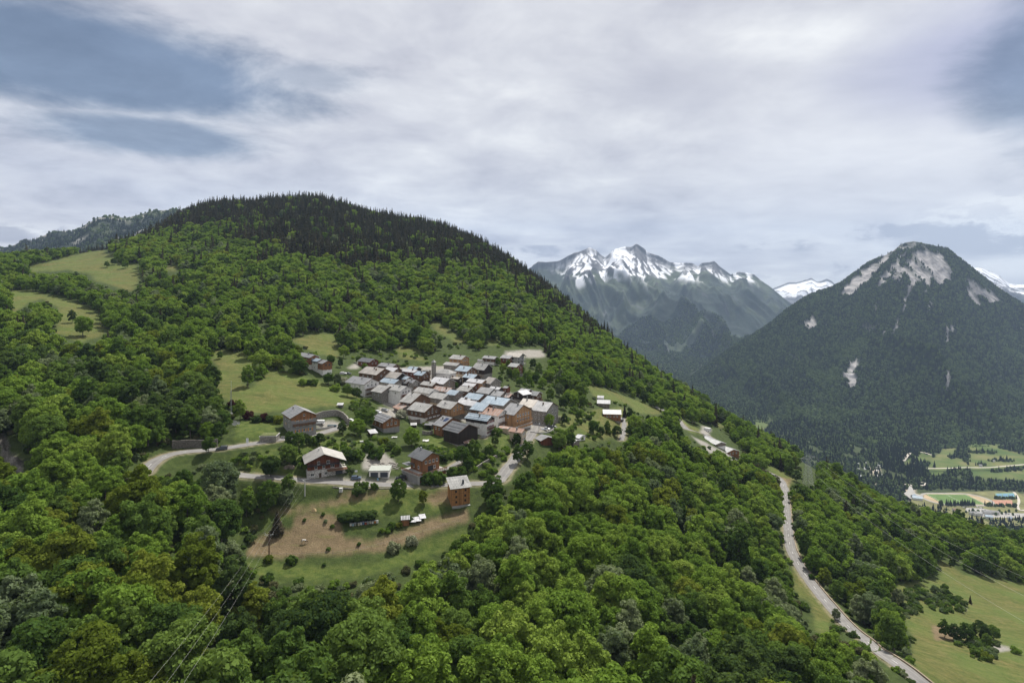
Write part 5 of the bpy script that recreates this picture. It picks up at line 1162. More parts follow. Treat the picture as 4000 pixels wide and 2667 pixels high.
# double garage
p = gpt(1481, 1865); a = R(3)
e = tag(empty('garage', p, a), 'double garage with flat pale roof and two dark blue doors by the road', 'garage')
MB().box(-4.1, 4.1, 0, 5.8, -1, 2.75).build('wall', WALL['white'], e)
MB().box(-4.13, -4.102, 0.3, 5.5, -0.5, 2.5).build('side_panel', WALL['green'], e)
MB().prism([(-0.35, 2.751), (-0.35, 2.95), (6.1, 3.15), (6.1, 2.951)], -4.35, 4.35).build('roof', simple_mat('pale_green_roof_sheet', (0.34, 0.36, 0.32), 0.7), e)
for x in (-2.0, 2.0):
    d = MB().box(x-1.55, x+1.55, -0.05, -0.003, 0, 2.1).build('garage_door', M_ANTH, e)
m = MB()
for k in range(60):
    x = rh.uniform(-7, 7); y = rh.uniform(6.4, 12); q = rh.uniform(.25, .6); zq = gxy(p[0]+x, p[1]+y)-p[2]
    m.add([(x+q*rh.uniform(.7,1)*sx, y+q*rh.uniform(.7,1)*sy, zq+q*0.5*sz_) for sx in (-1,1) for sy in (-1,1) for sz_ in (-1,1)], [(0,1,3,2),(4,6,7,5),(0,4,5,1),(2,3,7,6),(0,2,6,4),(1,5,7,3)])
o = m.build('rubble', WALL['stone'], None, p); tag(o, 'pale rubble stones piled on the bank behind the double garage', 'rubble', kind='stuff')
# terrace chalet above the garage level
P = hermit(1687, 1766, 10.6); a = -R(46)
e = tag(empty('chalet', (P[0]-3.4, P[1]+3.6, P[2]-10.6), a), 'orange brown timber chalet on a long terrace with timber garage doors beneath', 'chalet')
MB().box(-4.3, 4.2, -4.2, 4.2, -2, 2.0).build('wall', WALL['grey'], e)
MB().prism([(-4.3, 2.85), (4.3, 2.85), (4.3, 8.3), (0, 10.3), (-4.3, 8.3)], -4.3, 4.3).build('upper_wall', WALL['amber'], e)
MB().prism([(-5.5, 8.0), (-5.5, 8.18), (0, 10.78), (5.5, 8.18), (5.5, 8.0), (0, 10.6)], -5.0, 5.6).build('roof', ROOF['dark'], e)
MB().box(-2.3, -1.7, -0.9, -0.3, 9.8, 11.5).build('chimney', M_STEEL, e)
m = MB(); m.box(-5.8, 7.2, -8.2, 6.2, 2.45, 2.84).build('terrace', WALL['concrete'], e)
m = MB()
for x0, x1, y0, y1 in ((7.1, 7.16, -8.2, 6.2), (-5.8, 7.09, -8.2, -8.14)):
    for z in (3.0, 3.25, 3.5, 3.75): m.box(x0, x1, y0, y1, z, z+0.14)
for k in range(13): m.box(7.161, 7.22, -8.1+k*1.18, -7.98+k*1.18, 2.841, 3.95)
m.build('railing', WALL['amber'], e)
for y in (-7.6, -4.0, -0.4, 3.2):
    MB().box(6.3, 6.4, y+0.2, y+3.0, -0.2, 2.2).build('garage_door', WALL['amber'], e)
    MB().box(6.0, 7.0, y-0.4, y+0.1, -2, 2.449).build('pillar', WALL['concrete'], e)
MB().box(-5.6, 6.2, -7.9, 6.0, -2, 2.448).build('basement', WALL['grey'], e)
for y, z, w_ in ((-2.6, 6.2, 1), (-0.6, 6.2, 1), (1.2, 6.2, 1), (3, 6.2, .9), (1.8, 3.6, 1.1)): window(e, 4.303, y, z, '+x', 'white', None, (w_, 1))
MB().box(4.303, 4.36, -1.6, 1.0, 2.9, 5.0).build('patio_door', M_GLASS, e)
for x in (-2, 1.5): window(e, x, -4.303, 3.9, '-y', 'white', None, (1, 1))
MB().box(-5.6, -1.2, -8.0, -4.35, 5.3, 5.45).build('porch_roof', ROOF['dark'], e)
# tall timber tower house in the field
p = gpt(1800, 1973); a = R(20)
e = tag(empty('tower_house', p, a), 'tall narrow orange timber house with single pitched steel roof below the road', 'house')
MB().box(-3.7, 3.7, 0, 6.2, -2, 6.8).build('wall', wall_mat('orange_vertical_boards', (0.33, 0.165, 0.062), 'wood'), e)
MB().add([(-3.7, 0, 6.801), (3.7, 0, 6.801), (3.7, 6.2, 6.801), (-3.7, 6.2, 6.801), (-3.7, 6.2, 8.75), (3.7, 6.2, 8.75)], [(0,3,2,1),(0,1,5,4),(2,3,4,5),(0,4,3),(1,2,5)]).build('gable', WALL['orange'], e)
MB().prism([(-0.6, 6.69), (-0.6, 6.85), (6.8, 9.15), (6.8, 8.99)], -4.3, 4.3).build('roof', ROOF['lauze'], e)
m = MB()
for r2 in (0.3, 2.1, 3.9, 5.7):
    z = 6.85+(r2+0.6)*0.3108
    for k in range(18): m.box(-4.0+k*0.45, -3.88+k*0.45, r2, r2+0.1, z-0.05, z+0.1)
m.build('snow_guard', M_ANTH, e)
MB().box(1.1, 1.75, 1.6, 2.25, 7.0, 9.1).build('chimney', M_ANTH, e)
for x, z in ((-1.9, 5.1), (1.9, 5.3), (-1.8, 3.0), (1.8, 3.2), (-1.8, 1.0), (1.8, 1.3)): window(e, x, -0.003, z, '-y', 'brown', None, (0.75, 0.7))
for z in (2.3, 4.6): MB().box(-3.72, 3.72, -0.03, -0.004, z, z+0.1).build('band', WALL['brown'], e)
MB().box(-3.6, 3.5, -1.4, -0.3, -0.6, 0.1).build('lean_to', M_STEEL, e)
# garden shed with a trail of sheet roofing
p = gpt(1583, 2042); e = tag(empty('garden_shed', p, R(12)), 'small orange garden shed with grey gable roof in the field', 'shed')
MB().prism([(-1.5, -0.5), (1.5, -0.5), (1.5, 1.9), (0, 2.5), (-1.5, 1.9)], -1.4, 1.4).build('wall', WALL['amber'], e)
MB().prism([(-1.95, 1.85), (-1.95, 1.95), (0, 2.75), (1.95, 1.95), (1.95, 1.85), (0, 2.65)], -1.75, 1.75).build('roof', ROOF['dark'], e)
MB().box(1.402, 1.45, -0.4, 0.4, 0, 1.8).build('door', M_DOOR, e)
for k, (u_, v_, rz) in enumerate(((1613, 2040, .1), (1632, 2036, .25), (1650, 2028, .35))):
    p = gpt(u_, v_, 0.9+k*0.1)
    MB().prism([(-1.4, -0.4), (-1.4, -0.33), (1.4, 0.27), (1.4, 0.2)], -1.2, 1.2)
    o = MB().prism([(-1.4, -0.4), (-1.4, -0.33), (1.4, 0.27), (1.4, 0.2)], -1.2, 1.2).build('roof_sheet', ROOF['pale'], None, p, rz)
    tag(o, ('sheet of pale corrugated roofing nearest the orange garden shed', 'middle sheet of the pale corrugated roofing beside the orange shed', 'pale corrugated roofing sheet farthest from the orange shed')[k], 'roof sheet', 'corrugated sheets beside the shed')
# vaulted stone shelter with a grass roof at the upper road
p = gpt(1046, 1728); e = tag(empty('stone_shelter', p, R(6)), 'square stone shelter with a grass covered roof beside the upper road', 'shelter')
MB().box(-3.4, 3.4, 0, 5.5, -1, 2.5).build('wall', WALL['stone'], e)
MB().box(-3.6, 3.6, -0.15, 5.6, 2.501, 2.7).build('coping', M_TRIM, e)
MB().box(-3.3, 3.3, 0.1, 5.4, 2.702, 2.95).build('turf', simple_mat('turf', (0.09, 0.105, 0.035), 0.95, var=0.4), e)
# chalets on the upper left meadow
for k, (u_, v_, s_, wl, lb) in enumerate(((70, 1034, 1.1, 'red', 'small red brown barn with grey roof on the ridge at the far left'), (140, 1026, .8, 'dark', 'little dark hut left of the dark double chalet on the ridge'), (150, 1024, 1.0, 'dark', 'dark chalet with pale roof edge on the ridge meadow'), (172, 1022, 1.2, 'brown', 'right chalet of the dark group on the ridge meadow'))):
    p = gpt(u_, v_); e = tag(empty('chalet', (p[0], p[1], p[2]), -R(15+8*k)), lb, 'chalet', 'chalets on the left ridge'); q = s_*4.2
    MB().prism([(-q*.8, -3), (q*.8, -3), (q*.8, 3.6), (0, 5.4), (-q*.8, 3.6)], -q, q).build('wall', WALL[wl], e)
    MB().prism([(-q, 3.35), (-q, 3.55), (0, 5.85), (q, 3.55), (q, 3.35), (0, 5.65)], -q*1.2, q*1.2).build('roof', ROOF['grey'], e)
# open rusty lean-to in front of the black barn, and further small roofs
def lean(label, u, v, w_, d_, h, rz, roof, wl='dark'):
    p = gpt(u, v); e = tag(empty('lean_to', p, rz), label, 'shed')
    MB().prism([(-d_/2-.2, h-0.5), (-d_/2-.2, h-0.42), (d_/2+.2, h+0.28), (d_/2+.2, h+0.2)], -w_/2-.2, w_/2+.2).build('roof', ROOF[roof], e)
    m = MB()
    for x in (-w_/2, w_/2-0.14): m.box(x, x+0.14, -d_/2, -d_/2+0.14, -1, h-0.45)
    m.build('post', WALL['greywood'], e); MB().box(-w_/2, w_/2, d_/2-0.15, d_/2, -1, h-0.05).build('back_wall', WALL[wl], e)
lean('low rusty roofed lean-to at the foot of the black barn', 1832, 1738, 5.5, 2.6, 1.9, -R(30)+0.9, 'rust')
lean('slate blue lean-to roof left of the small solar roofed house', 1677, 1673, 4.2, 3.6, 2.6, -0.3, 'dark', 'stone')
lean('small grey canopy over tools beside the chalet garden', 1616, 1672, 2.8, 2.2, 2.2, 0.2, 'grey')
lean('slanted pale green sheet roof among the bushes', 1456, 1703, 3.4, 5.0, 2.4, 0.5, 'pale', 'brown')
lean('white canopy with blue side in the meadow corner behind the grey house', 1329, 1592, 3.0, 2.0, 2.0, 0.0, 'pale', 'grey')

# ---------------------------------------------------------------- walls
def wall_line(name, label, pts, h, wd, mat, up0=0.0, mpl=1.5, off=0.0, cat='wall', sink=1.5):
    P = np.array([gpt(u, v) for u, v in pts]); L = np.linalg.norm(np.diff(P[:, :2], axis=0), axis=1).sum()
    S = smooth_line(P, max(3, int(L/mpl))); S[:, 2] = zgrid(S[:, 0], S[:, 1])
    return wall_S(name, label, S, h, wd, mat, off, cat, sink)
def wall_S(name, label, S, h, wd, mat, off=0.0, cat='wall', sink=1.5):
    A, N = strip(S, [off-wd/2, off+wd/2], 0); V = []; n = len(S)
    hh_ = h*(1+(vnoise(np.arange(n)*0.7, np.zeros(n), 3)-.5)*0.12)
    for i in range(n):
        a, b = A[i]; V += [(a[0], a[1], S[i, 2]-sink), (b[0], b[1], S[i, 2]-sink), (b[0], b[1], S[i, 2]+hh_[i]), (a[0], a[1], S[i, 2]+hh_[i])]
    Fq = [(4*i+j, 4*i+(j+1) % 4, 4*i+4+(j+1) % 4, 4*i+4+j) for i in range(n-1) for j in range(4)]+[(0, 3, 2, 1), (4*n-4, 4*n-3, 4*n-2, 4*n-1)]
    o = MB().add(V, Fq).build(name, mat); return tag(o, label, cat)
wall_line('retaining_wall', 'dark stone retaining wall under the lower road opposite the garage', [(1300,1903),(1360,1908),(1450,1909),(1540,1908)], 0.2, 0.5, WALL['darkstone'], sink=3)
wall_line('retaining_wall', 'high grey stone wall behind the white van', [(1236,1640),(1280,1628),(1320,1625),(1345,1640),(1362,1662)], 3.2, 0.6, WALL['stone'])
wall_line('retaining_wall', 'dark rubble wall along the inside of the hairpin bend', [(672,1752),(740,1748),(800,1748),(850,1744)], 3.2, 0.6, WALL['darkstone'])
wall_line('garden_wall', 'long garden wall above the hairpin lane', [(1862,1832),(1900,1808),(1945,1782),(1958,1770)], 1.2, 0.4, WALL['stone'])
wall_line('garden_wall', 'stone wall round the small lawn beside the black barn', [(1650,1695),(1672,1700),(1690,1694)], 1.8, 0.4, WALL['stone'])
wall_line('garden_wall', 'low wall in front of the grey house driveway', [(1236,1680),(1270,1676),(1308,1668)], 0.9, 0.3, WALL['concrete'])
wall_line('garden_wall', 'grey timber screen round the terrace', [(1600,1645),(1608,1656),(1645,1652),(1652,1642)], 2.2, 0.15, WALL['greywood'])
wall_line('garden_wall', 'white edged parking wall below the stone house', [(2072,1688),(2110,1694),(2140,1690),(2172,1668)], 0.6, 0.4, WALL['concrete'])
wall_line('retaining_wall', 'rock strewn wall beside the tower house', [(1885,1900),(1900,1910)], 0.6, 0.8, WALL['stone'])
S = RL['valley_road'][1]; n0 = int(len(S)*0.42)
wall_S('parapet_wall', 'low pale parapet along the right edge of the winding road', S[n0:], 0.45, 0.35, simple_mat('pale_brown_stone', (0.3, 0.24, 0.18), 0.9, var=0.3), off=2.95, sink=0.6)
# pavement patches where cars stand
# ---------------------------------------------------------------- vehicles
M_TYRE = simple_mat('tyre_rubber', (0.02, 0.02, 0.02), 0.9); M_RIM = simple_mat('wheel_rim', (0.4, 0.4, 0.42), 0.35, 0.7)
M_HL = simple_mat('headlight_glass', (0.7, 0.7, 0.72), 0.15); M_TL = simple_mat('tail_light_red', (0.35, 0.02, 0.02), 0.3)
def paint(name, col, metal=0.3): return simple_mat(name, col, 0.28, metal, 0.04, spec=0.6)
CARS = {'white': paint('white_car_paint', (0.7, 0.7, 0.7), 0.0), 'silver': paint('silver_car_paint', (0.42, 0.43, 0.45), 0.6), 'blue': paint('blue_grey_car_paint', (0.09, 0.13, 0.2)), 'black': paint('black_car_paint', (0.015, 0.015, 0.018)), 'grey': paint('dark_grey_car_paint', (0.07, 0.08, 0.095)), 'red': paint('red_car_paint', (0.25, 0.03, 0.02))}
def loft(prof_lo, prof_hi, w0, w1):
    """side outline swept to two widths: lower body and narrower glasshouse"""
    pass
def car(name, label, u, v, rz, colr, kind='hatch', group='parked cars', cat='car', up=0.06):
    p = gpt(u, v, up); e = tag(empty(name, p, rz), label, cat, group)
    if kind == 'van': L, W, H, out, gl = 5.0, 1.95, 1.95, [(-2.5,.35),(-2.5,1.6),(-2.35,1.93),(1.0,1.95),(1.75,1.2),(2.4,1.02),(2.5,.7),(2.5,.35)], [(1.02,1.88),(1.66,1.26),(0.3,1.26),(0.3,1.88)]
    elif kind == 'camper': L, W, H, out, gl = 6.4, 2.2, 2.9, [(-3.2,.4),(-3.2,2.9),(1.8,2.9),(2.4,2.3),(2.3,1.7),(3.1,1.2),(3.2,.4)], [(2.0,2.0),(2.25,1.72),(1.3,1.6),(1.3,2.0)]
    elif kind == 'pickup': L, W, H, out, gl = 5.2, 1.85, 1.75, [(-2.6,.45),(-2.6,1.1),(-0.7,1.12),(-0.5,1.72),(0.7,1.75),(1.3,1.15),(2.45,1.02),(2.6,.7),(2.6,.45)], [(-0.45,1.66),(0.66,1.68),(1.15,1.18),(-0.6,1.18)]
    elif kind == 'suv': L, W, H, out, gl = 4.4, 1.85, 1.62, [(-2.2,.35),(-2.2,1.1),(-1.9,1.5),(-1.5,1.6),(0.3,1.62),(1.05,1.1),(2.0,.98),(2.2,.7),(2.2,.35)], [(-1.8,1.45),(-1.4,1.54),(0.28,1.55),(0.9,1.1),(-1.95,1.1)]
    else: L, W, H, out, gl = 4.1, 1.75, 1.48, [(-2.05,.3),(-2.05,.95),(-1.75,1.4),(-1.2,1.47),(0.2,1.47),(1.05,.98),(1.85,.85),(2.05,.6),(2.05,.3)], [(-1.7,1.34),(-1.15,1.41),(0.18,1.41),(0.9,1.0),(-1.85,1.0)]
    n = len(out); bm = bmesh.new(); rings = []
    for y, ins in ((-W/2, 1.0), (-W/2+0.12, 0.0), (W/2-0.12, 0.0), (W/2, 1.0)):
        ring = []
        for x, z in out:
            zz_ = z; yy_ = y
            if z > 1.15*H/1.5*0.78: yy_ = y*(0.84 if kind not in ('van', 'camper') else 0.95)
            xx_ = x*(0.975 if ins else 1.0); ring.append(bm.verts.new((xx_, yy_, zz_-(0.04 if ins and z > 0.6 else 0))))
        rings.append(ring)
    for a_, b_ in zip(rings, rings[1:]):
        for i in range(n): bm.faces.new((a_[i], a_[(i+1) % n], b_[(i+1) % n], b_[i]))
    bm.faces.new(rings[0][::-1]); bm.faces.new(rings[-1]); bmesh.ops.recalc_face_normals(bm, faces=bm.faces)
    me = bpy.data.meshes.new('body'); bm.to_mesh(me); bm.free(); mobj('body', me, CARS[colr], e)
    wt = 0.84 if kind not in ('van', 'camper') else 0.95
    for s_ in (-1, 1):
        yo = s_*(W/2+0.004); yi = s_*(W/2*wt+0.012)
        q = []
        for x, z in gl: f = np.clip((z-1.0)/(H-1.1), 0, 1); q.append((x, yo*(1-f)+yi*f+s_*0.006, z))
        q2 = [(x, y-s_*0.03, z) for x, y, z in q]; k = len(q)
        MB().add(q+q2, [tuple(range(k)), tuple(range(2*k-1, k-1, -1))]+[(i, i+k, (i+1) % k+k, (i+1) % k) for i in range(k)]).build('side_window', M_GLASS, e)
    ws = sorted([o for o in out if o[1] > H*0.6], key=lambda o: -o[0])
    # windscreen and rear window lie on the sloping parts of the outline
    def screen(a_, b_, nm, t0=0.1, t1=0.9):
        (x0, z0), (x1, z1) = a_, b_; nx, nz = (z0-z1), (x1-x0); l = math.hypot(nx, nz); nx, nz = nx/l, nz/l
        if nx*(1 if nm == 'windscreen' else -1) < 0: nx, nz = -nx, -nz
        pts_ = []
        for tq in (t0, t1):
            x = x0+(x1-x0)*tq+nx*0.012; z = z0+(z1-z0)*tq+nz*0.012; hw_ = W/2*(0.9*(1-tq)+wt*0.9*tq)
            pts_ += [(x, -hw_, z), (x, hw_, z)]
        q2 = [(x-nx*0.03, y, z-nz*0.03) for x, y, z in pts_]
        MB().add(pts_+q2, [(0,1,3,2),(4,6,7,5),(0,4,5,1),(2,3,7,6),(0,2,6,4),(1,5,7,3)]).build(nm, M_GLASS, e)
    up_ = {'van': ((1.75,1.2),(1.0,1.95),(-2.5,1.0),(-2.5,1.6)), 'camper': ((2.3,1.7),(2.4,2.3),(-3.2,1.6),(-3.2,2.3)), 'pickup': ((1.3,1.15),(0.7,1.75),(-0.7,1.12),(-0.5,1.72)), 'suv': ((1.05,1.1),(0.3,1.62),(-2.2,1.1),(-1.9,1.5)), 'hatch': ((1.05,.98),(0.2,1.47),(-2.05,.95),(-1.75,1.4))}[kind]
    screen(up_[0], up_[1], 'windscreen'); screen(up_[2], up_[3], 'rear_window')
    wr = 0.34 if kind in ('van', 'suv', 'pickup', 'camper') else 0.3
    for x in (-L*0.3, L*0.31):
        for s_ in (-1, 1):
            m = MB(); y0 = s_*(W/2-0.16); m.tube([(x, y0, wr), (x, s_*(W/2+0.03), wr)], wr, 14); V_ = m.V; m.F += [tuple(range(13, -1, -1)), tuple(range(14, 28))]
            wo = m.build('wheel', M_TYRE, e); m = MB(); m.tube([(x, s_*(W/2+0.02), wr), (x, s_*(W/2+0.045), wr)], wr*0.6, 12); m.F += [tuple(range(11, -1, -1)), tuple(range(12, 24))]; m.build('rim', M_RIM, wo)
    for s_ in (-1, 1):
        MB().box(L/2-0.14, L/2+0.005, s_*W*0.34-0.18, s_*W*0.34+0.18, 0.62, 0.78).build('headlight', M_HL, e)
        MB().box(-L/2-0.012, -L/2+0.1, s_*W*0.41-0.1, s_*W*0.41+0.1, 0.72, 0.98).build('tail_light', M_TL, e)
    return e
def road_dir(nm, u, v):
    S = RL[nm][1]; p = gpt(u, v); k = int(np.argmin(np.hypot(S[:, 0]-p[0], S[:, 1]-p[1]))); k = min(max(k, 1), len(S)-2); d = S[k+1]-S[k-1]; return math.atan2(d[1], d[0])
car('parked_car', 'small dark blue hatchback parked between the red chalet and the garage', 1391, 1873, road_dir('village_road', 1391, 1880), 'blue')
car('parked_car', 'black estate van parked beside the timber garage doors', 1566, 1873, road_dir('village_road', 1566, 1885)+pi, 'black', 'suv')
car('moving_car', 'dark grey off-roader driving on the upper road', 867, 1757, road_dir('upper_road', 867, 1755)+pi, 'grey', 'suv')
car('parked_van', 'white delivery van parked beside the grey house', 1247, 1657, 0.05+pi, 'white', 'van', cat='van')
car('parked_car', 'white and blue car below the high stone wall', 1373, 1648, -0.6, 'white')
car('parked_car', 'silver hatchback on the gravel before the boarded white house', 1504, 1606, -0.35, 'silver')
car('parked_car', 'white car half hidden by the steel roofed chalet', 1478, 1614, -0.6, 'white')
car('parked_pickup', 'silver pickup in the parking bay under the stone house', 2131, 1681, 0.03, 'silver', 'pickup', cat='pickup')
car('parked_car', 'grey car behind the silver pickup', 2157, 1671, 0.25, 'grey')
car('parked_car', 'dark car in front of the lone brown chalet', 2430, 1646, 1.2, 'black')
car('parked_car', 'white car on the track left of the village', 1341, 1462, 0.0, 'white', 'suv')
car('parked_car', 'dark car beside the white one left of the village', 1360, 1463, 0.0, 'grey')
car('camper_van', 'white camper van above the long low building', 2761, 1684, 2.4, 'white', 'camper', cat='camper van')
car('parked_car', 'blue car under the balconies of the largest chalet', 2024, 1668, 0.2, 'blue')
# ---------------------------------------------------------------- poles, wires, mast, pylon
M_WIRE = simple_mat('aluminium_wire', (0.4, 0.4, 0.37), 0.7, 0.0); M_RUSTY = simple_mat('brown_tarred_pole', (0.09, 0.045, 0.03), 0.8); M_CONC = simple_mat('pale_concrete_pole', (0.5, 0.5, 0.48), 0.8)
def pole(label, u, v, vtop, r, mat, arm, rz, style):
    p = gpt(u, v); h = -(vtop-VH)/F*p[1]-p[2]; e = tag(empty('power_pole', p, rz), label, 'power pole')
    MB().tube([(0, 0, -1), (0, 0, h)], [r*1.25, r*0.8], 8).build('pole', mat, e); tips = []
    m = MB()
    if style == 'V': m.box(-arm/2, arm/2, -0.06, 0.06, h-0.9, h-0.78); m.tube([(0, 0, h-1.7), (-arm/2, 0, h)], 0.05, 5).tube([(0, 0, h-1.7), (arm/2, 0, h)], 0.05, 5)
    else: m.box(-arm/2, arm/2, -0.06, 0.06, h-0.3, h-0.16).tube([(0, 0, h-1.1), (-arm*.35, 0, h-.3)], 0.03, 5).tube([(0, 0, h-1.1), (arm*.35, 0, h-.3)], 0.03, 5).box(-0.7, 0.7, -0.1, -0.061, h-2.0, h-1.9)
    m.build('crossarm', M_STEEL, e)
    for x in (-arm/2, 0, arm/2):
        z = h+(0.3 if style != 'V' else 0.25)
        MB().tube([(x, 0, z-0.45), (x, 0, z-0.1)], [0.07, 0.09], 6).build('insulator', M_GLASS, e); tips.append(np.array([p[0]+x*cos(rz), p[1]+x*sin(rz), p[2]+z-0.1]))
    return tips
def wire(label, a, b, sag, r=0.009, group='power lines', n=26):
    P = [a+(b-a)*t_-np.array([0, 0, 4*sag*t_*(1-t_)]) for t_ in np.linspace(0, 1, n)]
    o = MB().tube(P, r, 4).build('power_line', M_WIRE); return tag(o, label, 'power line', group)
t1 = pole('pale concrete power pole between the lower road and the field', 1191, 1937, 1868, 0.17, M_CONC, 3.6, 0.0, 'T')
t2 = pole('dark brown power pole with forked crossarm at the left end of the brown field', 1051, 2190, 2078, 0.19, M_RUSTY, 3.0, 0.15, 'V')
for k, w_ in enumerate(('left', 'middle', 'right')):
    wire(f'{w_} wire from the concrete pole down to the brown pole', t1[k], t2[k], 0.8)
    end = np.array([(520+k*75-UC)/F*68, 68.0, -(2740-VH)/F*68]); wire(f'{w_} wire from the brown pole over the wood to the bottom edge', t2[k], end, 1.2)
# lattice mast
p = gpt(903, 1622); h = -(1488-VH)/F*p[1]-p[2]; e = tag(empty('radio_mast', p), 'slim lattice radio mast at the edge of the wood above the upper road', 'mast')
m = MB(); q = 0.42
for x, y in ((-q, -q*.6), (q, -q*.6), (0, q)): m.tube([(x, y, -1), (x*.6, y*.6, h*0.72)], 0.07, 5)
for k in range(12):
    z0, z1 = h*0.72*k/12, h*0.72*(k+1)/12; s0, s1 = 1-.4*k/12, 1-.4*(k+1)/12
    m.tube([(-q*s0, -q*.6*s0, z0), (q*s1, -q*.6*s1, z1)], 0.04, 4).tube([(q*s0, -q*.6*s0, z0), (0, q*s1, z1)], 0.04, 4).tube([(0, q*s0, z0), (-q*s1, -q*.6*s1, z1)], 0.04, 4)
m.build('lattice', M_STEEL, e); MB().tube([(0, 0, h*.72), (0, 0, h)], 0.07, 6).build('antenna', M_CONC, e); MB().box(-0.9, 0.9, -0.9, -0.3, 0.6, 1.2).build('cabinet', M_CONC, e)
# satellite dishes
for u_, v_, s_, lb in ((917, 1664, 1.25, 'large white satellite dish behind the stone shelter'), (932, 1664, 0.75, 'smaller white satellite dish behind the stone shelter')):
    p = gpt(u_, v_); e = tag(empty('satellite_dish', p, 0.4), lb, 'satellite dish')
    MB().tube([(0, 0, -0.5), (0, 0, 1.3)], 0.06, 6).build('post', M_STEEL, e)
    V_ = []; Fc = []
    for i in range(5):
        rr_ = s_*i/4
        for j in range(14): an = j*2*pi/14; V_.append((rr_*cos(an), -0.3+0.3*(i/4)**2*-1, 1.6+rr_*sin(an)))
    for i in range(4):
        for j in range(14): Fc.append((i*14+j, i*14+(j+1) % 14, i*14+14+(j+1) % 14, i*14+14+j))
    MB().add(V_, Fc).build('dish', M_CONC, e)
# signs
M_SIGNF = simple_mat('white_sign_face', (0.72, 0.73, 0.74), 0.5, var=0.05); M_SIGNB = simple_mat('blue_sign_face', (0.2, 0.35, 0.55), 0.5)
for u_, v_, w_, h_, z_, mt, lb in ((966, 1752, 1.0, 2.0, 2.4, M_SIGNF, 'tall blank white road sign at the upper road'), (1476, 1900, 0.7, 0.8, 2.6, M_SIGNB, 'pale blue square sign at the road edge below the garage'), (1391, 1852, 1.1, 0.7, 0.9, M_SIGNF, 'small white notice board on the bank left of the garage'), (2107, 1682, 0.5, 0.9, 3.4, M_SIGNF, 'white sign on a post at the village entrance'), (1107, 1716, 2.2, 0.25, 1.1, M_SIGNF, 'white road barrier board near the grey house')):
    p = gpt(u_, v_); e = tag(empty('road_sign', p, rh.uniform(-.1, .2)), lb, 'sign'); MB().tube([(0, 0.03, -0.5), (0, 0.03, z_+h_)], 0.035, 6).build('post', M_STEEL, e); MB().box(-w_/2, w_/2, -0.04, -0.01, z_, z_+h_).build('board', mt, e)
# street lamp
p = gpt(2105, 1697); e = tag(empty('street_lamp', p), 'dark street lamp at the road bend by the three storey stone house', 'street lamp')
MB().tube([(0, 0, -0.5), (0, 0, 6.2)], [0.09, 0.06], 8).build('pole', M_ANTH, e); MB().tube([(0, 0, 6.2), (0.5, 0, 6.5), (0.9, 0, 6.45)], 0.04, 6).build('arm', M_ANTH, e); MB().box(0.7, 1.3, -0.15, 0.15, 6.3, 6.42).build('lamp_head', M_ANTH, e)
# lattice pylon above the winding road and its three lines
p = gpt(3156, 1895); h = -(1768-VH)/F*p[1]-p[2]; e = tag(empty('pylon', p, 0.35), 'steel lattice pylon with wide crossarms in the wood right of the winding road', 'pylon')
m = MB(); b0, b1 = h*0.13, h*0.035; hb = h*0.82
cs = [(-1, -1), (1, -1), (1, 1), (-1, 1)]
for x, y in cs: m.tube([(x*b0, y*b0, -2), (x*b1, y*b1, hb), (x*b1*.8, y*b1*.8, h)], 0.1, 4)
N_ = 8
for k in range(N_):
    s0 = b0+(b1-b0)*k/N_; s1 = b0+(b1-b0)*(k+1)/N_; z0, z1 = hb*k/N_, hb*(k+1)/N_
    for i in range(4):
        (xa, ya), (xb, yb) = cs[i], cs[(i+1) % 4]
        m.tube([(xa*s0, ya*s0, z0), (xb*s1, yb*s1, z1)], 0.05, 4).tube([(xb*s0, yb*s0, z0), (xa*s1, ya*s1, z1)], 0.05, 4).tube([(xa*s1, ya*s1, z1), (xb*s1, yb*s1, z1)], 0.05, 4)
m.build('tower', M_STEEL, e); m = MB(); AL = 7.5
for s_ in (-1, 1):
    m.tube([(s_*b1, -b1, hb), (s_*AL, 0, hb+0.9)], 0.07, 4).tube([(s_*b1, b1, hb), (s_*AL, 0, hb+0.9)], 0.07, 4).tube([(s_*b1*.9, 0, hb+2.4), (s_*AL, 0, hb+0.9)], 0.07, 4)
    for k in range(1, 5): x = s_*(b1+(AL-b1)*k/5); m.tube([(x, 0, hb+0.1+0.8*k/5), (x, 0, hb+2.4-1.5*k/5)], 0.045, 4).tube([(x, 0, hb+0.1+0.8*k/5), (x-s_*1.2, 0, hb+2.6-1.5*k/5)], 0.045, 4)
m.build('crossarm', M_STEEL, e)
ca, sa = cos(0.35), sin(0.35)
for k, (x, z, w_) in enumerate(((-AL, hb+0.5, 'left'), (0, hb+2.2, 'middle'), (AL, hb+0.5, 'right'))):
    a_ = p+np.array([x*ca, x*sa, z]); MB().tube([(x, 0, z+0.4), (x, 0, z-0.6)], 0.09, 6).build('insulator', M_GLASS, e)
    ur, vr_ = ((4230, 2560), (4230, 2440), (4230, 2350))[k]; yr = (150, 165, 180)[k]
    wire(f'{w_} high voltage line crossing the wood to the right edge', a_, np.array([(ur-UC)/F*yr, yr, -(vr_-VH)/F*yr]), 7, 0.022, 'high voltage lines')
    ul, vl_ = ((2400, 1370), (2440, 1350), (2500, 1340))[k]; yl = 900
    wire(f'{w_} high voltage line climbing left behind the ridge', a_, np.array([(ul-UC)/F*yl, yl, -(vl_-VH)/F*yl]), 16, 0.03, 'high voltage lines')
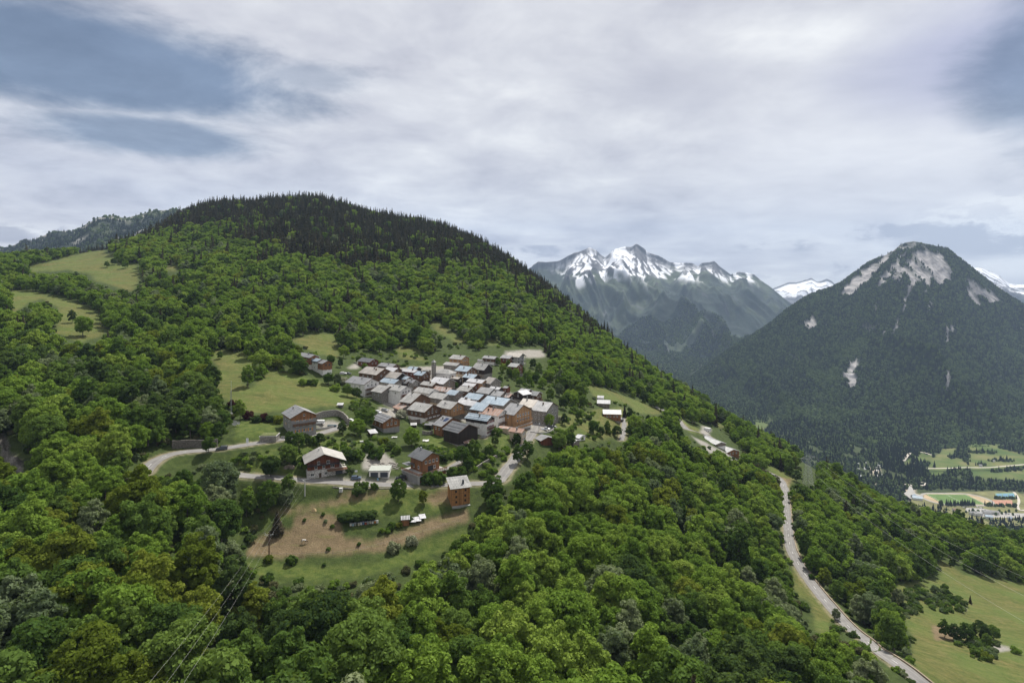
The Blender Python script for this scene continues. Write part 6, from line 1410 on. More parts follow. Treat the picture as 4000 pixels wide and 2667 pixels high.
# beehives
HC = ['white', 'pale blue', 'grey', 'cream', 'white', 'blue', 'red', 'grey', 'cream', 'white', 'orange', 'white']
HM = {'white': (.6,.6,.58), 'pale blue': (.3,.42,.5), 'grey': (.3,.3,.3), 'cream': (.5,.45,.35), 'blue': (.12,.2,.35), 'red': (.3,.07,.05), 'orange': (.45,.18,.06)}
HM = {k: simple_mat('beehive_'+k.replace(' ', '_'), c, 0.7) for k, c in HM.items()}
ORD = ['first', 'second', 'third', 'fourth', 'fifth', 'sixth', 'seventh', 'eighth', 'ninth', 'tenth', 'eleventh', 'last']
for k in range(12):
    t_ = k/11; u_, v_ = 1370+100*t_+(4 if k > 2 else 0), 2055-12*t_; p = gpt(u_, v_)
    e = tag(empty('beehive', p, 0.1), f'{HC[k]} wooden beehive, {ORD[k]} from the left in the row of hives', 'beehive', 'beehives in the garden')
    MB().box(-0.3, 0.3, -0.3, 0.3, 0.15, 0.95).build('box', HM[HC[k]], e); MB().box(-0.36, 0.36, -0.36, 0.36, 0.951, 1.03).build('lid', M_STEEL, e); MB().box(-0.28, 0.28, -0.28, 0.28, -0.3, 0.149).build('stand', WALL['greywood'], e)
# pinto horse grazing
p = gpt(1187, 2122)
J = [(0,0,1.15),(-0.45,0,1.2),(-0.7,0,1.12),(0.4,0,1.12),(0.75,0,1.15),(1.1,0,0.95),(1.35,0,0.6),(1.5,0,0.35),(-0.62,.2,.75),(-0.72,.2,.4),(-0.66,.2,.03),(-0.62,-.2,.75),(-0.6,-.2,.4),(-0.52,-.2,.03),(0.55,.18,.7),(0.55,.18,.38),(0.57,.18,.03),(0.6,-.18,.7),(0.68,-.18,.38),(0.66,-.18,.03),(-0.95,0,1.0),(-1.05,0,.6)]
Ed = [(0,1),(1,2),(0,3),(3,4),(4,5),(5,6),(6,7),(2,8),(8,9),(9,10),(2,11),(11,12),(12,13),(4,14),(14,15),(15,16),(4,17),(17,18),(18,19),(2,20),(20,21)]
Rd = [.3,.31,.27,.3,.26,.16,.13,.09,.13,.06,.05,.13,.06,.05,.11,.055,.05,.11,.055,.05,.05,.04]
me = bpy.data.meshes.new('horse'); me.from_pydata(J, Ed, []); o = mobj('horse', me); o.location = p; o.rotation_euler[2] = 0.15
md = o.modifiers.new('skin', 'SKIN'); sv = me.skin_vertices[0].data
for i, r2 in enumerate(Rd): sv[i].radius = (r2, r2)
sv[0].use_root = True; ms = o.modifiers.new('sub', 'SUBSURF'); ms.levels = 1; ms.render_levels = 1
mh, t, b = mat_new('pinto_coat'); Pq = t.new('ShaderNodeTexCoord').outputs['Object']; nq = t.noise(Pq, 1.6, 1, 0.4)
t.link(t.mix(t.smooth(nq, 0.49, 0.51), (0.05, 0.025, 0.015), (0.6, 0.57, 0.52)), b.inputs['Base Color']); me.materials.append(mh); tag(o, 'brown and white horse grazing in the brown mown field', 'horse')
# odds and ends
def thing1(name, label, cat, mb, mat, u, v, up=0.0, rz=0.0): o = mb.build(name, mat, None, gpt(u, v, up), rz); return tag(o, label, cat)
thing1('storage_box', 'white storage box beside the track under the retaining wall', 'box', MB().box(-0.6, 0.6, -0.5, 0.5, -0.3, 1.2).box(-0.65, 0.65, -0.55, 0.55, 1.201, 1.3), M_CONC, 1332, 1920)
thing1('tank', 'dark blue green tank on the driveway beside the white van', 'tank', MB().box(-2.1, 2.1, -0.5, 0.5, 0, 1.0).box(-2.15, 2.15, -0.55, 0.55, 1.001, 1.08), simple_mat('blue_green_paint', (0.06, 0.1, 0.12), 0.5), 1297, 1668, rz=0.05)
thing1('tarpaulin', 'crumpled white tarpaulin on the lawn under the bright tree', 'tarpaulin', MB().add(*[(lambda V_, F_: (V_.tolist(), F_.tolist()))(np.stack([(np.arange(42) % 7-3)*0.5, (np.arange(42)//7-2.5)*0.6, 0.15+0.45*vnoise(np.arange(42) % 7*0.9, np.arange(42)//7*0.9, 5)], 1), grid_faces(6, 7))][0]), M_CONC, 1663, 1723)
thing1('tarpaulin', 'white sheet lying below the stone footed terrace', 'tarpaulin', MB().add(*[(lambda V_, F_: (V_.tolist(), F_.tolist()))(np.stack([(np.arange(42) % 7-3)*0.45, (np.arange(42)//7-2.5)*0.35, 0.15+0.4*vnoise(np.arange(42) % 7*0.9, np.arange(42)//7*0.9, 8)], 1), grid_faces(6, 7))][0]), M_CONC, 1541, 1710)
thing1('water_tub', 'white overturned tub between the bushes', 'tub', MB().box(-0.9, 0.9, -0.6, 0.6, 0, 0.55), M_CONC, 1412, 1727, rz=0.3)
thing1('woodpile', 'dark pile of stacked timber on the slope left of the red chalet', 'woodpile', MB().box(-2, 2, -0.6, 0.6, -0.3, 0.7).box(-1.6, 1.7, -0.5, 0.5, 0.701, 1.0), WALL['greywood'], 1130, 1830, rz=0.1)
thing1('straw_heap', 'small pale straw heap at the top of the brown field', 'straw heap', MB().add([(-0.9,-0.7,-.2),(0.9,-0.6,-.2),(1.0,0.6,-.2),(-0.8,0.7,-.2),(-0.3,-0.2,.7),(0.35,-0.1,.6),(0.2,0.3,.65)], [(0,1,5,4),(1,2,6,5),(2,3,4,6),(3,0,4),(4,5,6)]), simple_mat('straw', (0.4, 0.3, 0.16), 0.95, var=0.3), 1227, 1994)
# wire fence along the field edge: posts
PM = MB().tube([(0, 0, -0.4), (0, 0, 1.1)], 0.05, 5).mesh('fence_post'); PM.materials.append(WALL['greywood'])
e = tag(empty('field_fence', gpt(1250, 2160)), 'light post and wire fence along the lower edge of the brown field', 'fence'); base = np.array(e.location)
fp = [gpt(u_, v_) for u_, v_ in ((1000,2172),(1060,2173),(1120,2172),(1180,2171),(1240,2168),(1300,2166),(1350,2160),(1400,2152),(1450,2142),(1500,2128),(1550,2115),(1600,2098),(1650,2082),(1700,2068),(1750,2052),(1800,2040))]
for q in fp: put('post', PM, e, tuple(q-base))
m = MB()
for z in (0.5, 1.0): m.tube([q-base+np.array([0, 0, z]) for q in fp], 0.015, 3)
m.build('wire', M_STEEL, e)

# ---------------------------------------------------------------- garden trees and bushes, each where the photograph has one
BSH = {}
for k in ('mid', 'bright', 'dark', 'grey', 'olive', 'red', 'blossom', 'brown'):
    g = crown(800+len(BSH), 1.25, 2.1, -0.15, 30, 70, 0.2, lob=0.4); BSH[k] = mesh_np('crown', *g); BSH[k].materials.append(LEAF[k])
CW2 = dict(COLW, red='dark red leaved', blossom='white flowering', brown='thin brownish')
BSTEM = mesh_np('stem', *trunk(900, 1.6, 0.05, 3, 0.7, 0.5)); BSTEM.materials.append(M_BARK)
def gtree(u, v, h, lm, where, shape=None, conic=False):
    p = gpt(u, v)
    if conic:
        e = empty('conifer', p, rt.random()*6); s_ = h/15; e.scale = (s_*(1 if conic is True else conic), s_*(1 if conic is True else conic), s_)
        link(bpy.data.objects.new('crown', FIRC[0]), e); link(bpy.data.objects.new('trunk', FIRT), e); return tag(e, f'{where}', 'tree')
    sh = rt.randrange(5) if shape is None else shape
    key = (sh, lm)
    if key not in NEARC: g = crown(100+sh, nl=100, nq=112, s=0.27, lob=0.225, **SHAPES[sh]); me = mesh_np('crown', *g); me.materials.append(LEAF[lm]); NEARC[key] = me
    e = empty('garden_tree', p, rt.random()*6); s_ = h/11.0; e.scale = (s_*1.05, s_*1.05, s_)
    link(bpy.data.objects.new('crown', NEARC[key]), e); link(bpy.data.objects.new('trunk', TRUNKS[sh % 3]), e)
    return tag(e, f'{CW2[lm]} tree {where}', 'tree')
def bush(u, v, h, lm, where, wide=1.0, group=None):
    p = gpt(u, v); e = empty('bush', p, rt.random()*6); s_ = h/2.0; e.scale = (s_*wide, s_*wide, s_)
    link(bpy.data.objects.new('foliage', BSH[lm]), e); link(bpy.data.objects.new('stem', BSTEM), e)
    return tag(e, f'{CW2[lm]} bush {where}', 'bush', group)
GT = [
 (815,1768,7,'mid','at the road bend behind the off-roader'),(1133,1745,6.5,'mid','directly in front of the grey house, left one'),(1167,1757,7.5,'mid','in front of the grey house, middle one'),
 (1196,1738,5,'dark','in front of the right corner of the grey house'),(1250,1738,5.2,'dark','at the road bend right of the grey house'),(1130,1815,9,'mid','on the slope between both roads, below the grey house'),
 (1058,1862,9,'dark','beside the lower road left of the red chalet'),(1050,1990,11,'mid','left of the concrete power pole, tallest there'),(1128,1925,7,'mid','just left of the concrete power pole'),(1118,1975,6.5,'grey','below the concrete power pole on its left'),
 (937,1640,8.5,'bright','beside the radio mast'),(1425,1675,11,'mid','tallest beside the steel roofed chalet'),(1395,1702,9,'bright','below the tall one beside the steel roofed chalet'),(1338,1695,6,'dark','below the white and blue car'),
 (1608,1742,9.5,'bright','with a broad sunlit crown in the chalet gardens'),(1283,1502,8,'mid','below the right meadow chalet'),(1318,1505,7,'grey','right of the one below the meadow chalets'),(1356,1548,7,'mid','left of the tall white house, upper one'),(1392,1556,7,'dark','beside the garage of the tall white house'),
 (1172,1462,12,'mid','left of the pair of meadow chalets'),(1293,1422,7,'mid','behind the nearest meadow chalet'),(1805,1818,8,'mid','at the bend of the chalet drive'),(1852,1792,8.5,'mid','in the orchard under the plastered house'),(1830,1833,6,'mid','at the lower end of the orchard'),
 (1925,1975,12,'mid','close behind the tower house on its right'),(1911,1787,6,'mid','in the orchard above the garden wall'),(1934,1742,5,'dark','at the left end of the small lawn by the lane'),
 (1557,1958,8.5,'mid','standing alone below the black estate van'),(1652,1968,5,'olive','low one left of the tower house'),(1994,1662,6,'bright','between the white house and the big chalet'),(2018,1740,6,'dark','beside the plastered house at the road'),
 (2023,1812,8,'mid','left of the hairpin lane'),(2060,1795,9,'mid','right of the hairpin lane'),(2184,1758,9.5,'mid','right of the timber garden shed'),(2146,1668,7.5,'bright','in front of the three storey stone house'),
 (2205,1660,6,'dark','behind the parking bay'),(2200,1598,8,'dark','behind the three storey stone house'),(2277,1590,8,'mid','in the orchard left of the grey barn'),(2262,1642,6.5,'mid','in the orchard above the tiny white shed'),
 (2318,1695,7.5,'mid','in front of the lone brown chalet, left one'),(2348,1705,6,'dark','in front of the lone brown chalet, dark one'),(2374,1690,6.5,'mid','in front of the lone brown chalet, right one'),(2411,1708,7,'dark','beside the farm lane'),
 (2230,1742,7,'mid','at the wood edge below the orchard'),(2150,1565,8,'mid','right of the dark roofed stone house'),(2185,1548,9,'grey','upper one right of the dark roofed stone house'),(2218,1575,8,'mid','farther right of the dark roofed stone house'),
 (1965,1455,7,'bright','in the orchard above the timber shed'),(1990,1472,7,'mid','second in the orchard above the timber shed'),(2015,1482,8,'bright','third in the orchard above the timber shed'),(2040,1468,7,'mid','below the dark brown chalet'),
 (2062,1488,8,'mid','right of the one below the dark brown chalet'),(1952,1502,6,'dark','just above the pale roof with black gable'),(2030,1508,7,'mid','above the house turned the other way'),(2068,1508,7,'bright','above the dark roofed house at the right end'),
 (2092,1492,8,'mid','at the upper right wood edge of the village'),(2105,1468,9,'mid','below the spoil heap'),(2082,1440,8,'dark','right of the dark brown chalet'),(2120,1515,8,'bright','at the right wood edge of the village'),
 (1945,1428,6,'mid','right of the steep roofed old house'),(1985,1440,6,'mid','between the twin gabled house and the brown chalet'),(1780,1520,5,'mid','in a courtyard in the village middle'),(1425,1448,5,'mid','left of the big old beige roofed house'),
 (1400,1420,6,'mid','left of the dark grey roofed chalet'),(1330,1435,6,'dark','on the track left of the village'),
 (417,1044,8,'mid','smallest of the four on the upper left meadow'),(445,1036,9,'dark','second of the four on the upper left meadow'),(489,1049,11,'bright','roundest on the upper left meadow'),(510,1026,12,'mid','tallest of the group on the upper left meadow'),
 (281,1262,9,'dark','dark round one alone on the lower left meadow'),(325,1316,14,'bright','tall one beside the dark round one on the left meadow'),(190,1285,14,'bright','spreading one at the left end of the lower left meadow'),
 (859,1402,5,'mid','young one on the meadow above the radio mast'),(825,1528,14,'dark','broad one at the left edge of the sloping meadow'),(968,1512,11,'bright','on the right side of the sloping meadow behind the mast'),
 (3265,2420,4.6,'grey','slender one at the left edge of the winding road'),(3514,2530,6.5,'bright','round one right of the winding road at the meadow'),(3475,2470,7,'mid','beside the winding road above the round bright one'),
 (3508,2360,7.5,'grey','silvery one at the top of the right meadow'),(3690,2490,7,'mid','left one of the clump in the right meadow'),(3730,2500,7,'dark','second of the clump in the right meadow'),(3775,2505,8,'mid','highest of the clump in the right meadow'),(3830,2500,8,'dark','right one of the clump in the right meadow'),
 (3855,2525,5.5,'mid','front one of the clump in the right meadow'),(3880,1505+990,6.5,'mid','outermost of the clump in the right meadow'),
 (2955,1868,11,'brown','thin one left of the top of the winding road'),(2985,1895,12,'brown','second thin one left of the winding road'),(3020,1915,12,'brown','third thin one left of the winding road'),
]
for (u_, v_, h_, lm, wh) in GT: gtree(u_, v_, h_, lm, wh)
gtree(3410, 2452, 9, '', 'dark conical tree at the right side of the winding road', conic=1.3); gtree(2440, 1630, 9, '', 'dark conifer right of the lone brown chalet', conic=True); gtree(2473, 1632, 6, '', 'thin dark cypress at the meadow below the wood', conic=0.6)
gtree(1083, 2085, 8, '', 'dark bushy conifer at the left end of the brown field', conic=1.7); gtree(3790, 2356, 4.5, '', 'small dark conifer by the stone heap in the right meadow', conic=1.0)
BU = [
 (912,1590,3.4,'red','beside the radio mast'),(972,1636,3.6,'red','at the hedge below the sloping meadow'),(1030,1643,3.2,'red','in the hedge left of the grey house'),(1000,1650,3,'dark','in the hedge above the stone shelter'),(1055,1648,3,'dark','in the hedge near the grey house'),(1085,1652,3.4,'olive','touching the grey house on its left'),
 (1225,1737,3.6,'mid','between two dark trees at the road bend'),(1565,1632,4.2,'blossom','right of the steel roofed chalet'),(1183,1504,3.5,'bright','alone on the meadow below the meadow chalets'),(1205,1502,3,'dark','beside the bright one on the meadow'),(1228,1505,3.6,'mid','right of the dark one on the meadow'),
 (1312,1528,4,'bright','on the slope under the track'),(1340,1500,4,'blossom','under the track left of the tall white house'),(1400,1500,3,'mid','on the lawn left of the tall white house'),
 (1528,1752,3,'dark','round one in the middle of the gardens'),(1550,1770,3.2,'mid','below the round dark one in the gardens'),(1470,1790,4.5,'mid','above the double garage'),(1372,1795,4,'dark','right above the red chalet roof'),(1400,1795,3.6,'mid','right of the red chalet roof'),(1440,1760,3.5,'mid','in the gardens under the slanted roof'),(1500,1735,3,'olive','in the gardens below the steel roofed chalet'),
 (1668,1888,4.2,'mid','left half of the thick round hedge by the road'),(1708,1888,4.6,'mid','right half of the thick round hedge by the road'),(1733,1800,3,'dark','behind the timber terrace'),(1768,1856,3.2,'mid','below the chalet drive, left'),(1800,1856,3.4,'mid','below the chalet drive, right'),
 (1666,1668,2.6,'olive','below the white strip chalet'),(1941,1700,3.6,'mid','at the corner of the whitewashed farmhouse'),(1400,1935,3.2,'dark','under the retaining wall'),(1397,1908,2.4,'mid','left one growing on the retaining wall'),(1424,1908,2.6,'mid','middle one growing on the retaining wall'),(1461,1910,2.2,'mid','right one growing on the retaining wall'),
 (1538,2156,3.2,'blossom','left pale one below the brown field'),(1610,2126,3,'blossom','right pale one below the brown field'),(1138,2203,2.6,'mid','below the brown power pole'),(1266,2210,1.0,'mid','tiny one in the green meadow'),(1048,2195,2.2,'olive','at the foot of the brown power pole'),
 (1190,2035,1.0,'mid','fenced sapling at the top left of the brown field'),(1262,2012,1.1,'mid','fenced sapling at the top middle of the brown field'),(1272,2042,1.1,'grey','dark clump inside the brown field'),(1298,2062,1.1,'mid','fenced one right of the clump in the brown field'),(1283,2150,1.1,'mid','fenced sapling at the lower edge of the field'),(1402,2130,1.1,'mid','young fenced one below the beehives'),
 (1490,2080,1.5,'bright','left end of the vegetable rows'),(1515,2082,1.5,'bright','middle of the vegetable rows'),(1530,2066,2.2,'mid','beside the vegetable rows'),(1560,2058,1.6,'olive','in front of the orange shed'),(1600,2040,1.8,'mid','between the orange shed and the sheets'),
 (2265,1655,2.6,'mid','on the lawn above the white shed'),(2378,1694,2.6,'olive','yellowish one before the lone chalet'),(2185,1648,3.4,'blossom','right of the stone house'),(2240,1610,3.5,'mid','in the orchard beside the meadow'),(2300,1640,3,'dark','left of the lone brown chalet'),
 (3600,2330,3,'dark','left end of the thicket in the right meadow'),(3630,2360,2.8,'mid','lower left of the thicket in the right meadow'),(3655,2315,3.4,'grey','upper middle of the thicket in the right meadow'),(3680,2345,3.4,'dark','centre of the thicket in the right meadow'),(3700,2378,3,'mid','lowest of the thicket in the right meadow'),(3725,2350,3.2,'dark','right of the centre of the thicket'),(3745,2385,3,'mid','lower right of the thicket in the right meadow'),(3765,2365,2.8,'dark','right end of the thicket by the stones'),(3690,2300,2.8,'mid','top of the thicket in the right meadow'),
 (3815,2560,3,'mid','below the clump in the right meadow'),(3850,2575,3,'olive','second below the clump in the right meadow'),(3965,2550,2.6,'bright','right of the stones in the right meadow'),(3170,2260,2,'mid','on the verge of the winding road'),
]
for (u_, v_, h_, lm, wh) in BU: bush(u_, v_, h_, lm, wh)
for k in range(7): bush(1342+k*18, 2036-k*1.5, 2.9, 'dark', f'{ORD[k]} from the left in the dark hedge above the hives', 1.15, 'hedge above the beehives')
# rough growth on the banks: tall weeds and brambles nobody could count
def weeds(name, label, polys, n, smin, smax, kinds, seed, avoid=()):
    r = np.random.default_rng(seed); pts = []; 
    for p_ in polys:
        a_ = np.array(p_); k = 0; tries = 0
        while k < n and tries < n*6:
            tries += 1; u_ = r.uniform(a_[:, 0].min(), a_[:, 0].max()); v_ = r.uniform(a_[:, 1].min(), a_[:, 1].max())
            if not inpoly(u_, v_, p_): continue
            q = gpt(u_, v_); d = min(np.hypot(S_[:, 0]-q[0], S_[:, 1]-q[1]).min()-w_/2 for w_, S_ in RL.values())
            if d < 1.2: continue
            pts.append(q); k += 1
    pts = np.array(pts); scatter(name, pts, r.choice(kinds, len(pts)), r.uniform(smin, smax, len(pts)), BUSHP, label, seed)
weeds('scrub', 'rough scrub on the banks between the two roads', [[(900,1785),(1200,1730),(1380,1690),(1480,1700),(1560,1760),(1540,1800),(1440,1770),(1400,1840),(1200,1845),(1000,1845),(900,1830)], [(1380,1560),(1440,1560),(1470,1620),(1420,1650),(1370,1600)], [(1620,1740),(1800,1760),(1790,1790),(1740,1800),(1640,1790)]], 150, 0.35, 0.95, [0, 1, 2, 3], 31)
weeds('garden_growth', 'low garden plants on the slopes round the village', [[(1880,1760),(2000,1740),(2010,1800),(1950,1840),(1870,1870),(1760,1850)], [(2120,1700),(2300,1640),(2430,1680),(2320,1722),(2180,1750)], [(1950,1440),(2120,1450),(2150,1520),(2080,1525),(1940,1500)], [(1340,1400),(1460,1375),(1700,1395),(1800,1375),(1760,1400),(1640,1430),(1420,1440)], [(2190,1560),(2330,1570),(2330,1640),(2200,1660)]], 45, 0.5, 1.2, [0, 2, 3, 2], 32)
weeds('meadow_scrub', 'tangled low scrub round the stone heaps in the right meadow', [[(3590,2320),(3650,2292),(3720,2320),(3775,2350),(3770,2385),(3700,2395),(3620,2375)], [(3530,2310),(3600,2290),(3600,2400),(3520,2420)], [(3690,2480),(3850,2490),(3900,2520),(3880,2590),(3800,2580),(3740,2520)]], 55, 0.5, 1.25, [0, 1, 3], 34)
# ---------------------------------------------------------------- valley: stadium, courts, car park, houses, trees
def vpt(u, v, up=0.0): y = -(ZF+6)/(v-VH)*F; return np.array([(u-UC)/F*y, y, zv(u, y)+up])
def zv(u, y):
    i = np.clip((u-vu[0])/7.0, 0, len(vu)-1.001); j = np.clip((math.log(y)-vl[0])/0.008, 0, len(vl)-1.001); i, j = int(i), int(j); return ZV[j, i]
def vflat(u, v): y = -(ZF+9)/(v-VH)*F; return np.array([(u-UC)/F*y, y])
Z0 = ZF+8.0
c = vflat(3737, 1948); ang = -0.03
def sheet(name, pts, z, mat, hole=None, thick=0.3):
    n = len(pts)
    if hole is None: o = MB().add([(x, y, z-thick) for x, y in pts]+[(x, y, z) for x, y in pts], [tuple(range(n-1, -1, -1)), tuple(range(n, 2*n))]+[(i, (i+1) % n, (i+1) % n+n, i+n) for i in range(n)]).build(name, mat)
    else: o = MB().add([(x, y, z) for x, y in pts]+[(x, y, z) for x, y in hole], [(i, (i+1) % n, (i+1) % n+n, i+n) for i in range(n)]).build(name, mat)
    return tag(o, kind='structure')
def oval(a, b, n=64):
    P_ = []
    for k in range(n):
        t_ = 2*pi*k/n; x = b*cos(t_)+(a-b)*np.sign(cos(t_)); y = b*sin(t_); P_.append((c[0]+x*cos(ang)-y*sin(ang), c[1]+x*sin(ang)+y*cos(ang)))
    return P_
def rect(cx, cy, w_, h_, a_=ang): return [(c[0]+(cx+sx*w_/2)*cos(a_)-(cy+sy*h_/2)*sin(a_), c[1]+(cx+sx*w_/2)*sin(a_)+(cy+sy*h_/2)*cos(a_)) for sx, sy in ((-1,-1),(1,-1),(1,1),(-1,1))]
M_SAND = simple_mat('dry_sandy_ground', (0.36, 0.28, 0.17), 0.95, var=0.25, scale=0.05); M_TURF = simple_mat('mown_pitch', (0.085, 0.15, 0.032), 0.9, var=0.15, scale=0.08)
M_TRACK = simple_mat('grey_running_track', (0.27, 0.26, 0.235), 0.9, scale=0.1); M_RED = simple_mat('clay_court', (0.36, 0.19, 0.13), 0.9, scale=0.1); M_COURT = simple_mat('green_court', (0.13, 0.24, 0.19), 0.8, scale=.1); M_CBLUE = simple_mat('blue_court', (0.1, 0.21, 0.3), 0.8, scale=.1); M_CARP = simple_mat('car_park', (0.3, 0.29, 0.27), 0.9, scale=.1)
sheet('sports_ground', [tuple(vflat(*p)) for p in ((3560,1925),(3900,1915),(3985,1925),(4300,1925),(4300,2050),(3700,2050),(3560,1990))], Z0, simple_mat('park_ground', (0.14, 0.14, 0.055), 0.95, var=0.4, scale=0.04), thick=12)
sheet('sports_ground', oval(86, 44), Z0+0.3, M_SAND)
sheet('running_track', oval(90, 49), Z0+0.45, M_TRACK, oval(82.5, 41.5))
sheet('football_pitch', rect(-4, 0, 112, 74), Z0+0.6, M_TURF)
m = MB(); 
def vbox(cx, cy, w_, h_, z0, z1, mb):
    P_ = rect(cx, cy, w_, h_); mb.add([(x, y, z0) for x, y in P_]+[(x, y, z1) for x, y in P_], [(3,2,1,0),(4,5,6,7),(0,1,5,4),(1,2,6,5),(2,3,7,6),(3,0,4,7)])
for cx, cy, w_, h_ in ((-4, 35, 106, .5), (-4, -35, 106, .5), (49, 0, .5, 70), (-57, 0, .5, 70), (-4, 0, .5, 70)): vbox(cx, cy, w_, h_, Z0+0.6, Z0+0.68, m)
tag(m.build('pitch_lines', M_PAINT), kind='structure')
for k, cx in enumerate((-57, 49)):
    m = MB(); vbox(cx, -3.6, .3, .3, Z0+.6, Z0+3.1, m); vbox(cx, 3.6, .3, .3, Z0+.6, Z0+3.1, m); vbox(cx, 0, .3, 7.5, Z0+3.1, Z0+3.4, m)
    tag(m.build('goal', M_PAINT), ('white goal at the left end of the football pitch', 'white goal at the right end of the football pitch')[k], 'goal')
sheet('tennis_court', [tuple(vflat(*p)) for p in ((3888,1925),(3960,1923),(3966,1940),(3890,1943))], Z0+0.3, M_COURT)
for u0_ in (3893, 3917, 3941): sheet('tennis_court', [tuple(vflat(*p)) for p in ((u0_,1927),(u0_+19,1926.5),(u0_+21,1937),(u0_+1,1938))], Z0+0.5, M_CBLUE)
sheet('clay_court', [tuple(vflat(*p)) for p in ((3870,1951),(3953,1951),(3957,1970),(3880,1972))], Z0+0.3, M_RED)
sheet('car_park', [tuple(vflat(*p)) for p in ((3775,1981),(3840,1984),(3920,2000),(4000,2003),(4100,2000),(4100,2016),(3930,2020),(3840,2017),(3770,1992))], Z0+0.3, M_CARP)
sheet('car_park', [tuple(vflat(*p)) for p in ((3552,1895),(3562,1900),(3575,1925),(3610,1935),(3600,1955),(3555,1945),(3530,1925),(3545,1915))], Z0+0.3, M_CARP)
def vroad(pts, wd):
    P_ = np.array([list(vflat(*p))+[Z0+0.9 if p[0] > 3540 else zv(p[0], vflat(*p)[1])+1.0] for p in pts]); S = smooth_line(P_, 40); A, _ = strip(S, [-wd/2, wd/2], 0); tag(mobj('path', mesh_np('path', A.reshape(-1, 3), grid_faces(len(S), 2)), simple_mat('pale_gravel_path', (0.42, 0.39, 0.33), 0.9, scale=.05)), kind='structure')
vroad([(3620,1829),(3690,1828),(3760,1825),(3860,1825),(3920,1820),(3990,1814),(4200,1800)], 7)
vroad([(3960,1920),(3975,1940),(3980,1960),(3975,1975),(3988,1992),(4010,1990)], 6)
vroad([(3425,1880),(3440,1888),(3500,1886),(3550,1890),(3558,1897)], 8)
vroad([(3530,1790),(3545,1778),(3555,1768)], 9); vroad([(3595,1764),(3615,1768),(3640,1776)], 6); vroad([(3595,1882),(3612,1884),(3612,1892),(3598,1895)], 7)
# buildings and cars down there
M_VR = [ROOF['blue'], ROOF['grey'], ROOF['lauze'], simple_mat('brown_tile_roof', (0.2, 0.13, 0.09), 0.8)]
VB = [(3582,1948,24,16,0,'large blue roofed clubhouse beside the stadium'),(3568,1940,12,10,0,'small blue roofed hall behind the clubhouse'),(3735,1996,16,12,3,'brown roofed house at the wood edge below the stadium'),(3798,2007,14,10,1,'left of the row of grey roofed houses in the valley'),(3812,2010,14,10,2,'second of the row of grey roofed houses in the valley'),(3826,2008,12,10,1,'third of the row of grey roofed houses in the valley'),(3855,2003,20,12,1,'long grey roofed house behind the valley hedge'),(3885,2004,18,12,2,'long grey roofed house farther right in the valley'),(3862,2022,16,12,0,'blue grey roofed house half hidden by the wood'),(3944,2028,12,9,0,'pale roofed house at the wood edge on the right'),(3882,1794,6,5,1,'tiny white hut in the valley fields'),(3830,1812,9,7,2,'small farmhouse among the valley hedges')]
for u_, v_, w_, d_, r_i, lb in VB:
    q = vflat(u_, v_); z = Z0+0.2 if v_ > 1900 else zv(u_, q[1]); e = tag(empty('house', (q[0], q[1], z), rh.uniform(-.5, .5)), lb if 'house' in lb or 'hall' in lb or 'hut' in lb else lb, 'house', 'valley houses'); hh_ = 5.0
    MB().prism([(-d_/2+.6, -1), (d_/2-.6, -1), (d_/2-.6, hh_), (0, hh_+d_*.22), (-d_/2+.6, hh_)], -w_/2+.5, w_/2-.5).build('wall', WALL['white'], e)
    MB().prism([(-d_/2, hh_-.2), (-d_/2, hh_+.2), (0, hh_+.6+d_*.24), (d_/2, hh_+.2), (d_/2, hh_-.2), (0, hh_+.25+d_*.24)], -w_/2, w_/2).build('roof', M_VR[r_i], e)
VC = [(3557,1938,'white'),(3765,1980,'white'),(3772,1981,'grey'),(3790,1984,'white'),(3800,1983,'silver'),(3817,1979,'white'),(3826,1981,'silver'),(3832,1983,'white'),(3838,1982,'grey'),(3846,2010,'white'),(3930,2007,'silver'),(3940,2006,'grey'),(3955,2008,'white'),(3975,2010,'silver')]
for k, (u_, v_, cl) in enumerate(VC):
    q = vflat(u_, v_); e = tag(empty('parked_car', (q[0], q[1], Z0+0.35), rh.choice([0, 1.5, .3])), f'{cl} car far down in the valley, {k+1 if k < 1 else ["","","second","third","fourth","fifth","sixth","seventh","eighth","ninth","tenth","eleventh","twelfth","thirteenth","last"][k+1]} from the left' if k else 'white car beside the clubhouse far down in the valley', 'car', 'cars in the valley')
    MB().prism([(-0.95, 0.3), (0.95, 0.3), (0.95, 1.0), (0.75, 1.55), (-0.75, 1.55), (-0.95, 1.0)], -2.2, 2.0).build('body', CARS[cl], e)
# campsite vans among the trees
r = np.random.default_rng(77)
for k in range(26):
    u_ = r.uniform(3340, 3450); v_ = r.uniform(1800, 1862); q = vflat(u_, v_); z = zv(u_, q[1])
    o = MB().box(-3, 3, -1.4, 1.4, 0, 2.6).box(-3.1, 3.1, -1.5, 1.5, 2.601, 2.8).build('caravan', CARS['white'], None, (q[0], q[1], z), r.uniform(0, 3)); tag(o, 'white caravan on the campsite between the valley trees', 'caravan', 'caravans on the campsite')
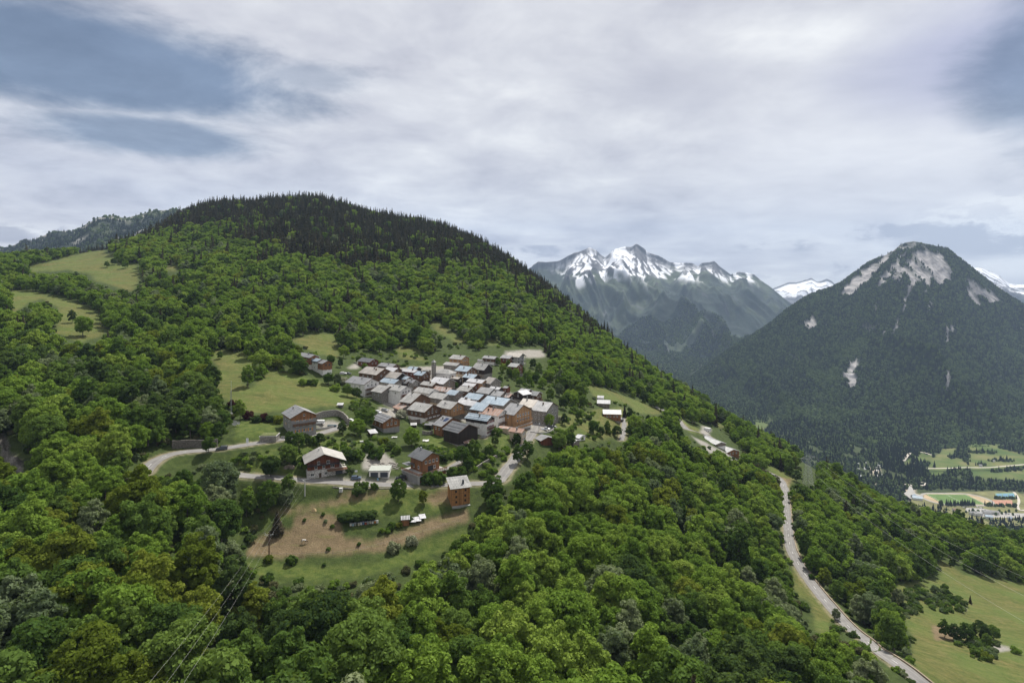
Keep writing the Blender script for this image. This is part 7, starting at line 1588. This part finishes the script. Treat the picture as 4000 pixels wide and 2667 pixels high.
# valley trees: hedges and woods nobody could count, and rows that can be told apart
n = 26000; u_ = r.uniform(2680, 4250, n*2); y_ = 1000*np.exp(r.random(n*2)*math.log(2900/1000)); zz_ = np.array([0.0]); iu = np.clip((u_-vu[0])/7, 0, len(vu)-2).astype(int); il = np.clip((np.log(y_)-vl[0])/0.008, 0, len(vl)-2).astype(int)
z_ = ZV[il, iu]; v_ = VH-F*z_/y_; x_ = (u_-UC)/F*y_
keep = np.ones(len(u_), bool)
CL = V_GREEN+[[(3545,1908),(3900,1912),(3985,1918),(4050,1925),(4050,2030),(3760,2030),(3700,1990),(3560,1975),(3530,1935)], [(3610,1822),(4000,1805),(4000,1816),(3720,1832),(3610,1834)], [(3345,1805),(3450,1800),(3455,1860),(3350,1860)]]
v_jit = v_+r.normal(size=len(v_))*3; u_jit = u_+r.normal(size=len(v_))*4
for p_ in CL: keep &= ~(inpoly(u_jit, v_jit, p_) | inpoly(u_, v_-6, p_))
# thin hedges that cross the fields
hed = np.zeros(len(u_), bool)
for (a_, b_, wv_) in (((3780,1766),(3885,1770),3),((3885,1768),(3895,1765),3),((3860,1800),(3965,1800),3),((3700,1785),(3735,1790),4),((3780,1745),(3790,1800),5),((3640,1815),(3655,1830),3),((3870,1842),(4000,1832),4),((3900,1745),(4000,1772),4),((3560,1800),(3620,1815),5),((3810,1815),(3850,1815),3)):
    t_ = (u_-a_[0])/(b_[0]-a_[0]); hed |= (t_ > 0) & (t_ < 1) & (np.abs(v_-(a_[1]+(b_[1]-a_[1])*t_)) < wv_)
spread = fbm(x_/60, y_/60, 3, 200)
keep = (keep | hed | (inpoly(u_, v_, [(3345,1805),(3450,1800),(3455,1860),(3350,1860)]) & (r.random(len(u_)) < 0.22))) & ((spread > 0.3) | hed)
x_, y_, z_, u_, v_ = [q[keep] for q in (x_, y_, z_, u_, v_)]
vis_ = np.ones(len(x_), bool)
con = r.random(len(x_)) < np.where(v_ < 1730, 0.45, np.where((u_ > 3430) & (u_ < 3620) & (v_ < 1870), 0.7, 0.3)); s_ = np.where(con, 17, 11)*(0.7+0.6*r.random(len(x_)))
far_crowns('valley_woods', x_, y_, z_-0.5, s_, con, 'woods and hedges on the valley floor', r)
def row_tree(u_, v_, h_, conic, lb, gr):
    q = vflat(u_, v_); me = far_crowns('crown', np.array([0.0]), np.array([0.0]), np.array([0.0]), np.array([float(h_)]), np.array([conic]), '', r, False)
    e = tag(empty('poplar' if conic else 'park_tree', (q[0], q[1], Z0)), lb, 'tree', gr); mobj('crown', me, None, e); MB().tube([(0, 0, -0.5), (0, 0, h_*0.3)], 0.25, 5).build('trunk', M_BARK, e)
for k in range(17): row_tree(3698+k*6.8+r.uniform(-1.5, 1.5), 1972+r.uniform(-1, 1), r.uniform(12, 19), True, 'dark poplar in the row in front of the football pitch', 'poplars before the pitch')
for k in range(14): row_tree(3848+k*9+r.uniform(-2, 2), 1974+r.uniform(-3, 6), r.uniform(9, 14), k % 3 == 0, 'tree of the row in front of the clay court', 'trees before the clay court')
for k in range(13): row_tree(3885+k*7+r.uniform(-1.5, 1.5), 1946+r.uniform(-1, 1), r.uniform(8, 12), k % 2 == 0, 'tree of the row before the tennis courts', 'trees before the tennis courts')
for k in range(16): row_tree(3772+k*13+r.uniform(-3, 3), 1996+r.uniform(-3, 14), r.uniform(7, 11), False, 'tree between the valley houses and the car park', 'trees at the car park')
row_tree(3676, 1970, 18, False, 'single tall tree at the lower left edge of the pitch', 'poplars before the pitch')
for a_, b_ in (((4.0, 0), (0, 0)),): pass
r = np.random.default_rng(78); u_ = r.uniform(2250, 2950, 26000); y_ = 2500*np.exp(r.random(26000)*math.log(7500/2500)); iu = np.clip((u_-vu[0])/7, 0, len(vu)-2).astype(int); il = np.clip((np.log(y_)-vl[0])/0.008, 0, len(vl)-2).astype(int)
far_crowns('upper_valley_woods', (u_-UC)/F*y_, y_, ZV[il, iu]-0.5, np.interp(y_, [3500, 7000], [15, 24])*(0.7+0.6*r.random(26000)), r.random(26000) < 0.4, 'woods filling the narrow upper valley', r)
# ---------------------------------------------------------------- the air
def haze():
    x0, x1, y0, y1, z0, z1 = -6000, 14000, -60, 16000, ZF-60, 1500
    o = MB().box(x0, x1, y0, y1, z0, z1).build('haze', None)
    m = bpy.data.materials.new('haze'); m.use_nodes = True; t = NT(m.node_tree); t.n.clear()
    pv = t.new('ShaderNodeVolumePrincipled'); pv.inputs['Color'].default_value = (0.5, 0.66, 0.9, 1); pv.inputs['Density'].default_value = HAZE_D; pv.inputs['Anisotropy'].default_value = 0.0
    oo = t.new('ShaderNodeOutputMaterial'); t.link(pv.outputs[0], oo.inputs['Volume']); o.data.materials.append(m); tag(o, kind='stuff', label='thin blue haze over the valley')
HAZE_D = 4.4e-5
haze()

# labels that would still be shared get their place in the row of look-alikes
ORDW = 'first second third fourth fifth sixth seventh eighth ninth tenth eleventh twelfth thirteenth fourteenth fifteenth sixteenth seventeenth eighteenth nineteenth twentieth'.split()+['%dth' % k for k in range(21, 60)]
by = {}
for o in sc.objects:
    if o.parent is None and 'label' in o and 'category' in o: by.setdefault(o['label'], []).append(o)
for lb, L_ in by.items():
    if len(L_) < 2: continue
    L_.sort(key=lambda o: o.location[0]/o.location[1])
    for k, o in enumerate(L_): o['label'] = lb+', '+('leftmost' if k == 0 else 'rightmost' if k == len(L_)-1 else ORDW[k]+' from left')
